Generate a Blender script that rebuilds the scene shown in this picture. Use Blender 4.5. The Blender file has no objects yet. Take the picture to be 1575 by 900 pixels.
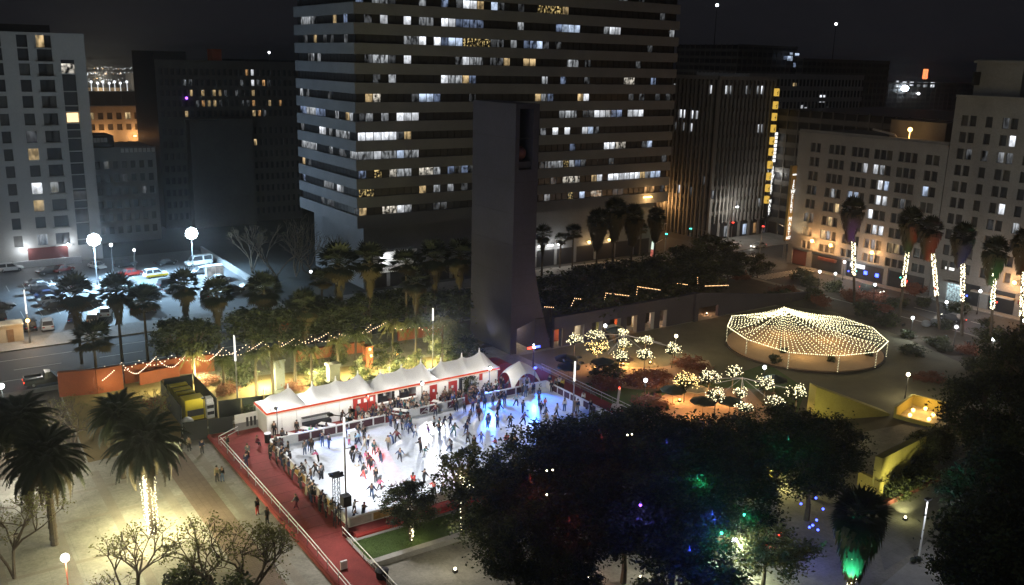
import bpy, bmesh, math, random
from mathutils import Vector, Matrix
random.seed(7)
C = bpy.context.scene.collection
sc = bpy.context.scene
# ---------------------------------------------------------------- camera
# The scene's x axis runs along the wide street behind the park, y across it; the camera stands on a roof 43 m up.
PITCH, ROLL, YAW, H = math.radians(14.3), math.radians(1.4), math.radians(34.6), 43.0
FPX = 1400 / 1575.0
def to_grid(v):
    return Vector((v[0]*math.cos(YAW)+v[1]*math.sin(YAW), -v[0]*math.sin(YAW)+v[1]*math.cos(YAW), v[2]))
_f = Vector((0, math.cos(PITCH), -math.sin(PITCH))); _u = Vector((0, math.sin(PITCH), math.cos(PITCH))); _x = Vector((1, 0, 0))
_c, _s = math.cos(ROLL), math.sin(ROLL)
AX, AU, AF = to_grid(_c*_x + _s*_u), to_grid(-_s*_x + _c*_u), to_grid(_f)
cam_data = bpy.data.cameras.new("camera"); cam = bpy.data.objects.new("camera", cam_data); C.objects.link(cam)
cam.matrix_world = Matrix(((AX.x, AU.x, -AF.x, 0), (AX.y, AU.y, -AF.y, 0), (AX.z, AU.z, -AF.z, H), (0, 0, 0, 1)))
cam_data.sensor_fit = 'HORIZONTAL'; cam_data.sensor_width = 36.0; cam_data.lens = 36.0 * FPX
cam_data.clip_start = 0.5; cam_data.clip_end = 20000
sc.camera = cam
# ---------------------------------------------------------------- world, city glow, exposure
world = bpy.data.worlds.new("World"); sc.world = world; world.use_nodes = True
wn = world.node_tree.nodes; wl = world.node_tree.links
bg = wn["Background"]
sky = wn.new("ShaderNodeTexSky"); sky.sky_type = 'NISHITA'; sky.sun_disc = False
SUN_EL, SUN_ROT = math.radians(62), math.radians(215)
sky.sun_elevation = math.radians(-4.0); sky.sun_rotation = SUN_ROT; sky.air_density = 1.0; sky.dust_density = 2.0
mixs = wn.new("ShaderNodeMix"); mixs.data_type = 'RGBA'; mixs.inputs[0].default_value = 0.93
wl.new(sky.outputs[0], mixs.inputs[6]); mixs.inputs[7].default_value = (0.092, 0.092, 0.115, 1)
wl.new(mixs.outputs[2], bg.inputs["Color"]); bg.inputs["Strength"].default_value = 0.1
sun_d = bpy.data.lights.new("city_glow", 'SUN'); sun_d.energy = 0.12; sun_d.angle = math.radians(50); sun_d.color = (.88, .94, 1.0)
sun = bpy.data.objects.new("city_glow", sun_d); C.objects.link(sun)
sun_from = Vector((-.75, -.30, .62))
sun.rotation_euler = sun_from.to_track_quat('Z', 'Y').to_euler()
sc.view_settings.view_transform = 'Standard'; sc.view_settings.look = 'None'; sc.view_settings.exposure = 0.0; sc.view_settings.gamma = 1.0
try: sc.view_settings.use_curve_mapping = False
except Exception: pass
sc.cycles.use_denoising = True
sc.cycles.max_bounces = 4; sc.cycles.diffuse_bounces = 2; sc.cycles.glossy_bounces = 2; sc.cycles.transmission_bounces = 2
sc.cycles.sample_clamp_indirect = 1.5; sc.cycles.sample_clamp_direct = 0.0
sc.cycles.use_light_tree = True
# ---------------------------------------------------------------- measuring helpers (metres on the ground)
def ray(px, py):
    return AX*(px-787.5)/1400 - AU*(py-450)/1400 + AF
def at(px, py, z=0.0):
    r = ray(px, py); t = (z-H)/r.z
    return (r.x*t, r.y*t)
def on_x(px, py, x):
    r = ray(px, py); t = x/r.x; return (r.y*t, H+r.z*t)
def on_y(px, py, y):
    r = ray(px, py); t = y/r.y; return (r.x*t, H+r.z*t)
def top_z(px, py, x, y):
    r = ray(px, py); return H + r.z*math.hypot(x, y)/math.hypot(r.x, r.y)
def screen(p):
    d = Vector(p) - Vector((0, 0, H)); zz = d.dot(AF)
    return 787.5+1400*d.dot(AX)/zz, 450-1400*d.dot(AU)/zz
# ---------------------------------------------------------------- mesh helpers
class MB:
    def __init__(s): s.v = []; s.f = []; s.m = []; s.k = 0
    def mat(s, k): s.k = k; return s
    def face(s, pts):
        b = len(s.v); s.v += [tuple(p) for p in pts]; s.f.append(tuple(range(b, b+len(pts)))); s.m.append(s.k); return s
    def box(s, x0, y0, z0, x1, y1, z1):
        b = len(s.v)
        s.v += [(x0,y0,z0),(x1,y0,z0),(x1,y1,z0),(x0,y1,z0),(x0,y0,z1),(x1,y0,z1),(x1,y1,z1),(x0,y1,z1)]
        for q in ((0,3,2,1),(4,5,6,7),(0,1,5,4),(1,2,6,5),(2,3,7,6),(3,0,4,7)):
            s.f.append(tuple(b+i for i in q)); s.m.append(s.k)
        return s
    def bar(s, p, q, w, h):     # box beam from p to q
        p, q = Vector(p), Vector(q); d = (q-p).normalized()
        a = Vector((0,0,1)) if abs(d.z) < .9 else Vector((1,0,0))
        x = d.cross(a).normalized()*w/2; y = x.cross(d).normalized()*h/2
        b = len(s.v)
        for c in (p, q): s.v += [tuple(c-x-y), tuple(c+x-y), tuple(c+x+y), tuple(c-x+y)]
        for f in ((0,1,2,3),(7,6,5,4),(0,4,5,1),(1,5,6,2),(2,6,7,3),(3,7,4,0)):
            s.f.append(tuple(b+i for i in f)); s.m.append(s.k)
        return s
    def tube(s, p, q, r0, r1=None, n=8, cap=True):
        if r1 is None: r1 = r0
        p, q = Vector(p), Vector(q); d = (q-p).normalized()
        a = Vector((0,0,1)) if abs(d.z) < .9 else Vector((1,0,0))
        x = d.cross(a).normalized(); y = x.cross(d)
        b = len(s.v)
        for c, r in ((p, r0), (q, r1)):
            for i in range(n):
                t = 2*math.pi*i/n; s.v.append(tuple(c + x*r*math.cos(t) + y*r*math.sin(t)))
        for i in range(n):
            j = (i+1) % n; s.f.append((b+i, b+n+i, b+n+j, b+j)); s.m.append(s.k)
        if cap:
            s.f.append(tuple(b+i for i in range(n))); s.m.append(s.k)
            s.f.append(tuple(b+n+i for i in reversed(range(n)))); s.m.append(s.k)
        return s
    def prism(s, poly, z0, z1):
        b = len(s.v); n = len(poly)
        s.v += [(p[0], p[1], z0) for p in poly] + [(p[0], p[1], z1) for p in poly]
        s.f.append(tuple(b+i for i in reversed(range(n)))); s.m.append(s.k)
        s.f.append(tuple(b+n+i for i in range(n))); s.m.append(s.k)
        for i in range(n):
            j = (i+1) % n; s.f.append((b+i, b+j, b+n+j, b+n+i)); s.m.append(s.k)
        return s
    def extrude(s, poly3, off):   # planar 3-D polygon pushed along off
        n = len(poly3); b = len(s.v); o = Vector(off)
        s.v += [tuple(p) for p in poly3] + [tuple(Vector(p)+o) for p in poly3]
        s.f.append(tuple(b+i for i in range(n))); s.m.append(s.k)
        s.f.append(tuple(b+n+i for i in reversed(range(n)))); s.m.append(s.k)
        for i in range(n):
            j = (i+1) % n; s.f.append((b+i, b+n+i, b+n+j, b+j)); s.m.append(s.k)
        return s
    def octa(s, c, r):
        x, y, z = c; b = len(s.v)
        s.v += [(x+r,y,z),(x,y+r,z),(x-r,y,z),(x,y-r,z),(x,y,z+r),(x,y,z-r)]
        for f in ((0,1,4),(1,2,4),(2,3,4),(3,0,4),(1,0,5),(2,1,5),(3,2,5),(0,3,5)):
            s.f.append(tuple(b+i for i in f)); s.m.append(s.k)
        return s
    def ball(s, c, r, n=10, m=6, sz=1.0):
        b = len(s.v); c = Vector(c)
        for i in range(1, m):
            t = math.pi*i/m
            for j in range(n):
                a = 2*math.pi*j/n; s.v.append(tuple(c+Vector((r*math.sin(t)*math.cos(a), r*math.sin(t)*math.sin(a), sz*r*math.cos(t)))))
        tp = len(s.v); s.v.append(tuple(c+Vector((0,0,sz*r)))); bt = len(s.v); s.v.append(tuple(c-Vector((0,0,sz*r))))
        for j in range(n):
            k = (j+1) % n
            s.f.append((tp, b+j, b+k)); s.m.append(s.k)
            for i in range(m-2):
                s.f.append((b+i*n+j, b+(i+1)*n+j, b+(i+1)*n+k, b+i*n+k)); s.m.append(s.k)
            s.f.append((bt, b+(m-2)*n+k, b+(m-2)*n+j)); s.m.append(s.k)
        return s
    def mesh(s, name, mats, smooth=False):
        me = bpy.data.meshes.new(name); me.from_pydata(s.v, [], s.f)
        if not isinstance(mats, (list, tuple)): mats = [mats]
        for m in mats: me.materials.append(m)
        me.polygons.foreach_set("material_index", s.m)
        if smooth: me.polygons.foreach_set("use_smooth", [True]*len(s.f))
        me.update(); return me
    def build(s, name, mats, parent=None, smooth=False, stuff=False):
        o = bpy.data.objects.new(name, s.mesh(name, mats, smooth)); C.objects.link(o)
        if parent is not None: o.parent = parent
        if stuff: o["kind"] = "stuff"
        return o
def inst(name, me, parent=None, loc=(0,0,0), rot=(0,0,0), scale=(1,1,1), mats=None):
    o = bpy.data.objects.new(name, me); C.objects.link(o)
    o.location = loc; o.rotation_euler = rot; o.scale = scale
    if parent is not None: o.parent = parent
    if mats:
        for i, m in enumerate(mats):
            o.material_slots[i].link = 'OBJECT'; o.material_slots[i].material = m
    return o
def tag(o, label, cat, group=None):
    o["label"] = label; o["category"] = cat
    if group: o["group"] = group
    return o
def thing(name, label, cat, loc=(0,0,0), rz=0.0, group=None):
    o = bpy.data.objects.new(name, None); C.objects.link(o); o.location = loc; o.rotation_euler = (0,0,rz)
    o.empty_display_size = .2
    return tag(o, label, cat, group)
def struct(o): o["kind"] = "structure"; return o
def copy_thing(root, loc=None, rz=None, label=None):
    def cp(o, par):
        c = o.copy(); C.objects.link(c)
        if par is not None: c.parent = par
        for ch in o.children: cp(ch, c)
        return c
    r = cp(root, None)
    if loc is not None: r.location = loc
    if rz is not None: r.rotation_euler = (0,0,rz)
    if label: r["label"] = label
    return r
LAMPS = []
def point(parent, loc, watts, col=(1,1,1), r=.15):
    d = bpy.data.lights.new("lamp_light", 'POINT'); d.energy = watts; d.color = col; d.shadow_soft_size = r
    o = bpy.data.objects.new("lamp_light", d); C.objects.link(o); o.location = loc
    if parent is not None: o.parent = parent
    return o
def spot(parent, loc, target, watts, col=(1,1,1), deg=50, blend=.6, r=.12):
    d = bpy.data.lights.new("spot_light", 'SPOT'); d.energy = watts; d.color = col; d.shadow_soft_size = r
    d.spot_size = math.radians(deg); d.spot_blend = blend
    o = bpy.data.objects.new("spot_light", d); C.objects.link(o); o.location = loc
    wt = Vector(target); base = Vector(loc)
    if parent is not None: o.parent = parent; base = base + Vector(parent.location)
    o.rotation_euler = (base-wt).to_track_quat('Z', 'Y').to_euler()
    return o
# ---------------------------------------------------------------- materials
def pm(name, col, rough=.8, var=.3, scale=.6, metal=0.0, bump=0.0, fine=12.0, coat=0.0, spec=.4, leafy=False):
    m = bpy.data.materials.new(name); m.use_nodes = True; n = m.node_tree.nodes; l = m.node_tree.links
    b = n["Principled BSDF"]; b.inputs["Roughness"].default_value = rough; b.inputs["Metallic"].default_value = metal
    b.inputs["Specular IOR Level"].default_value = spec
    if coat: b.inputs["Coat Weight"].default_value = coat
    if var:
        tc = n.new("ShaderNodeTexCoord")
        n1 = n.new("ShaderNodeTexNoise"); n1.inputs["Scale"].default_value = scale; n1.inputs["Detail"].default_value = 6; n1.inputs["Roughness"].default_value = .65
        n2 = n.new("ShaderNodeTexNoise"); n2.inputs["Scale"].default_value = scale*fine; n2.inputs["Detail"].default_value = 3
        l.new(tc.outputs["Object"], n1.inputs["Vector"]); l.new(tc.outputs["Object"], n2.inputs["Vector"])
        ad = n.new("ShaderNodeMath"); ad.operation = 'ADD'; l.new(n1.outputs[0], ad.inputs[0])
        mu = n.new("ShaderNodeMath"); mu.operation = 'MULTIPLY'; mu.inputs[1].default_value = .45; l.new(n2.outputs[0], mu.inputs[0]); l.new(mu.outputs[0], ad.inputs[1])
        mr = n.new("ShaderNodeMapRange"); mr.inputs[1].default_value = .42; mr.inputs[2].default_value = 1.05
        mr.inputs[3].default_value = 1-var; mr.inputs[4].default_value = 1+var; l.new(ad.outputs[0], mr.inputs[0])
        vm = n.new("ShaderNodeVectorMath"); vm.operation = 'SCALE'; vm.inputs[0].default_value = col; l.new(mr.outputs[0], vm.inputs["Scale"])
        l.new(vm.outputs[0], b.inputs["Base Color"])
        if bump:
            bp = n.new("ShaderNodeBump"); bp.inputs["Strength"].default_value = bump; bp.inputs["Distance"].default_value = .05
            l.new(n2.outputs[0], bp.inputs["Height"]); l.new(bp.outputs[0], b.inputs["Normal"])
    else:
        b.inputs["Base Color"].default_value = (*col, 1)
    if leafy:      # leaves pass light through
        o = n["Material Output"]; tr = n.new("ShaderNodeBsdfTranslucent"); mx = n.new("ShaderNodeMixShader"); mx.inputs[0].default_value = .42
        if var: l.new(vm.outputs[0], tr.inputs["Color"])
        else: tr.inputs["Color"].default_value = (*col, 1)
        l.new(b.outputs[0], mx.inputs[1]); l.new(tr.outputs[0], mx.inputs[2]); l.new(mx.outputs[0], o.inputs["Surface"])
    return m
def em(name, col, strength, sample=False):
    m = bpy.data.materials.new(name); m.use_nodes = True; n = m.node_tree.nodes; l = m.node_tree.links
    n.clear(); o = n.new("ShaderNodeOutputMaterial"); e = n.new("ShaderNodeEmission")
    e.inputs[0].default_value = (*col, 1); e.inputs[1].default_value = strength; l.new(e.outputs[0], o.inputs[0])
    m.cycles.emission_sampling = 'AUTO' if sample else 'NONE'
    return m
def lit_window(name, col, strength, lo=.15, sx=1.0, sz=.6, hi=.62, lo0=.38):
    """A lit room behind glass: blinds, partitions and ceiling lights as uneven glow, glass gloss over it."""
    m = bpy.data.materials.new(name); m.use_nodes = True; n = m.node_tree.nodes; l = m.node_tree.links
    b = n["Principled BSDF"]; b.inputs["Base Color"].default_value = (.02,.02,.025,1); b.inputs["Roughness"].default_value = .15
    tc = n.new("ShaderNodeTexCoord"); oi = n.new("ShaderNodeObjectInfo")
    mp = n.new("ShaderNodeMapping"); mp.inputs["Scale"].default_value = (sx, sx, sz); l.new(tc.outputs["Generated"], mp.inputs["Vector"])
    sc_ = n.new("ShaderNodeVectorMath"); sc_.operation = 'SCALE'; sc_.inputs["Scale"].default_value = 40.0
    cb = n.new("ShaderNodeCombineXYZ"); l.new(oi.outputs["Random"], cb.inputs[0]); l.new(oi.outputs["Random"], cb.inputs[2]); l.new(cb.outputs[0], sc_.inputs[0])
    ad = n.new("ShaderNodeVectorMath"); l.new(mp.outputs[0], ad.inputs[0]); l.new(sc_.outputs[0], ad.inputs[1])
    nz = n.new("ShaderNodeTexNoise"); nz.inputs["Scale"].default_value = 1.6; nz.inputs["Detail"].default_value = 2; l.new(ad.outputs[0], nz.inputs["Vector"])
    mr = n.new("ShaderNodeMapRange"); mr.inputs[1].default_value = lo0; mr.inputs[2].default_value = hi; mr.inputs[3].default_value = lo; mr.inputs[4].default_value = 1.1
    l.new(nz.outputs[0], mr.inputs[0])
    sp_ = n.new("ShaderNodeSeparateXYZ"); l.new(tc.outputs["Generated"], sp_.inputs[0])          # ceilings brighter than the desks below
    zr_ = n.new("ShaderNodeMapRange"); zr_.inputs[3].default_value = .45; zr_.inputs[4].default_value = 1.2; l.new(sp_.outputs[2], zr_.inputs[0])
    mm = n.new("ShaderNodeMath"); mm.operation = 'MULTIPLY'; mm.inputs[1].default_value = strength; l.new(mr.outputs[0], mm.inputs[0])
    m3 = n.new("ShaderNodeMath"); m3.operation = 'MULTIPLY'; l.new(mm.outputs[0], m3.inputs[0]); l.new(zr_.outputs[0], m3.inputs[1])
    rr = n.new("ShaderNodeMapRange"); rr.inputs[3].default_value = .45; rr.inputs[4].default_value = 1.25; l.new(oi.outputs["Random"], rr.inputs[0])
    m2 = n.new("ShaderNodeMath"); m2.operation = 'MULTIPLY'; l.new(m3.outputs[0], m2.inputs[0]); l.new(rr.outputs[0], m2.inputs[1])
    mx0 = n.new("ShaderNodeMath"); mx0.operation = 'MAXIMUM'; mx0.inputs[1].default_value = 0.0; l.new(m2.outputs[0], mx0.inputs[0])
    b.inputs["Emission Color"].default_value = (*col, 1); l.new(mx0.outputs[0], b.inputs["Emission Strength"])
    m.cycles.emission_sampling = 'NONE'
    return m
def paving(name, col, sx, sy, joint=.6, var=.25, rough=.85, mortar=.012):
    m = pm(name, col, rough, var, .25, fine=18); n = m.node_tree.nodes; l = m.node_tree.links; b = n["Principled BSDF"]
    tc = n.new("ShaderNodeTexCoord"); br = n.new("ShaderNodeTexBrick"); br.offset = 0
    br.inputs["Scale"].default_value = 1; br.inputs["Brick Width"].default_value = sx; br.inputs["Row Height"].default_value = sy; br.inputs["Mortar Size"].default_value = mortar
    br.inputs["Color1"].default_value = (1,1,1,1); br.inputs["Color2"].default_value = (.86,.86,.86,1); br.inputs["Mortar"].default_value = (joint,joint,joint,1)
    l.new(tc.outputs["Object"], br.inputs["Vector"])
    src = b.inputs["Base Color"].links[0].from_socket
    mx = n.new("ShaderNodeMix"); mx.data_type = 'RGBA'; mx.blend_type = 'MULTIPLY'; mx.inputs[0].default_value = 1
    l.new(src, mx.inputs[6]); l.new(br.outputs[0], mx.inputs[7]); l.new(mx.outputs[2], b.inputs["Base Color"])
    return m
K = dict(
 glassc=pm("curtained_glass",(.085,.08,.072),.5,.5,1.5), glassb=pm("half_blind_glass",(.04,.04,.042),.3,.5,1.2),
 asphalt=pm("asphalt",(.055,.055,.058),.75,.35,.15,bump=.2,fine=60), lot=pm("lot_asphalt",(.13,.13,.135),.7,.3,.12,fine=60), city=pm("city_ground",(.05,.05,.05),.9,.4,.02),
 plaza=paving("plaza_paving",(.29,.275,.235),2.4,2.4,.68,.5), pave=paving("sidewalk_concrete",(.24,.235,.225),1.5,1.5), band=pm("paving_band",(.24,.215,.18),.85,.25,.5),
 kerb=pm("kerb_concrete",(.33,.32,.30),.85,.25,.7), conc=pm("concrete",(.195,.207,.228),.85,.2,.15,fine=25), conc2=pm("grey_concrete",(.27,.265,.26),.85,.2,.12,fine=25), stucco=pm("pale_stucco",(.44,.43,.41),.9,.16,.12,fine=20),
 darkwall=pm("dark_masonry",(.10,.095,.09),.9,.25,.2), stone=pm("grey_stone",(.25,.245,.24),.9,.22,.2,fine=16), glass=pm("dark_glass",(.045,.045,.048),.28,.3,1.2), glassd=pm("dull_glass",(.02,.02,.023),.35,0),
 purple=pm("purple_stucco",(.040,.039,.066),.9,.4,.10,fine=34), orange=pm("red_orange_stucco",(.24,.062,.028),.9,.22,.25,fine=20), yellow=pm("yellow_stucco",(.40,.345,.10),.9,.28,.3,fine=20),
 tan=pm("tan_paving",(.36,.235,.16),.9,.2,.2,fine=30), red=pm("red_carpet",(.245,.044,.040),.95,.42,.35,fine=26), redp=pm("red_panel",(.38,.032,.024),.6,.15,.8), ice=pm("ice",(.66,.70,.75),.28,.26,.30,fine=9),
 white=pm("white_vinyl",(.80,.80,.78),.55,.08,.5), whitem=pm("white_metal",(.74,.74,.73),.4,.08,1), banner=pm("dark_banner",(.07,.028,.035),.7,.4,2.5,fine=4), tanb=pm("tan_banner",(.42,.27,.10),.7,.4,2.5,fine=4),
 metal=pm("grey_metal",(.32,.32,.33),.4,.15,2,metal=.7), dmetal=pm("dark_metal",(.04,.04,.042),.5,.2,2,metal=.3), black=pm("black_fabric",(.018,.019,.024),.85,.3,.8), tyre=pm("tyre_rubber",(.02,.02,.02),.9,0),
 trunk=pm("tree_bark",(.11,.085,.06),.95,.35,3), palmtrunk=pm("palm_bark",(.09,.07,.05),.95,.4,4), lawn=pm("dry_lawn",(.17,.125,.055),.95,.3,.22,fine=40), lawng=pm("green_lawn",(.07,.115,.03),.95,.35,.5,fine=30), soil=pm("soil",(.075,.06,.045),.95,.35,.4),
 frond=pm("palm_frond_green",(.030,.038,.017),.6,.35,1.2), frondd=pm("dry_palm_frond",(.085,.065,.03),.85,.3,1.2), leaf=pm("leaf_green",(.036,.046,.020),.6,.4,1.5,leafy=True), leaf2=pm("leaf_light_green",(.075,.09,.032),.6,.35,1.5,leafy=True), leaf3=pm("leaf_dark_green",(.026,.034,.018),.6,.4,1.5), leafy=pm("yellow_green_leaf",(.16,.155,.06),.7,.35,1.5,leafy=True), shrubr=pm("red_brown_shrub",(.20,.075,.045),.9,.4,.8),
 canvas=pm("dark_umbrella_canvas",(.03,.04,.032),.85,.2,1), beige=pm("beige_canvas",(.52,.45,.33),.85,.1,1), yel=pm("yellow_machine_paint",(.62,.50,.03),.4,.15,.8), wood=pm("wood",(.24,.15,.08),.7,.3,2), terracotta=pm("brown_red_wall",(.16,.05,.045),.9,.2,.3), line=pm("road_paint",(.62,.61,.57),.7,.3,.6,fine=20),
 skin=pm("skin",(.42,.26,.18),.6,0), skin2=pm("brown_skin",(.20,.11,.07),.6,0), hair=pm("dark_hair",(.018,.014,.012),.6,0), hair2=pm("brown_hair",(.09,.05,.03),.6,0), shoe=pm("dark_shoes",(.03,.03,.03),.5,0), skate=pm("blue_rental_skates",(.10,.14,.30),.4,0),
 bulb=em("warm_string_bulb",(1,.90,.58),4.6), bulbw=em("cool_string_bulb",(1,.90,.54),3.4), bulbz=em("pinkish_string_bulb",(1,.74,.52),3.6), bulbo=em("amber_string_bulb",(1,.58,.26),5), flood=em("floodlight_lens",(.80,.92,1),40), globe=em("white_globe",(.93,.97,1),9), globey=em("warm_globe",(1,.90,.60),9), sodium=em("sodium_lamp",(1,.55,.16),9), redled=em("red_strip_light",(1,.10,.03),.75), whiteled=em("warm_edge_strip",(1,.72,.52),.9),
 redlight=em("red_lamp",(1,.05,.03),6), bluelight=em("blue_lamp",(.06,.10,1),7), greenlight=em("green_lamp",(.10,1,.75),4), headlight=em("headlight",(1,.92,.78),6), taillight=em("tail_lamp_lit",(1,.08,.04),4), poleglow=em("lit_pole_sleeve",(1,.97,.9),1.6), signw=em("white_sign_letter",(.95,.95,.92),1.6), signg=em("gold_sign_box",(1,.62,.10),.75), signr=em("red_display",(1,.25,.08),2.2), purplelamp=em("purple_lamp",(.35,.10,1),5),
 W=lit_window("window_bright_white",(.90,.94,1),1.5,.45), w=lit_window("window_dim_white",(.85,.90,.95),.55,.08,1.6), B=lit_window("window_bright_blue",(.62,.76,1),1.15,.35), b=lit_window("window_dim_blue",(.5,.65,1),.42,.06), g=lit_window("window_gold_garland",(1,.74,.30),.9,-.7,2.2,1.8,.66), y=lit_window("window_warm",(1,.72,.36),.8,.2), d=lit_window("window_faint",(.8,.85,.9),.13,.0), o=lit_window("window_orange",(1,.55,.22),.7,.2), m=lit_window("window_mixed",(.95,.88,.75),.9,.0,1.5,1.2),
)
# ================================================================ THE SETTING: ground, roads, pavements
def sheet(name, x0, y0, x1, y1, z, m):
    mb = MB().face([(x0,y0,z),(x1,y0,z),(x1,y1,z),(x0,y1,z)]); return struct(mb.build(name, m))
def polysheet(name, pts, z, m):
    return struct(MB().face([(p[0],p[1],z) for p in pts]).build(name, m))
sheet("ground", -6000, -6000, 9000, 9000, -.02, K["city"])
sheet("road", -120, 127, 700, 146, .0, K["asphalt"])
sheet("cross_road", 147.5, -60, 164, 126.99, .0, K["asphalt"]); sheet("cross_road", 147.5, 146.01, 164, 700, .0, K["asphalt"])
struct(MB().box(-120,146,-.1, 147,152,.13).build("pavement", K["pave"]))
struct(MB().box(164.4,-60,-.1, 200,126.5,.13).build("pavement", K["pave"]))
struct(MB().box(164.4,146.4,-.1, 400,158.6,.13).build("pavement", K["pave"]))
struct(MB().box(-60,30,-.1, 147,126.6,.12).build("plaza", K["plaza"]))
kb = MB()
kb.box(-120,145.7,-.08,147.3,146,.15); kb.box(-60,126.6,-.08,147.3,126.9,.15); kb.box(147,30,-.08,147.3,126.6,.15); kb.box(164.1,-60,-.08,164.4,126.5,.15); kb.box(164.4,146.1,-.08,400,146.4,.15)
struct(kb.build("kerb", K["kerb"]))
mk = MB()
for i in range(22):                      # zebra bars of the two crossings at the junction
    y = 128.2 + i*.85
    if i*.85 < 17: mk.box(143.2,y,.004, 146.6,y+.45,.008)
for i in range(18):
    x = 148.4 + i*.9
    mk.box(x,147.6,.004, x+.45,151.2,.008)
for i in range(18):
    mk.box(148.4+i*.9,122.0,.004, 148.85+i*.9,125.4,.008)
struct(mk.build("road_marking", K["line"]))
mk2 = MB()
for i in range(-8, 13):
    if i*11 < 140: mk2.box(i*11,136.4,.004, i*11+6,136.55,.008)
mk2.box(-120,132.0,.004,140,132.12,.008); mk2.box(-120,141.2,.004,140,141.32,.008)
for i in range(-4, 11): mk2.box(155.6,i*11,.004, 155.75,i*11+5,.008)
struct(mk2.build("road_marking", K["line"]))
sheet("parking_lot", -40, 151.99, 55.2, 205, .14, K["lot"])
bm_ = MB()
for i in range(14): bm_.box(2+i*2.7,163,.143,2.1+i*2.7,168,.147); bm_.box(2+i*2.7,183.5,.143,2.1+i*2.7,188.5,.147)
struct(bm_.build("bay_marking", K["line"]))
# park ground: dry yellow lawn behind the rink tents, planting beds, paved terraces
polysheet("lawn", [(14,99.5),(30.2,100.5),(66,100.2),(66.5,112),(54,114),(34,118.2),(21,124),(15,125)], .125, K["lawn"])
polysheet("lawn", [(-20,100),(13.8,99.5),(14.8,125),(-20,126)], .129, K["soil"])
polysheet("planting_bed", [(67,112.5),(110,109.5),(140,109),(146,114),(146,126.2),(67,126.2)], .125, K["soil"])
polysheet("planting_bed", [at(1170,450),at(1230,440),at(1300,455),at(1400,480),at(1500,520),at(1570,560),at(1570,600),at(1480,560),at(1390,520),at(1280,480),at(1190,470)], .13, K["soil"])
polysheet("lawn", [(75,106.3),(146,106.5),(146,72),(112,58),(86,62),(75.5,80)], .1225, pm("dim_ground",(.15,.135,.09),.95,.3,.2,fine=30))
polysheet("terrace", [at(850,575),at(905,560),at(1000,568),at(1090,555),at(1105,585),at(1000,600),at(870,600)], .126, K["tan"])
polysheet("terrace", [at(985,640),at(1030,600),at(1150,598),at(1190,640),at(1150,690),at(1020,690)], .126, K["tan"])
polysheet("lawn", [at(900,590),at(1010,605),at(1100,588),at(1180,560),at(1240,600),at(1225,640),at(1180,600),at(1040,595),at(985,635),at(930,625)], .133, K["lawng"])
for i in range(6):                       # darker paving bands crossing the plaza
    x = -2+i*5.2
    sheet("paving_band", x, 52, x+.9, 97, .1245, K["band"])
for y in (92.5, 86.4, 78.5, 70.0): sheet("paving_band", -30, y, 25.6, y+.5, .128, K["band"])
sheet("brick_strip", 20.6, 62, 23.4, 97, .132, paving("brick_strip_paving",(.20,.145,.11),.6,.3,.45))
# ================================================================ buildings
PANE = MB().box(-.5,-.5,-.5,.5,.5,.5).mesh("window_pane", K["glass"])
class Facade:
    """Wall of one building side laid out along dirv from p0, facing nrm; openings are real recesses with a pane in each."""
    def __init__(s, root, p0, dirv, nrm, depth=.35):
        s.r, s.p, s.d, s.n, s.t = root, Vector((*p0, 0)), Vector((*dirv, 0)), Vector((*nrm, 0)), depth
        s.mb = MB()
    def slab(s, a0, a1, z0, z1, out=None, base=0.0):
        if a1-a0 < 1e-3 or z1-z0 < 1e-3: return
        o = s.t if out is None else out
        A = s.p + s.d*a0 + s.n*base; B = s.p + s.d*a1 + s.n*(base+o)
        s.mb.box(min(A.x,B.x), min(A.y,B.y), z0, max(A.x,B.x), max(A.y,B.y), z1)
    def pane(s, a0, a1, z0, z1, mk, name="window", inset=.06):
        A = s.p + s.d*(a0+a1)/2 + s.n*inset
        sx = abs(s.d.x)*(a1-a0) + abs(s.n.x)*.08; sy = abs(s.d.y)*(a1-a0) + abs(s.n.y)*.08
        return inst(name, PANE, s.r, tuple(Vector((A.x, A.y, (z0+z1)/2)) - Vector(s.r.location)), (0,0,0), (sx, sy, z1-z0), [K[mk]])
    def rows(s, a0, a1, zlo, zhi, rows, spans, name="window", frac=None, keep=None):
        z = zlo
        for zb, zt in rows:
            s.slab(a0, a1, z, zb); cur = a0
            for w0, w1 in spans:
                s.slab(cur, w0, zb, zt); cur = w1
            s.slab(cur, a1, zb, zt); z = zt
        s.slab(a0, a1, z, zhi)
    def finish(s, name, m, loc=True):
        o = s.mb.build(name, m, s.r)
        off = Vector(s.r.location)
        o.data.transform(Matrix.Translation(-off)); return o
def local(o, root):
    o.data.transform(Matrix.Translation(-Vector(root.location))); o.parent = root; return o
# ---- the wide banded office tower
bt = thing("office_tower", "huge office tower with pale horizontal concrete bands and many lit windows", "office building", (70,152,0))
core = MB().box(70.6,152.6,12.4,147.4,179.4,62.2).box(72.3,154.3,0,145.6,178,12.4); local(core.build("core", K["glassd"]), bt)
BANDS = [(12.35,14.6)] + [(12.66+3.42*k, 14.6+3.42*k) for k in range(1, 14)] + [(60.54,63.5)]
for z0, z1 in BANDS:
    o = MB().box(70,152,z0,148,152.55,z1).box(70,152.552,z0,70.55,180,z1).build("spandrel", K["conc"]); local(o, bt)
local(MB().box(70.55,152.56,12.2,147.5,154.4,12.36).box(70.55,154.4,12.2,72.4,179,12.36).build("soffit", K["conc2"]), bt)
pod = MB().box(72.25,154.25,3.6,145.7,154.6,12.2).box(72.25,154.6,.14,72.6,178,12.2)
for x in (72.3,77,84,91,98,105.6,111.9,117.3,122.7,128.4,134,139.6,145): pod.box(x,154.22,.14,x+.7,154.62,3.6)
local(pod.build("podium_wall", K["conc"]), bt)
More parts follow.
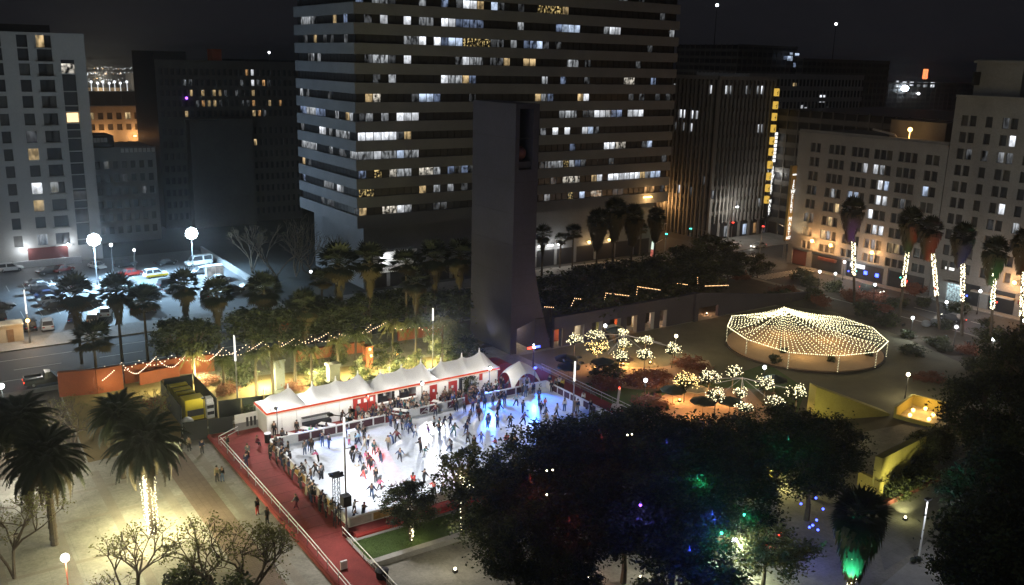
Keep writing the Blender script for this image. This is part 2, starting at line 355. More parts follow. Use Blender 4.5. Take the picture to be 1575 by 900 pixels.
LIT = """577 590 3 w;677 695 5 b;696 703 5 d;711 735 6 W;752 766 8 B;585 598 27 W;617 625 28 W;645 672 34 w;676 698 33 W;698 720 36 b;720 742 37 b;830 845 18 g;846 866 17 g;869 874 19 y;800 806 42 w
617 627 60 w;628 643 60 w;644 660 62 W;664 671 62 W;675 690 63 b;691 709 64 B;711 750 66 g;752 772 63 d;784 798 70 w;864 896 46 B;936 945 52 W;946 957 52 W;806 814 70 b;822 829 70 B
557 563 88 d;567 579 88 w;584 597 89 w;602 610 89 d;617 635 90 W;709 724 94 W;725 745 94 w;757 770 94 d;775 788 95 y;872 890 99 w
574 583 117 d;675 683 120 W;684 706 122 w;708 714 124 y;720 727 124 b;809 827 97 y;955 978 129 m;896 903 128 d
561 567 153 y;577 588 152 m;647 657 151 B;658 667 151 B;668 679 151 b;897 903 131 d;818 824 149 y;829 836 151 w;895 901 155 W;968 978 153 d;979 992 155 d
585 588 179 w;606 612 178 w;615 622 179 W;623 634 180 W;636 647 180 W;863 877 178 w;878 890 179 w;895 912 179 d;917 930 176 W;931 938 178 w;942 956 177 b;967 979 179 W;980 992 179 W
554 564 210 W;565 575 210 W;578 590 210 W;591 602 209 W;603 612 209 W;616 619 209 y;834 840 205 w;853 862 205 W;863 871 206 W;893 903 199 W;905 912 201 B
554 563 240 w;564 573 239 w;574 588 240 W;589 605 239 w;606 610 237 B;625 636 239 w;637 647 239 w;876 881 229 b;930 945 227 W;946 964 227 m;994 1000 228 B
551 559 271 b;581 585 270 g;602 610 268 m;613 632 271 w;648 668 268 m;692 696 270 b;706 714 266 b;720 730 266 d;836 850 258 w;851 864 257 w;866 870 256 g;872 880 255 w;881 892 255 b;893 900 255 d;936 944 252 d
550 570 299 g;643 648 294 y;661 668 294 w;669 678 295 w;684 692 293 w;864 876 283 m;877 890 282 m;907 912 279 y;917 930 277 W;931 940 277 W;941 952 277 W;953 970 276 W;971 985 274 W;990 1000 273 w;1001 1012 272 B
550 563 330 y;591 605 329 m;606 622 328 W;623 637 328 w;662 667 326 d;680 692 324 d;833 836 303 w;872 876 300 g;888 893 303 B;905 925 302 m;990 1008 293 o"""
LITL = """454 459 34 w;462 480 31 w;481 488 30 d;512 520 28 y;531 536 27 b;456 470 172 b;471 485 170 w;486 498 172 b;517 522 177 w;459 466 196 w;489 502 202 W;505 512 204 w;518 537 207 w;457 460 222 w;466 486 225 w;522 535 237 d;536 547 238 w;500 512 287 w;518 522 291 W;525 529 292 w;503 512 317 d"""
fr = Facade(bt, (70,152.62), (1,0), (0,-1)); fl = Facade(bt, (70.62,152.6), (0,1), (-1,0))
PW = 1.56; npx = 49; nlit = {}
for spec, sidef, lab in ((LIT, lambda x,y: on_y(x,y,152.5), 0), (LITL, lambda x,y: on_x(x,y,70.5), 1)):
    for it in spec.replace("\n", ";").split(";"):
        a, b_, y_, t_ = it.split(); q0 = sidef(float(a), float(y_)); q1 = sidef(float(b_), float(y_))
        k = round((q0[1]-15.35)/3.42); lo, hi = sorted((q0[0], q1[0])); off = 70.6 if lab == 0 else 152.6
        i0 = round((lo-off)/PW); i1 = max(i0+1, round((hi-off)/PW))
        for i in range(i0, i1): nlit[(lab, k, i)] = t_
dark = MB(); nd = 0; lw_ = random.Random(21); DG = ("glass","glass","glass","glassb","glassb","glassc")
for k in range(0, 14):
    z0, z1 = 14.63+3.42*k, 16.05+3.42*k
    for lab, n_ in ((0, npx), (1, 17)):
        F = fr if lab == 0 else fl
        for i in range(n_):
            a0, a1 = i*PW+.04, (i+1)*PW-.04
            mk_ = nlit.get((lab, k, i))
            if not mk_ and lw_.random() < .13: mk_ = lw_.choice("ddddwwbdyd")
            if mk_ or (nd < 118 and k < 4 and lab == 0):
                F.pane(a0+(.6 if lab == 0 else 0), a1+(.6 if lab == 0 else 0), z0, z1, mk_ or "glass")
                if not mk_: nd += 1
            else:
                A = (70.6+a0, 152.5) if lab == 0 else (70.5, 152.6+a0)
                if lab == 0: dark.box(A[0], 152.5, z0, A[0]+PW-.08, 152.58, z1)
                else: dark.box(70.5, A[1], z0, 70.58, A[1]+PW-.08, z1)
o = dark.build("dark_window", K["glass"], stuff=True); local(o, bt)
mul = MB()
for k in range(0, 14):
    for i in range(0, npx+1, 1): mul.box(70.56+i*PW, 152.40, 14.62+3.42*k, 70.64+i*PW, 152.5, 16.06+3.42*k)
local(mul.build("mullion", K["dmetal"], stuff=True), bt)
sg = MB().box(74.2,154.1,2.9,83.5,154.24,7.0); local(sg.build("sign_panel", K["white"]), bt)
def text(body, loc, size, rot, m, parent, name="lettering", ext=.03, align='CENTER', sp=1.0):
    cu = bpy.data.curves.new(name, 'FONT'); cu.body = body; cu.size = size; cu.extrude = ext; cu.align_x = align; cu.align_y = 'CENTER'; cu.space_line = sp
    cu.resolution_u = 2; cu.materials.append(m); t_ = bpy.data.objects.new(name, cu); C.objects.link(t_); bpy.context.view_layer.update()
    me = bpy.data.meshes.new_from_object(t_.evaluated_get(bpy.context.evaluated_depsgraph_get())); me.name = name; C.objects.unlink(t_); bpy.data.objects.remove(t_); bpy.data.curves.remove(cu)
    o = bpy.data.objects.new(name, me); C.objects.link(o)
    o.rotation_euler = rot; o.parent = parent; o.location = Vector(loc) - Vector(parent.location); return o
R90 = math.pi/2
text("NATIONAL\nCITY PLAZA", (77.3,154.06,3.75), .62, (R90,0,0), K["dmetal"], bt)
tsl = MB().box(76,153.2,7.1,78,153.5,7.3).bar((77,153.4,7.2),(77,154.2,7.2),.08,.08); local(tsl.build("sign_lamp", K["dmetal"]), bt)
spot(bt, Vector((75.2,152.6,6.6))-Vector(bt.location), (78.0,154.1,4.6), 900, (.95,.97,1), 95, .8)
for i, x in enumerate((112.6,115.2,117.9)):          # bright entrance soffit lights and doors of the podium
    local(MB().box(x,153.55,4.55,x+1.3,154.0,4.75).bar((x+.65,153.9,4.75),(x+.65,154.3,4.75),.1,.1).build("entrance_light", [em("entrance_tube",(1,.97,.9),7)] if i == 0 else [bpy.data.materials["entrance_tube"]]), bt)
    point(bt, Vector((x+.6,153.0,4.3))-Vector(bt.location), 210, (1,.95,.85), .3)
local(MB().box(110.4,153.6,4.3,110.9,154.1,4.8).bar((110.6,154,4.5),(110.6,154.3,4.5),.08,.08).build("wall_lamp", K["sodium"]), bt)
for x, c_ in ((124.2,"W"),(127.0,"w"),(133.4,"W"),(120.8,"y"),(136.4,"y"),(141,"w")):
    fr.pane(x-70, x-70+1.9, .3, 3.3, c_, "entrance_door", inset=-1.75)
for x in (126.4,132.2):
    local(MB().ball((x,153.6,4.4),.32,8,5).bar((x,153.8,4.4),(x,154.3,4.4),.08,.08).build("wall_lamp", K["sodium"]), bt)
    point(bt, Vector((x,152.9,4.2))-Vector(bt.location), 260, (1,.62,.28), .3)
local(MB().box(140.2,151.6,13.6,142.6,151.98,13.9).build("sodium_fitting", K["sodium"]), bt)
point(bt, Vector((141.4,150.6,13.4))-Vector(bt.location), 520, (1,.55,.2), .3)
# ---- purple campanile
tw = thing("bell_tower", "tall purple square-sided bell tower rising behind the ice rink", "tower", (74,107,0))
mbt = MB()
def prof(z): return 78.0 if z >= 13 else 78.0 + 3.6*((13-z)/13)**1.25
zs = [0.1,1.5,3,5,7,9.5,13,27.8]
def ring_(z): return [(73.9,107.2,z),(prof(z),107.2,z),(prof(z),118.6,z),(73.9,118.6,z)]
# left leg, right leg, lintel above the slanted passage, then shaft with a belfry opening near the top
mbt.box(73.9,107.2,.1,75.0,118.6,5.2)
for a, b_ in zip(zs[:3], zs[1:4]):
    r0, r1 = ring_(a), ring_(b_); r0[0] = (78.3,107.2,a); r0[3] = (78.3,118.6,a); r1[0] = (78.3,107.2,b_); r1[3] = (78.3,118.6,b_)
    for i in range(4): j = (i+1) % 4; mbt.face([r0[i], r0[j], r1[j], r1[i]])
mbt.extrude([(75.0,107.2,4.0),(78.3,107.2,5.0),(78.3,107.2,5.2),(75.0,107.2,5.2)], (0,11.4,0))
r0 = ring_(5.0); r0 = [(x,y,5.2) for x,y,z in r0]
for b_ in (7,9.5,13,27.8):
    r1 = ring_(b_)
    for i in range(4): j = (i+1) % 4; mbt.face([r0[i], r0[j], r1[j], r1[i]])
    r0 = r1
mbt.face([(73.9,107.2,5.2),(73.9,118.6,5.2),(79.9,118.6,5.2),(79.9,107.2,5.2)])
mbt.box(73.9,107.2,27.8,74.6,118.6,36.4).box(77.0,107.2,27.8,78.0,118.6,36.4).box(74.6,111.2,27.8,77.0,118.6,36.4).box(73.9,107.2,36.4,78.0,118.6,37.1)
local(mbt.build("shaft", K["purple"]), tw)
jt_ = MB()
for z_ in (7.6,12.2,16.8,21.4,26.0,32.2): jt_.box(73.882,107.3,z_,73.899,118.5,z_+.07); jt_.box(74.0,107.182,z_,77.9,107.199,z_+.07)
local(jt_.build("joint", pm("joint_shade",(.025,.024,.04),.9,.3,1)), tw)  # dark strips stand for the shade inside recessed joints
local(MB().ball((75.8,109.0,30.0),1.05,14,9).build("stone_ball", pm("rose_ball",(.30,.12,.14),.7,.2)), tw)
local(MB().box(74.62,107.5,28.0,77.0,111.2,28.9).build("belfry_floor", K["purple"]), tw)
# ---- long purple garden wall with square openings, joined to a lower wall behind the ring
gw = thing("garden_wall", "long purple garden wall pierced by square lit openings beside the bell tower", "wall", (81,106.6,0))
wm = MB(); X0, X1, WY = 81.6, 111.5, 106.6
ops = []
for pa, pb in ((851,866),(882,899),(911,927),(938,955),(964,980),(992,1006),(1014,1025)):
    ops.append((on_y(pa,500,WY)[0], on_y(pb,500,WY)[0]))
cur = X0
for a, b_ in ops:
    wm.box(cur,WY,.1,a,WY+.8,3.1); cur = b_
wm.box(cur,WY,.1,X1,WY+.8,3.1); wm.box(X0,WY-.02,3.1,X1,WY+.82,5.0)
local(wm.build("pierced_wall", K["purple"]), gw)
w2 = MB(); w2.box(111.5,106.2,.1,112.4,107.4,5.1)
w2.extrude([(112.4,106.9,2.2),(118,106.9,2.2),(118,106.9,.1),(146,106.9,.1),(146,106.9,1.2),(133,106.9,2.2),(112.4,106.9,5.0)], (0,.6,0))
local(w2.build("stepped_wall", K["purple"]), gw)
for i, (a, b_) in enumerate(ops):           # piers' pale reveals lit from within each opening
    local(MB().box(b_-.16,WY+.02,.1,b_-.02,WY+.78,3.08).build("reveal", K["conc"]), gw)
# ---- jewellery building along the cross road
jw = thing("jewelry_building", "eight storey stone building with grouped windows, amber wall lamps and shop fronts", "building", (166,92,0))
local(MB().box(166.5,96.6,0,186,131.2,29.2).build("core", K["glassd"]), jw)
F = Facade(jw, (166.5,96.6), (0,1), (-1,0), .5)
grp = [(125.2,127.9,2),(119.0,123.2,3),(113.3,117.6,3),(108.0,112.3,3),(102.6,106.9,3),(98.0,101.0,2)]
spans = []
for y0, y1, n_ in reversed(grp):
    w_ = (y1-y0)/n_
    for i in range(n_): spans.append((y0-96.6+i*w_+.12, y0-96.6+(i+1)*w_-.12))
rows = [(26.35-3.06*r-.95, 26.35-3.06*r+.95) for r in range(8)][::-1]
F.rows(0, 34.6, 3.9, 30.0, rows, spans)
litj = {}
for px, py, t_ in ((1330,253,"W"),(1347,256,"W"),(1357,257,"w"),(1354,279,"W"),(1365,281,"B"),(1306,294,"B"),(1316,295,"B"),(1351,300,"W"),(1361,302,"W"),(1422,289,"B"),(1336,340,"W"),(1346,342,"W"),(1356,344,"W"),(1279,306,"w"),(1290,311,"w"),(1276,331,"y"),(1286,331,"y"),(1238,343,"d"),(1246,345,"d"),(1240,365,"y"),(1246,366,"o"),(1266,368,"y"),(1272,370,"w"),(1340,382,"w"),(1366,390,"y"),(1373,393,"y"),(1334,382,"d"),(1305,320,"d"),(1252,283,"d"),(1392,312,"d")):
    y_, z_ = on_x(px, py, 166.2); r = min(range(8), key=lambda q: abs((rows[q][0]+rows[q][1])/2-z_)); s_ = min(range(len(spans)), key=lambda q: abs((spans[q][0]+spans[q][1])/2+96.6-y_)); litj[(r, s_)] = t_
for r, (zb, zt) in enumerate(rows):
    for s_, (a, b_) in enumerate(spans):
        F.pane(a+.01, b_-.01, zb+.01, zt-.01, litj.get((r, s_)) or lw_.choice(DG))
        F.slab(a-.08, b_+.08, zb-.14, zb-.02, .12, .5)
for a, b_ in ((.0,1.2),(9.2,10.2),(19.2,20.2),(28.2,29.4),(33.4,34.6)): F.slab(a, b_, 0, 3.9)
for y0, y1 in ((1.2,9.2),(10.2,19.2),(20.2,28.2),(29.4,33.4)): F.slab(y0, y1, 3.4, 3.9, .3)
F.slab(0, 34.6, 29.2, 29.5, .3, .5); F.slab(0, 34.6, 3.95, 4.25, .18, .5)
F.finish("wall", K["stone"])
gl = MB()
for y0, y1 in ((97.9,105.7),(106.9,115.7),(116.9,124.7)): gl.box(166.3,y0,.3,166.42,y1,3.35)
local(gl.build("shop_window", K["glass"]), jw)
local(MB().box(166.3,126.1,.2,166.4,129.9,3.35).build("shutter", K["terracotta"]), jw)
local(MB().box(165.3,118.2,2.5,166.0,122.6,3.1).build("awning", K["terracotta"]), jw)
local(MB().box(165.7,111.2,2.5,165.98,114.6,3.3).build("shop_sign", em("lit_shop_sign",(.95,.97,1),1.4)), jw)
for y_, c_ in ((110.7,"bluelight"),(108.0,"bluelight"),(101.5,"redlight")): local(MB().box(166.1,y_,1.4,166.28,y_+.7,2.1).build("neon_sign", K[c_]), jw)
local(MB().box(167,98,29.2,185,130,29.5).build("roof", K["darkwall"]), jw)
local(MB().box(170,100,29.5,177,112,33.2).build("roof_house", K["darkwall"]), jw)
for y_, z_ in ((124.3,6.3),(109.4,6.5),(119.5,6.2)):
    local(MB().ball((165.1,y_,z_),.38,10,6).bar((165.3,y_,z_-.2),(166.0,y_,z_-.4),.08,.08).build("wall_lamp", K["sodium"]), jw)
    point(jw, Vector((164.4,y_,z_))-Vector(jw.location), 1150, (1,.50,.18), .3)
local(MB().ball((168.2,106.4,31.6),.45,10,6).tube((168.2,106.4,29.4),(168.2,106.4,31.4),.06).build("roof_lamp", K["sodium"]), jw)
point(jw, Vector((167.8,106.4,31.6))-Vector(jw.location), 900, (1,.55,.22), .3)
local(MB().bar((166.6,113.6,31.2),(166.6,108.4,30.4),.25,.4).bar((166.6,108.4,30.4),(166.6,107.6,29.6),.12,.12).build("roof_pipe", K["stone"]), jw)
# its vertical sign
vs = thing("vertical_sign", "tall gold lit vertical sign on the building corner reading JEWELRY MART", "sign", (164.6,131.3,0))
local(MB().box(164.4,130.9,5.3,166.2,131.5,22.0).build("sign_box", pm("sign_gold",(.32,.23,.08),.6,.2)), vs)
local(MB().bar((166.1,131.2,20),(167.2,130.9,20),.12,.12).bar((166.1,131.2,9),(167.2,130.9,9),.12,.12).build("bracket", K["dmetal"]), vs)
for i, ch in enumerate("JEWELRY"): text(ch, (165.3,130.86,18.4-i*1.08), 1.35, (R90,0,0), K["signw"], vs, "letter")
for i, ch in enumerate("MART"): text(ch, (165.3,130.86,10.1-i*1.08), 1.35, (R90,0,0), K["signw"], vs, "letter")
text("607", (165.3,130.86,5.85), 1.0, (R90,0,0), K["signw"], vs, "number")
local(MB().box(164.7,130.84,19.9,165.9,130.88,20.2).build("crest", K["signw"]), vs)
spot(vs, Vector((163.6,126.9,5.0))-Vector(vs.location), (165.4,131,14), 1500, (1,.8,.45), 70)
# ---- taller stone building at the right edge
rb = thing("stone_building", "tall dim stone building at the far right with a roof tower and scattered lit windows", "building", (166,70,0))
local(MB().box(166.4,60,0,188,96.4,38.2).build("core", K["glassd"]), rb)
F = Facade(rb, (166.4,60), (0,1), (-1,0), .5)
spans = []
for c_ in (94.2,92.6,89.6,86.6,85.0,82.0,79.0,77.4,74.4,71.4,69.8,66.8,63.8,62.2): spans.append((c_-60-.6, c_-60+.6))
spans.sort()
rows = [(5.8+3.05*r, 7.7+3.05*r) for r in range(10)]
F.rows(0, 36.4, 4.2, 38.8, rows, spans)
for a, b_ in ((0,2),(10,11.4),(18.6,20),(24.8,26.6),(33,36.4)): F.slab(a, b_, 0, 4.2)
lr = {}
for px, py, t_ in ((1536,198,"y"),(1565,222,"W"),(1530,240,"w"),(1547,243,"W"),(1490,238,"d"),(1536,312,"d"),(1551,313,"W"),(1512,354,"d"),(1565,356,"w"),(1559,243,"d"),(1558,155,"d"),(1512,240,"d")):
    y_, z_ = on_x(px, py, 166.2); r = min(range(10), key=lambda q: abs(rows[q][0]+.95-z_)); s_ = min(range(len(spans)), key=lambda q: abs((spans[q][0]+spans[q][1])/2+60-y_)); lr[(r, s_)] = t_
for r, (zb, zt) in enumerate(rows):
    for s_, (a, b_) in enumerate(spans): F.pane(a+.01, b_-.01, zb+.01, zt-.01, lr.get((r, s_)) or lw_.choice(DG)); F.slab(a-.08, b_+.08, zb-.14, zb-.02, .12, .5)
F.slab(0, 36.4, 38.4, 38.8, .35, .5); F.slab(0, 36.4, 4.25, 4.6, .2, .5)
F.finish("wall", K["stone"])
local(MB().box(168,86,38.2,180,94.6,45.2).box(167.6,85.6,44.6,180.4,95,45.0).build("roof_tower", K["stone"]), rb)
local(MB().box(165.9,93.6,40.6,168,93.9,43).build("vent_panel", K["glass"]), rb)
local(MB().box(166.15,90.0,.2,166.3,93.2,3.6).build("entrance", lit_window("entrance_glass",(.7,.95,1),1.3,.3,6,6)), rb)
local(MB().box(165.2,89.6,3.7,166.35,93.6,4.0).build("entrance_canopy", K["stone"]), rb)
local(MB().box(166.1,92.2,6.0,166.2,94.0,6.5).build("lit_sign", K["signw"]), rb)
local(MB().box(165.3,80,3.0,166.35,88,3.3).build("awning", pm("pale_awning",(.38,.36,.33),.8,.2)), rb)
local(MB().box(165.3,72.5,2.6,166.35,79.2,3.3).build("awning", K["terracotta"]), rb)
point(rb, Vector((165.2,91.6,3.2))-Vector(rb.location), 120, (.7,.95,1), .3)
for y_ in (80.2,72.5):
    local(MB().ball((165.1,y_,6.4),.38,10,6).bar((165.3,y_,6.2),(166.0,y_,6.0),.08,.08).build("wall_lamp", K["sodium"]), rb)
    point(rb, Vector((164.4,y_,6.4))-Vector(rb.location), 1150, (1,.50,.18), .3)
# ---- dark tower with vertical piers beyond the junction
ct = thing("pier_tower", "dark office tower with tight vertical stone piers and a few lit windows", "office building", (169,158.7,0))
local(MB().box(169.6,159.3,0,190,179,40).build("core", K["glassd"]), ct)
pr = MB(); pw = [(0,.9)]
x = 169.0
for i in range(15):
    w_ = .9 if i == 0 else (.30 if i % 2 else .42)
    pr.box(x, 158.7, .14 if i == 0 else 4.2, x+w_, 159.29, 40.5); x += 1.42 if i else 2.0
y = 160.5
for i in range(13):
    pr.box(169.0, y, .14, 169.59, y+(.32 if i % 2 else .5), 40.5); y += 1.42
pr.box(169.0,158.72,39.6,190,159.27,40.5).box(169.02,159.3,39.6,169.58,179,40.5)
local(pr.build("piers", K["stone"]), ct)
sp = MB()
for k in range(11):
    sp.box(170,158.98,7.2+3.2*k-.9,190,159.29,7.2+3.2*k); sp.box(169.3,160.5,7.2+3.2*k-.9,169.59,179,7.2+3.2*k)
local(sp.build("spandrel_panel", K["darkwall"]), ct)
base = MB()
for xx in (172.4,176.2,180,183.8,187.4): base.box(xx,158.7,.14,xx+.8,159.29,4.2)
local(base.build("base_pier", K["stone"]), ct)
FR = Facade(ct, (169.6,159.3), (1,0), (0,-1), .4); FL = Facade(ct, (169.6,159.3), (0,1), (-1,0), .4)
for px, py, t_ in ((1034,136,"W"),(1040,137,"w"),(1097,139,"W"),(1112,140,"W"),(1119,141,"w"),(1144,141,"w"),(1150,142,"d"),(1160,142,"w"),(1166,142,"W"),(1049,175,"W"),(1057,176,"W"),(1068,177,"W"),(1076,178,"W"),(1046,194,"d"),(1056,194,"w"),(1067,195,"W"),(1162,197,"W"),(1169,198,"w"),(1049,288,"W"),(1066,290,"d"),(1086,274,"d"),(1101,296,"w"),(1148,288,"d"),(1163,311,"w"),(1130,315,"d")):
    if px < 1105:
        y_, z_ = on_x(px, py, 169.6); z0 = 4.2+3.2*round((z_-5.4)/3.2); i = round((y_-159.3-1.6)/1.42); FL.pane(1.2+i*1.42+.52, 1.2+(i+1)*1.42-.02, z0+.05, z0+2.05, t_)
    else:
        x_, z_ = on_y(px, py, 159.3); z0 = 4.2+3.2*round((z_-5.4)/3.2); i = round((x_-169.6-2.0)/1.42); FR.pane(1.4+i*1.42+.45, 1.4+(i+1)*1.42-.02, z0+.05, z0+2.05, t_)
local(MB().box(170,158.9,.2,190,159.2,3.9).build("shop_window", K["glassd"]), ct)
for x_, m_ in ((175,"w"),(182,"B"),(186,"o")): FR.pane(x_-169.6, x_-169.6+1.2, .5, 3.2, m_, "shop_door", inset=.5)
# gold boxes and white letters running down its right-hand corner
gs = thing("blade_sign", "column of gold lit boxes down the edge of the dark pier tower", "sign", (189,158.2,0))
pts = [(1181,142),(1180,162),(1178,180),(1177,198),(1175,217),(1174,234),(1173,254),(1171,272),(1169,290),(1167,308)]
for i, (px, py) in enumerate(pts):
    x_, z_ = on_y(px, py, 158.4)
    b_ = MB().box(188.9,157.7,z_-.95,190.0,158.5,z_+.95).build("sign_box", K["signg"]); local(b_, gs)
    k_ = MB().box(189.1,157.66,z_-.2,189.5,157.7,z_).box(189.5,157.66,z_-.5,189.62,157.7,z_+.4).box(189.2,157.66,z_-.6,189.55,157.7,z_-.45); local(k_.build("mark", K["dmetal"]), gs)
local(MB().box(189.2,158.5,4.5,189.7,158.7,38).build("mast", K["dmetal"]), gs)
ws = thing("lettered_sign", "white lit vertical lettering beside the gold boxes on the pier tower", "sign", (191,158,0))
local(MB().box(190.3,158.3,4.4,191.7,158.7,28).build("sign_board", K["dmetal"]), ws)
for i in range(8): local(MB().box(190.55,158.1,26.2-i*.98-.36,191.45,158.3,26.2-i*.98+.36).build("sign_block", K["signw"]), ws)
for i, ch in enumerate("JEWELRY"): text(ch, (191,158.26,17.3-i*1.05), 1.4, (R90,0,0), K["signw"], ws, "letter", .06)
for i, ch in enumerate("MART"): text(ch, (191,158.26,8.6-i*1.05), 1.4, (R90,0,0), K["signw"], ws, "letter", .06)
point(ws, Vector((191,157.2,16))-Vector(ws.location), 420, (.95,.95,.9), .5)
# sodium glow at the foot of the pier tower
sl = thing("street_lamp", "amber street lamp at the foot of the dark pier tower", "street lamp", (167.0,172.5,0))
MB().tube((0,0,.1),(0,0,8.6),.09,.06).bar((0,0,8.5),(-.9,0,8.8),.08,.08).build("pole", K["dmetal"], sl); MB().box(-1.3,-.2,8.65,-.8,.2,8.85).build("lamp_head", K["sodium"], sl); point(sl, (-.8,0,8.3), 1900, (1,.5,.17), .2)
# ---- slab behind it and the far right skyline
def plain_tower(name, label, x0, y0, x1, y1, z1, mat, nb, side, winlist=(), wy=None, pier=.35, cat="building"):
    r = thing(name, label, cat, (x0, y0, 0))
    local(MB().box(x0+.3,y0+.3,0,x1,y1,z1).build("core", K["glassd"]), r)
    p = MB(); n_ = int((x1-x0)/nb)
    for i in range(n_+1): p.box(x0+i*nb, y0, 0, x0+i*nb+pier, y0+.29, z1+.3)
    n2 = int((y1-y0)/nb)
    for i in range(1, n2+1): p.box(x0, y0+i*nb, 0, x0+.29, y0+i*nb+pier, z1+.3)
    k = 3.2
    while k < z1: p.box(x0+.05, y0+.06, k, x1, y0+.29, k+1.3); p.box(x0+.06, y0+.3, k, x0+.29, y1, k+1.3); k += 3.3
    p.box(x0+.02,y0+.02,z1-.8,x1,y0+.29,z1+.25)
    local(p.build("wall", mat), r)
    Fy = Facade(r, (x0, y0+.3), (1,0), (0,-1), .3); Fx = Facade(r, (x0+.3, y0), (0,1), (-1,0), .3)
    for px, py, w_, h_, t_ in winlist:
        if side == 'y':
            a, z_ = on_y(px, py, y0+.2); Fy.pane(a-x0-w_/2, a-x0+w_/2, z_-h_/2, z_+h_/2, t_, inset=.12)
        else:
            a, z_ = on_x(px, py, x0+.2); Fx.pane(a-y0-w_/2, a-y0+w_/2, z_-h_/2, z_+h_/2, t_, inset=.12)
    return r
plain_tower("slab_building", "dim finned slab building standing behind the pier tower", 208, 184, 262, 205, 40.8, K["stone"], 1.7, 'y',
    [(1222,133,1.5,2,"y"),(1192,168,.9,2,"w"),(1196,168,.9,2,"w"),(1232,167,1.4,2,"W"),(1239,170,1.2,2,"w"),(1262,152,.8,2.2,"W"),(1267,152,.9,2.2,"W"),(1273,168,1,2,"d"),(1214,218,1,2.4,"w"),(1221,219,1,2.4,"W"),(1194,286,1,2.4,"w"),(1200,285,1,2.6,"W"),(1201,266,1,2,"d")])
plain_tower("low_block", "dark low roof block behind the jewellery building", 192, 98, 240, 160, 32.5, K["darkwall"], 3.4, 'x')
plain_tower("dark_tower", "almost black tower block on the skyline left of the blue roof lights", 330, 300, 372, 340, 52.5, K["darkwall"], 3.4, 'y')
plain_tower("distant_block", "dark distant block carrying a small blue lit sign near its top", 372, 296, 442, 330, 46.5, K["darkwall"], 3.4, 'y', [(1208,89,2.4,1.6,"b"),(1215,90,3.6,2.2,"B"),(1217,83,2,1.2,"B"),(1226,84,3.0,1.2,"B"),(1222,100,1.6,2,"b")])
fr_ = plain_tower("distant_hotel", "distant building with a row of lit top windows beside a glaring white floodlight", 545, 400, 760, 440, 34, K["darkwall"], 6, 'y',
    [(1337,125,6,6,"w"),(1356,128,4,3.4,"d"),(1380,129,3.6,4.6,"W"),(1391,129,4.6,3,"W"),(1402,129,4.6,3,"W"),(1413,130,4,3,"w"),(1423,132,5,5,"w"),(1434,132,5,5,"W"),(1317,152,4,1.6,"d")])
x_, z_ = on_y(1392,136,398); local(MB().ball((x_,398,z_),2.6,12,8,.8).bar((x_,398,z_),(x_,400.2,z_),.4,.4).build("floodlight", em("far_floodlight",(.78,.9,1),18)), fr_)
x_, z_ = on_y(1413,144,398); local(MB().ball((x_,398,z_),.9,8,6).bar((x_,398,z_),(x_,400.2,z_),.2,.2).build("white_lamp", K["globe"]), fr_)
x_, z_ = on_y(1424,114,402)
rs = thing("roof_display", "small red illuminated display on top of the distant building", "sign", (x_,402,0))
MB().box(-2.6,0,z_-3.6,2.6,.8,z_+3.6).build("panel", K["signr"], rs); MB().box(-1.6,-.2,z_-.3,1.6,0,z_+.1).box(-.2,-.2,z_-3.2,.2,0,z_+3).box(-1.6,-.2,z_+1.6,1.6,0,z_+1.9).box(-2.6,-.2,z_-2.4,2.6,0,z_-2).build("marks", K["redlight"], rs); MB().tube((0,.6,30),(0,.6,z_-3.5),.3).build("mast", K["dmetal"], rs)
for px, py, yy, lab in ((1103,8,420,"tiny white beacon light on a thin mast in the night sky"),(1286,37,420,"small white mast light above the dark right skyline")):
    x_, z_ = on_y(px, py, yy); bmast = thing("beacon_mast", lab, "mast", (x_,yy,0)); MB().tube((0,0,0),(0,0,z_),.6,.15).build("mast", K["black"], bmast); MB().ball((0,0,z_),.9,8,6).build("beacon", K["globe"], bmast)
# ================================================================ left-hand blocks and the car park
ap = thing("apartment_block", "tall pale apartment block with small dark windows beside the floodlit car park", "apartment block", (4,205,0))
local(MB().box(0,205.4,0,35.4,226,45.4).build("core", K["glassd"]), ap)
F = Facade(ap, (0,205.4), (1,0), (0,-1), .4)
rowsy = [63,84,107,132,157,184,211,238,264,291,318,344,371]
zr = [on_y(40, y, 205)[1] for y in rowsy]; zr = [z for z in zr if z > 4]
zr.sort()
uB = [on_y(40+.064*(y-107), y, 205)[0] for y in rowsy]; uBm = sum(uB)/len(uB)
def ux(px, py): return on_y(px, py, 205)[0]
cols = [(ux(2,137),.8,1.2),(ux(38,107),.95,1.5),(ux(66,107),.75,1.4),(ux(76,107),.75,1.4)]
spans = sorted([(c-w_, c+w_) for c, w_, h in cols])
spans = [s_ for s_ in spans if s_[0] > .5]
sA, sB = ux(95,112), ux(116,112)
rws = [(z-1.15, z+1.15) for z in zr]
F.rows(0, sA, 0, 46.0, rws, spans)
F.slab(sB, 35.6, 0, 46.0); F.slab(sA, sB, on_y(100,92,205)[1], 46.0); F.slab(sA, sB, 0, 3.4)
lit = {(4,1):"d",(5,1):"y",(9,2):"W",(9,1):"w",(11,1):"d"}
litp = {}
for px, py, t_ in ((43,213,"d"),(43,232,"y"),(52,290,"W"),(84,288,"W"),(89,290,"w"),(53,318,"y"),(60,64,"y"),(58,366,"w")):
    u_, z_ = on_y(px, py, 205); litp[(min(range(len(spans)), key=lambda q: abs(sum(spans[q])/2-u_)), min(range(len(rws)), key=lambda q: abs(sum(rws[q])/2-z_)))] = t_
for i, s_ in enumerate(spans):
    for j, r in enumerate(rws): F.pane(s_[0]+.01, s_[1]-.01, r[0]+.01, r[1]-.01, litp.get((i,j)) or lw_.choice(DG))
for j, r in enumerate(rws):                 # ledges under the paired windows
    F.slab(spans[2][0]-.3, spans[3][1]+.3, r[0]-.35, r[0]-.12, .45, .4)
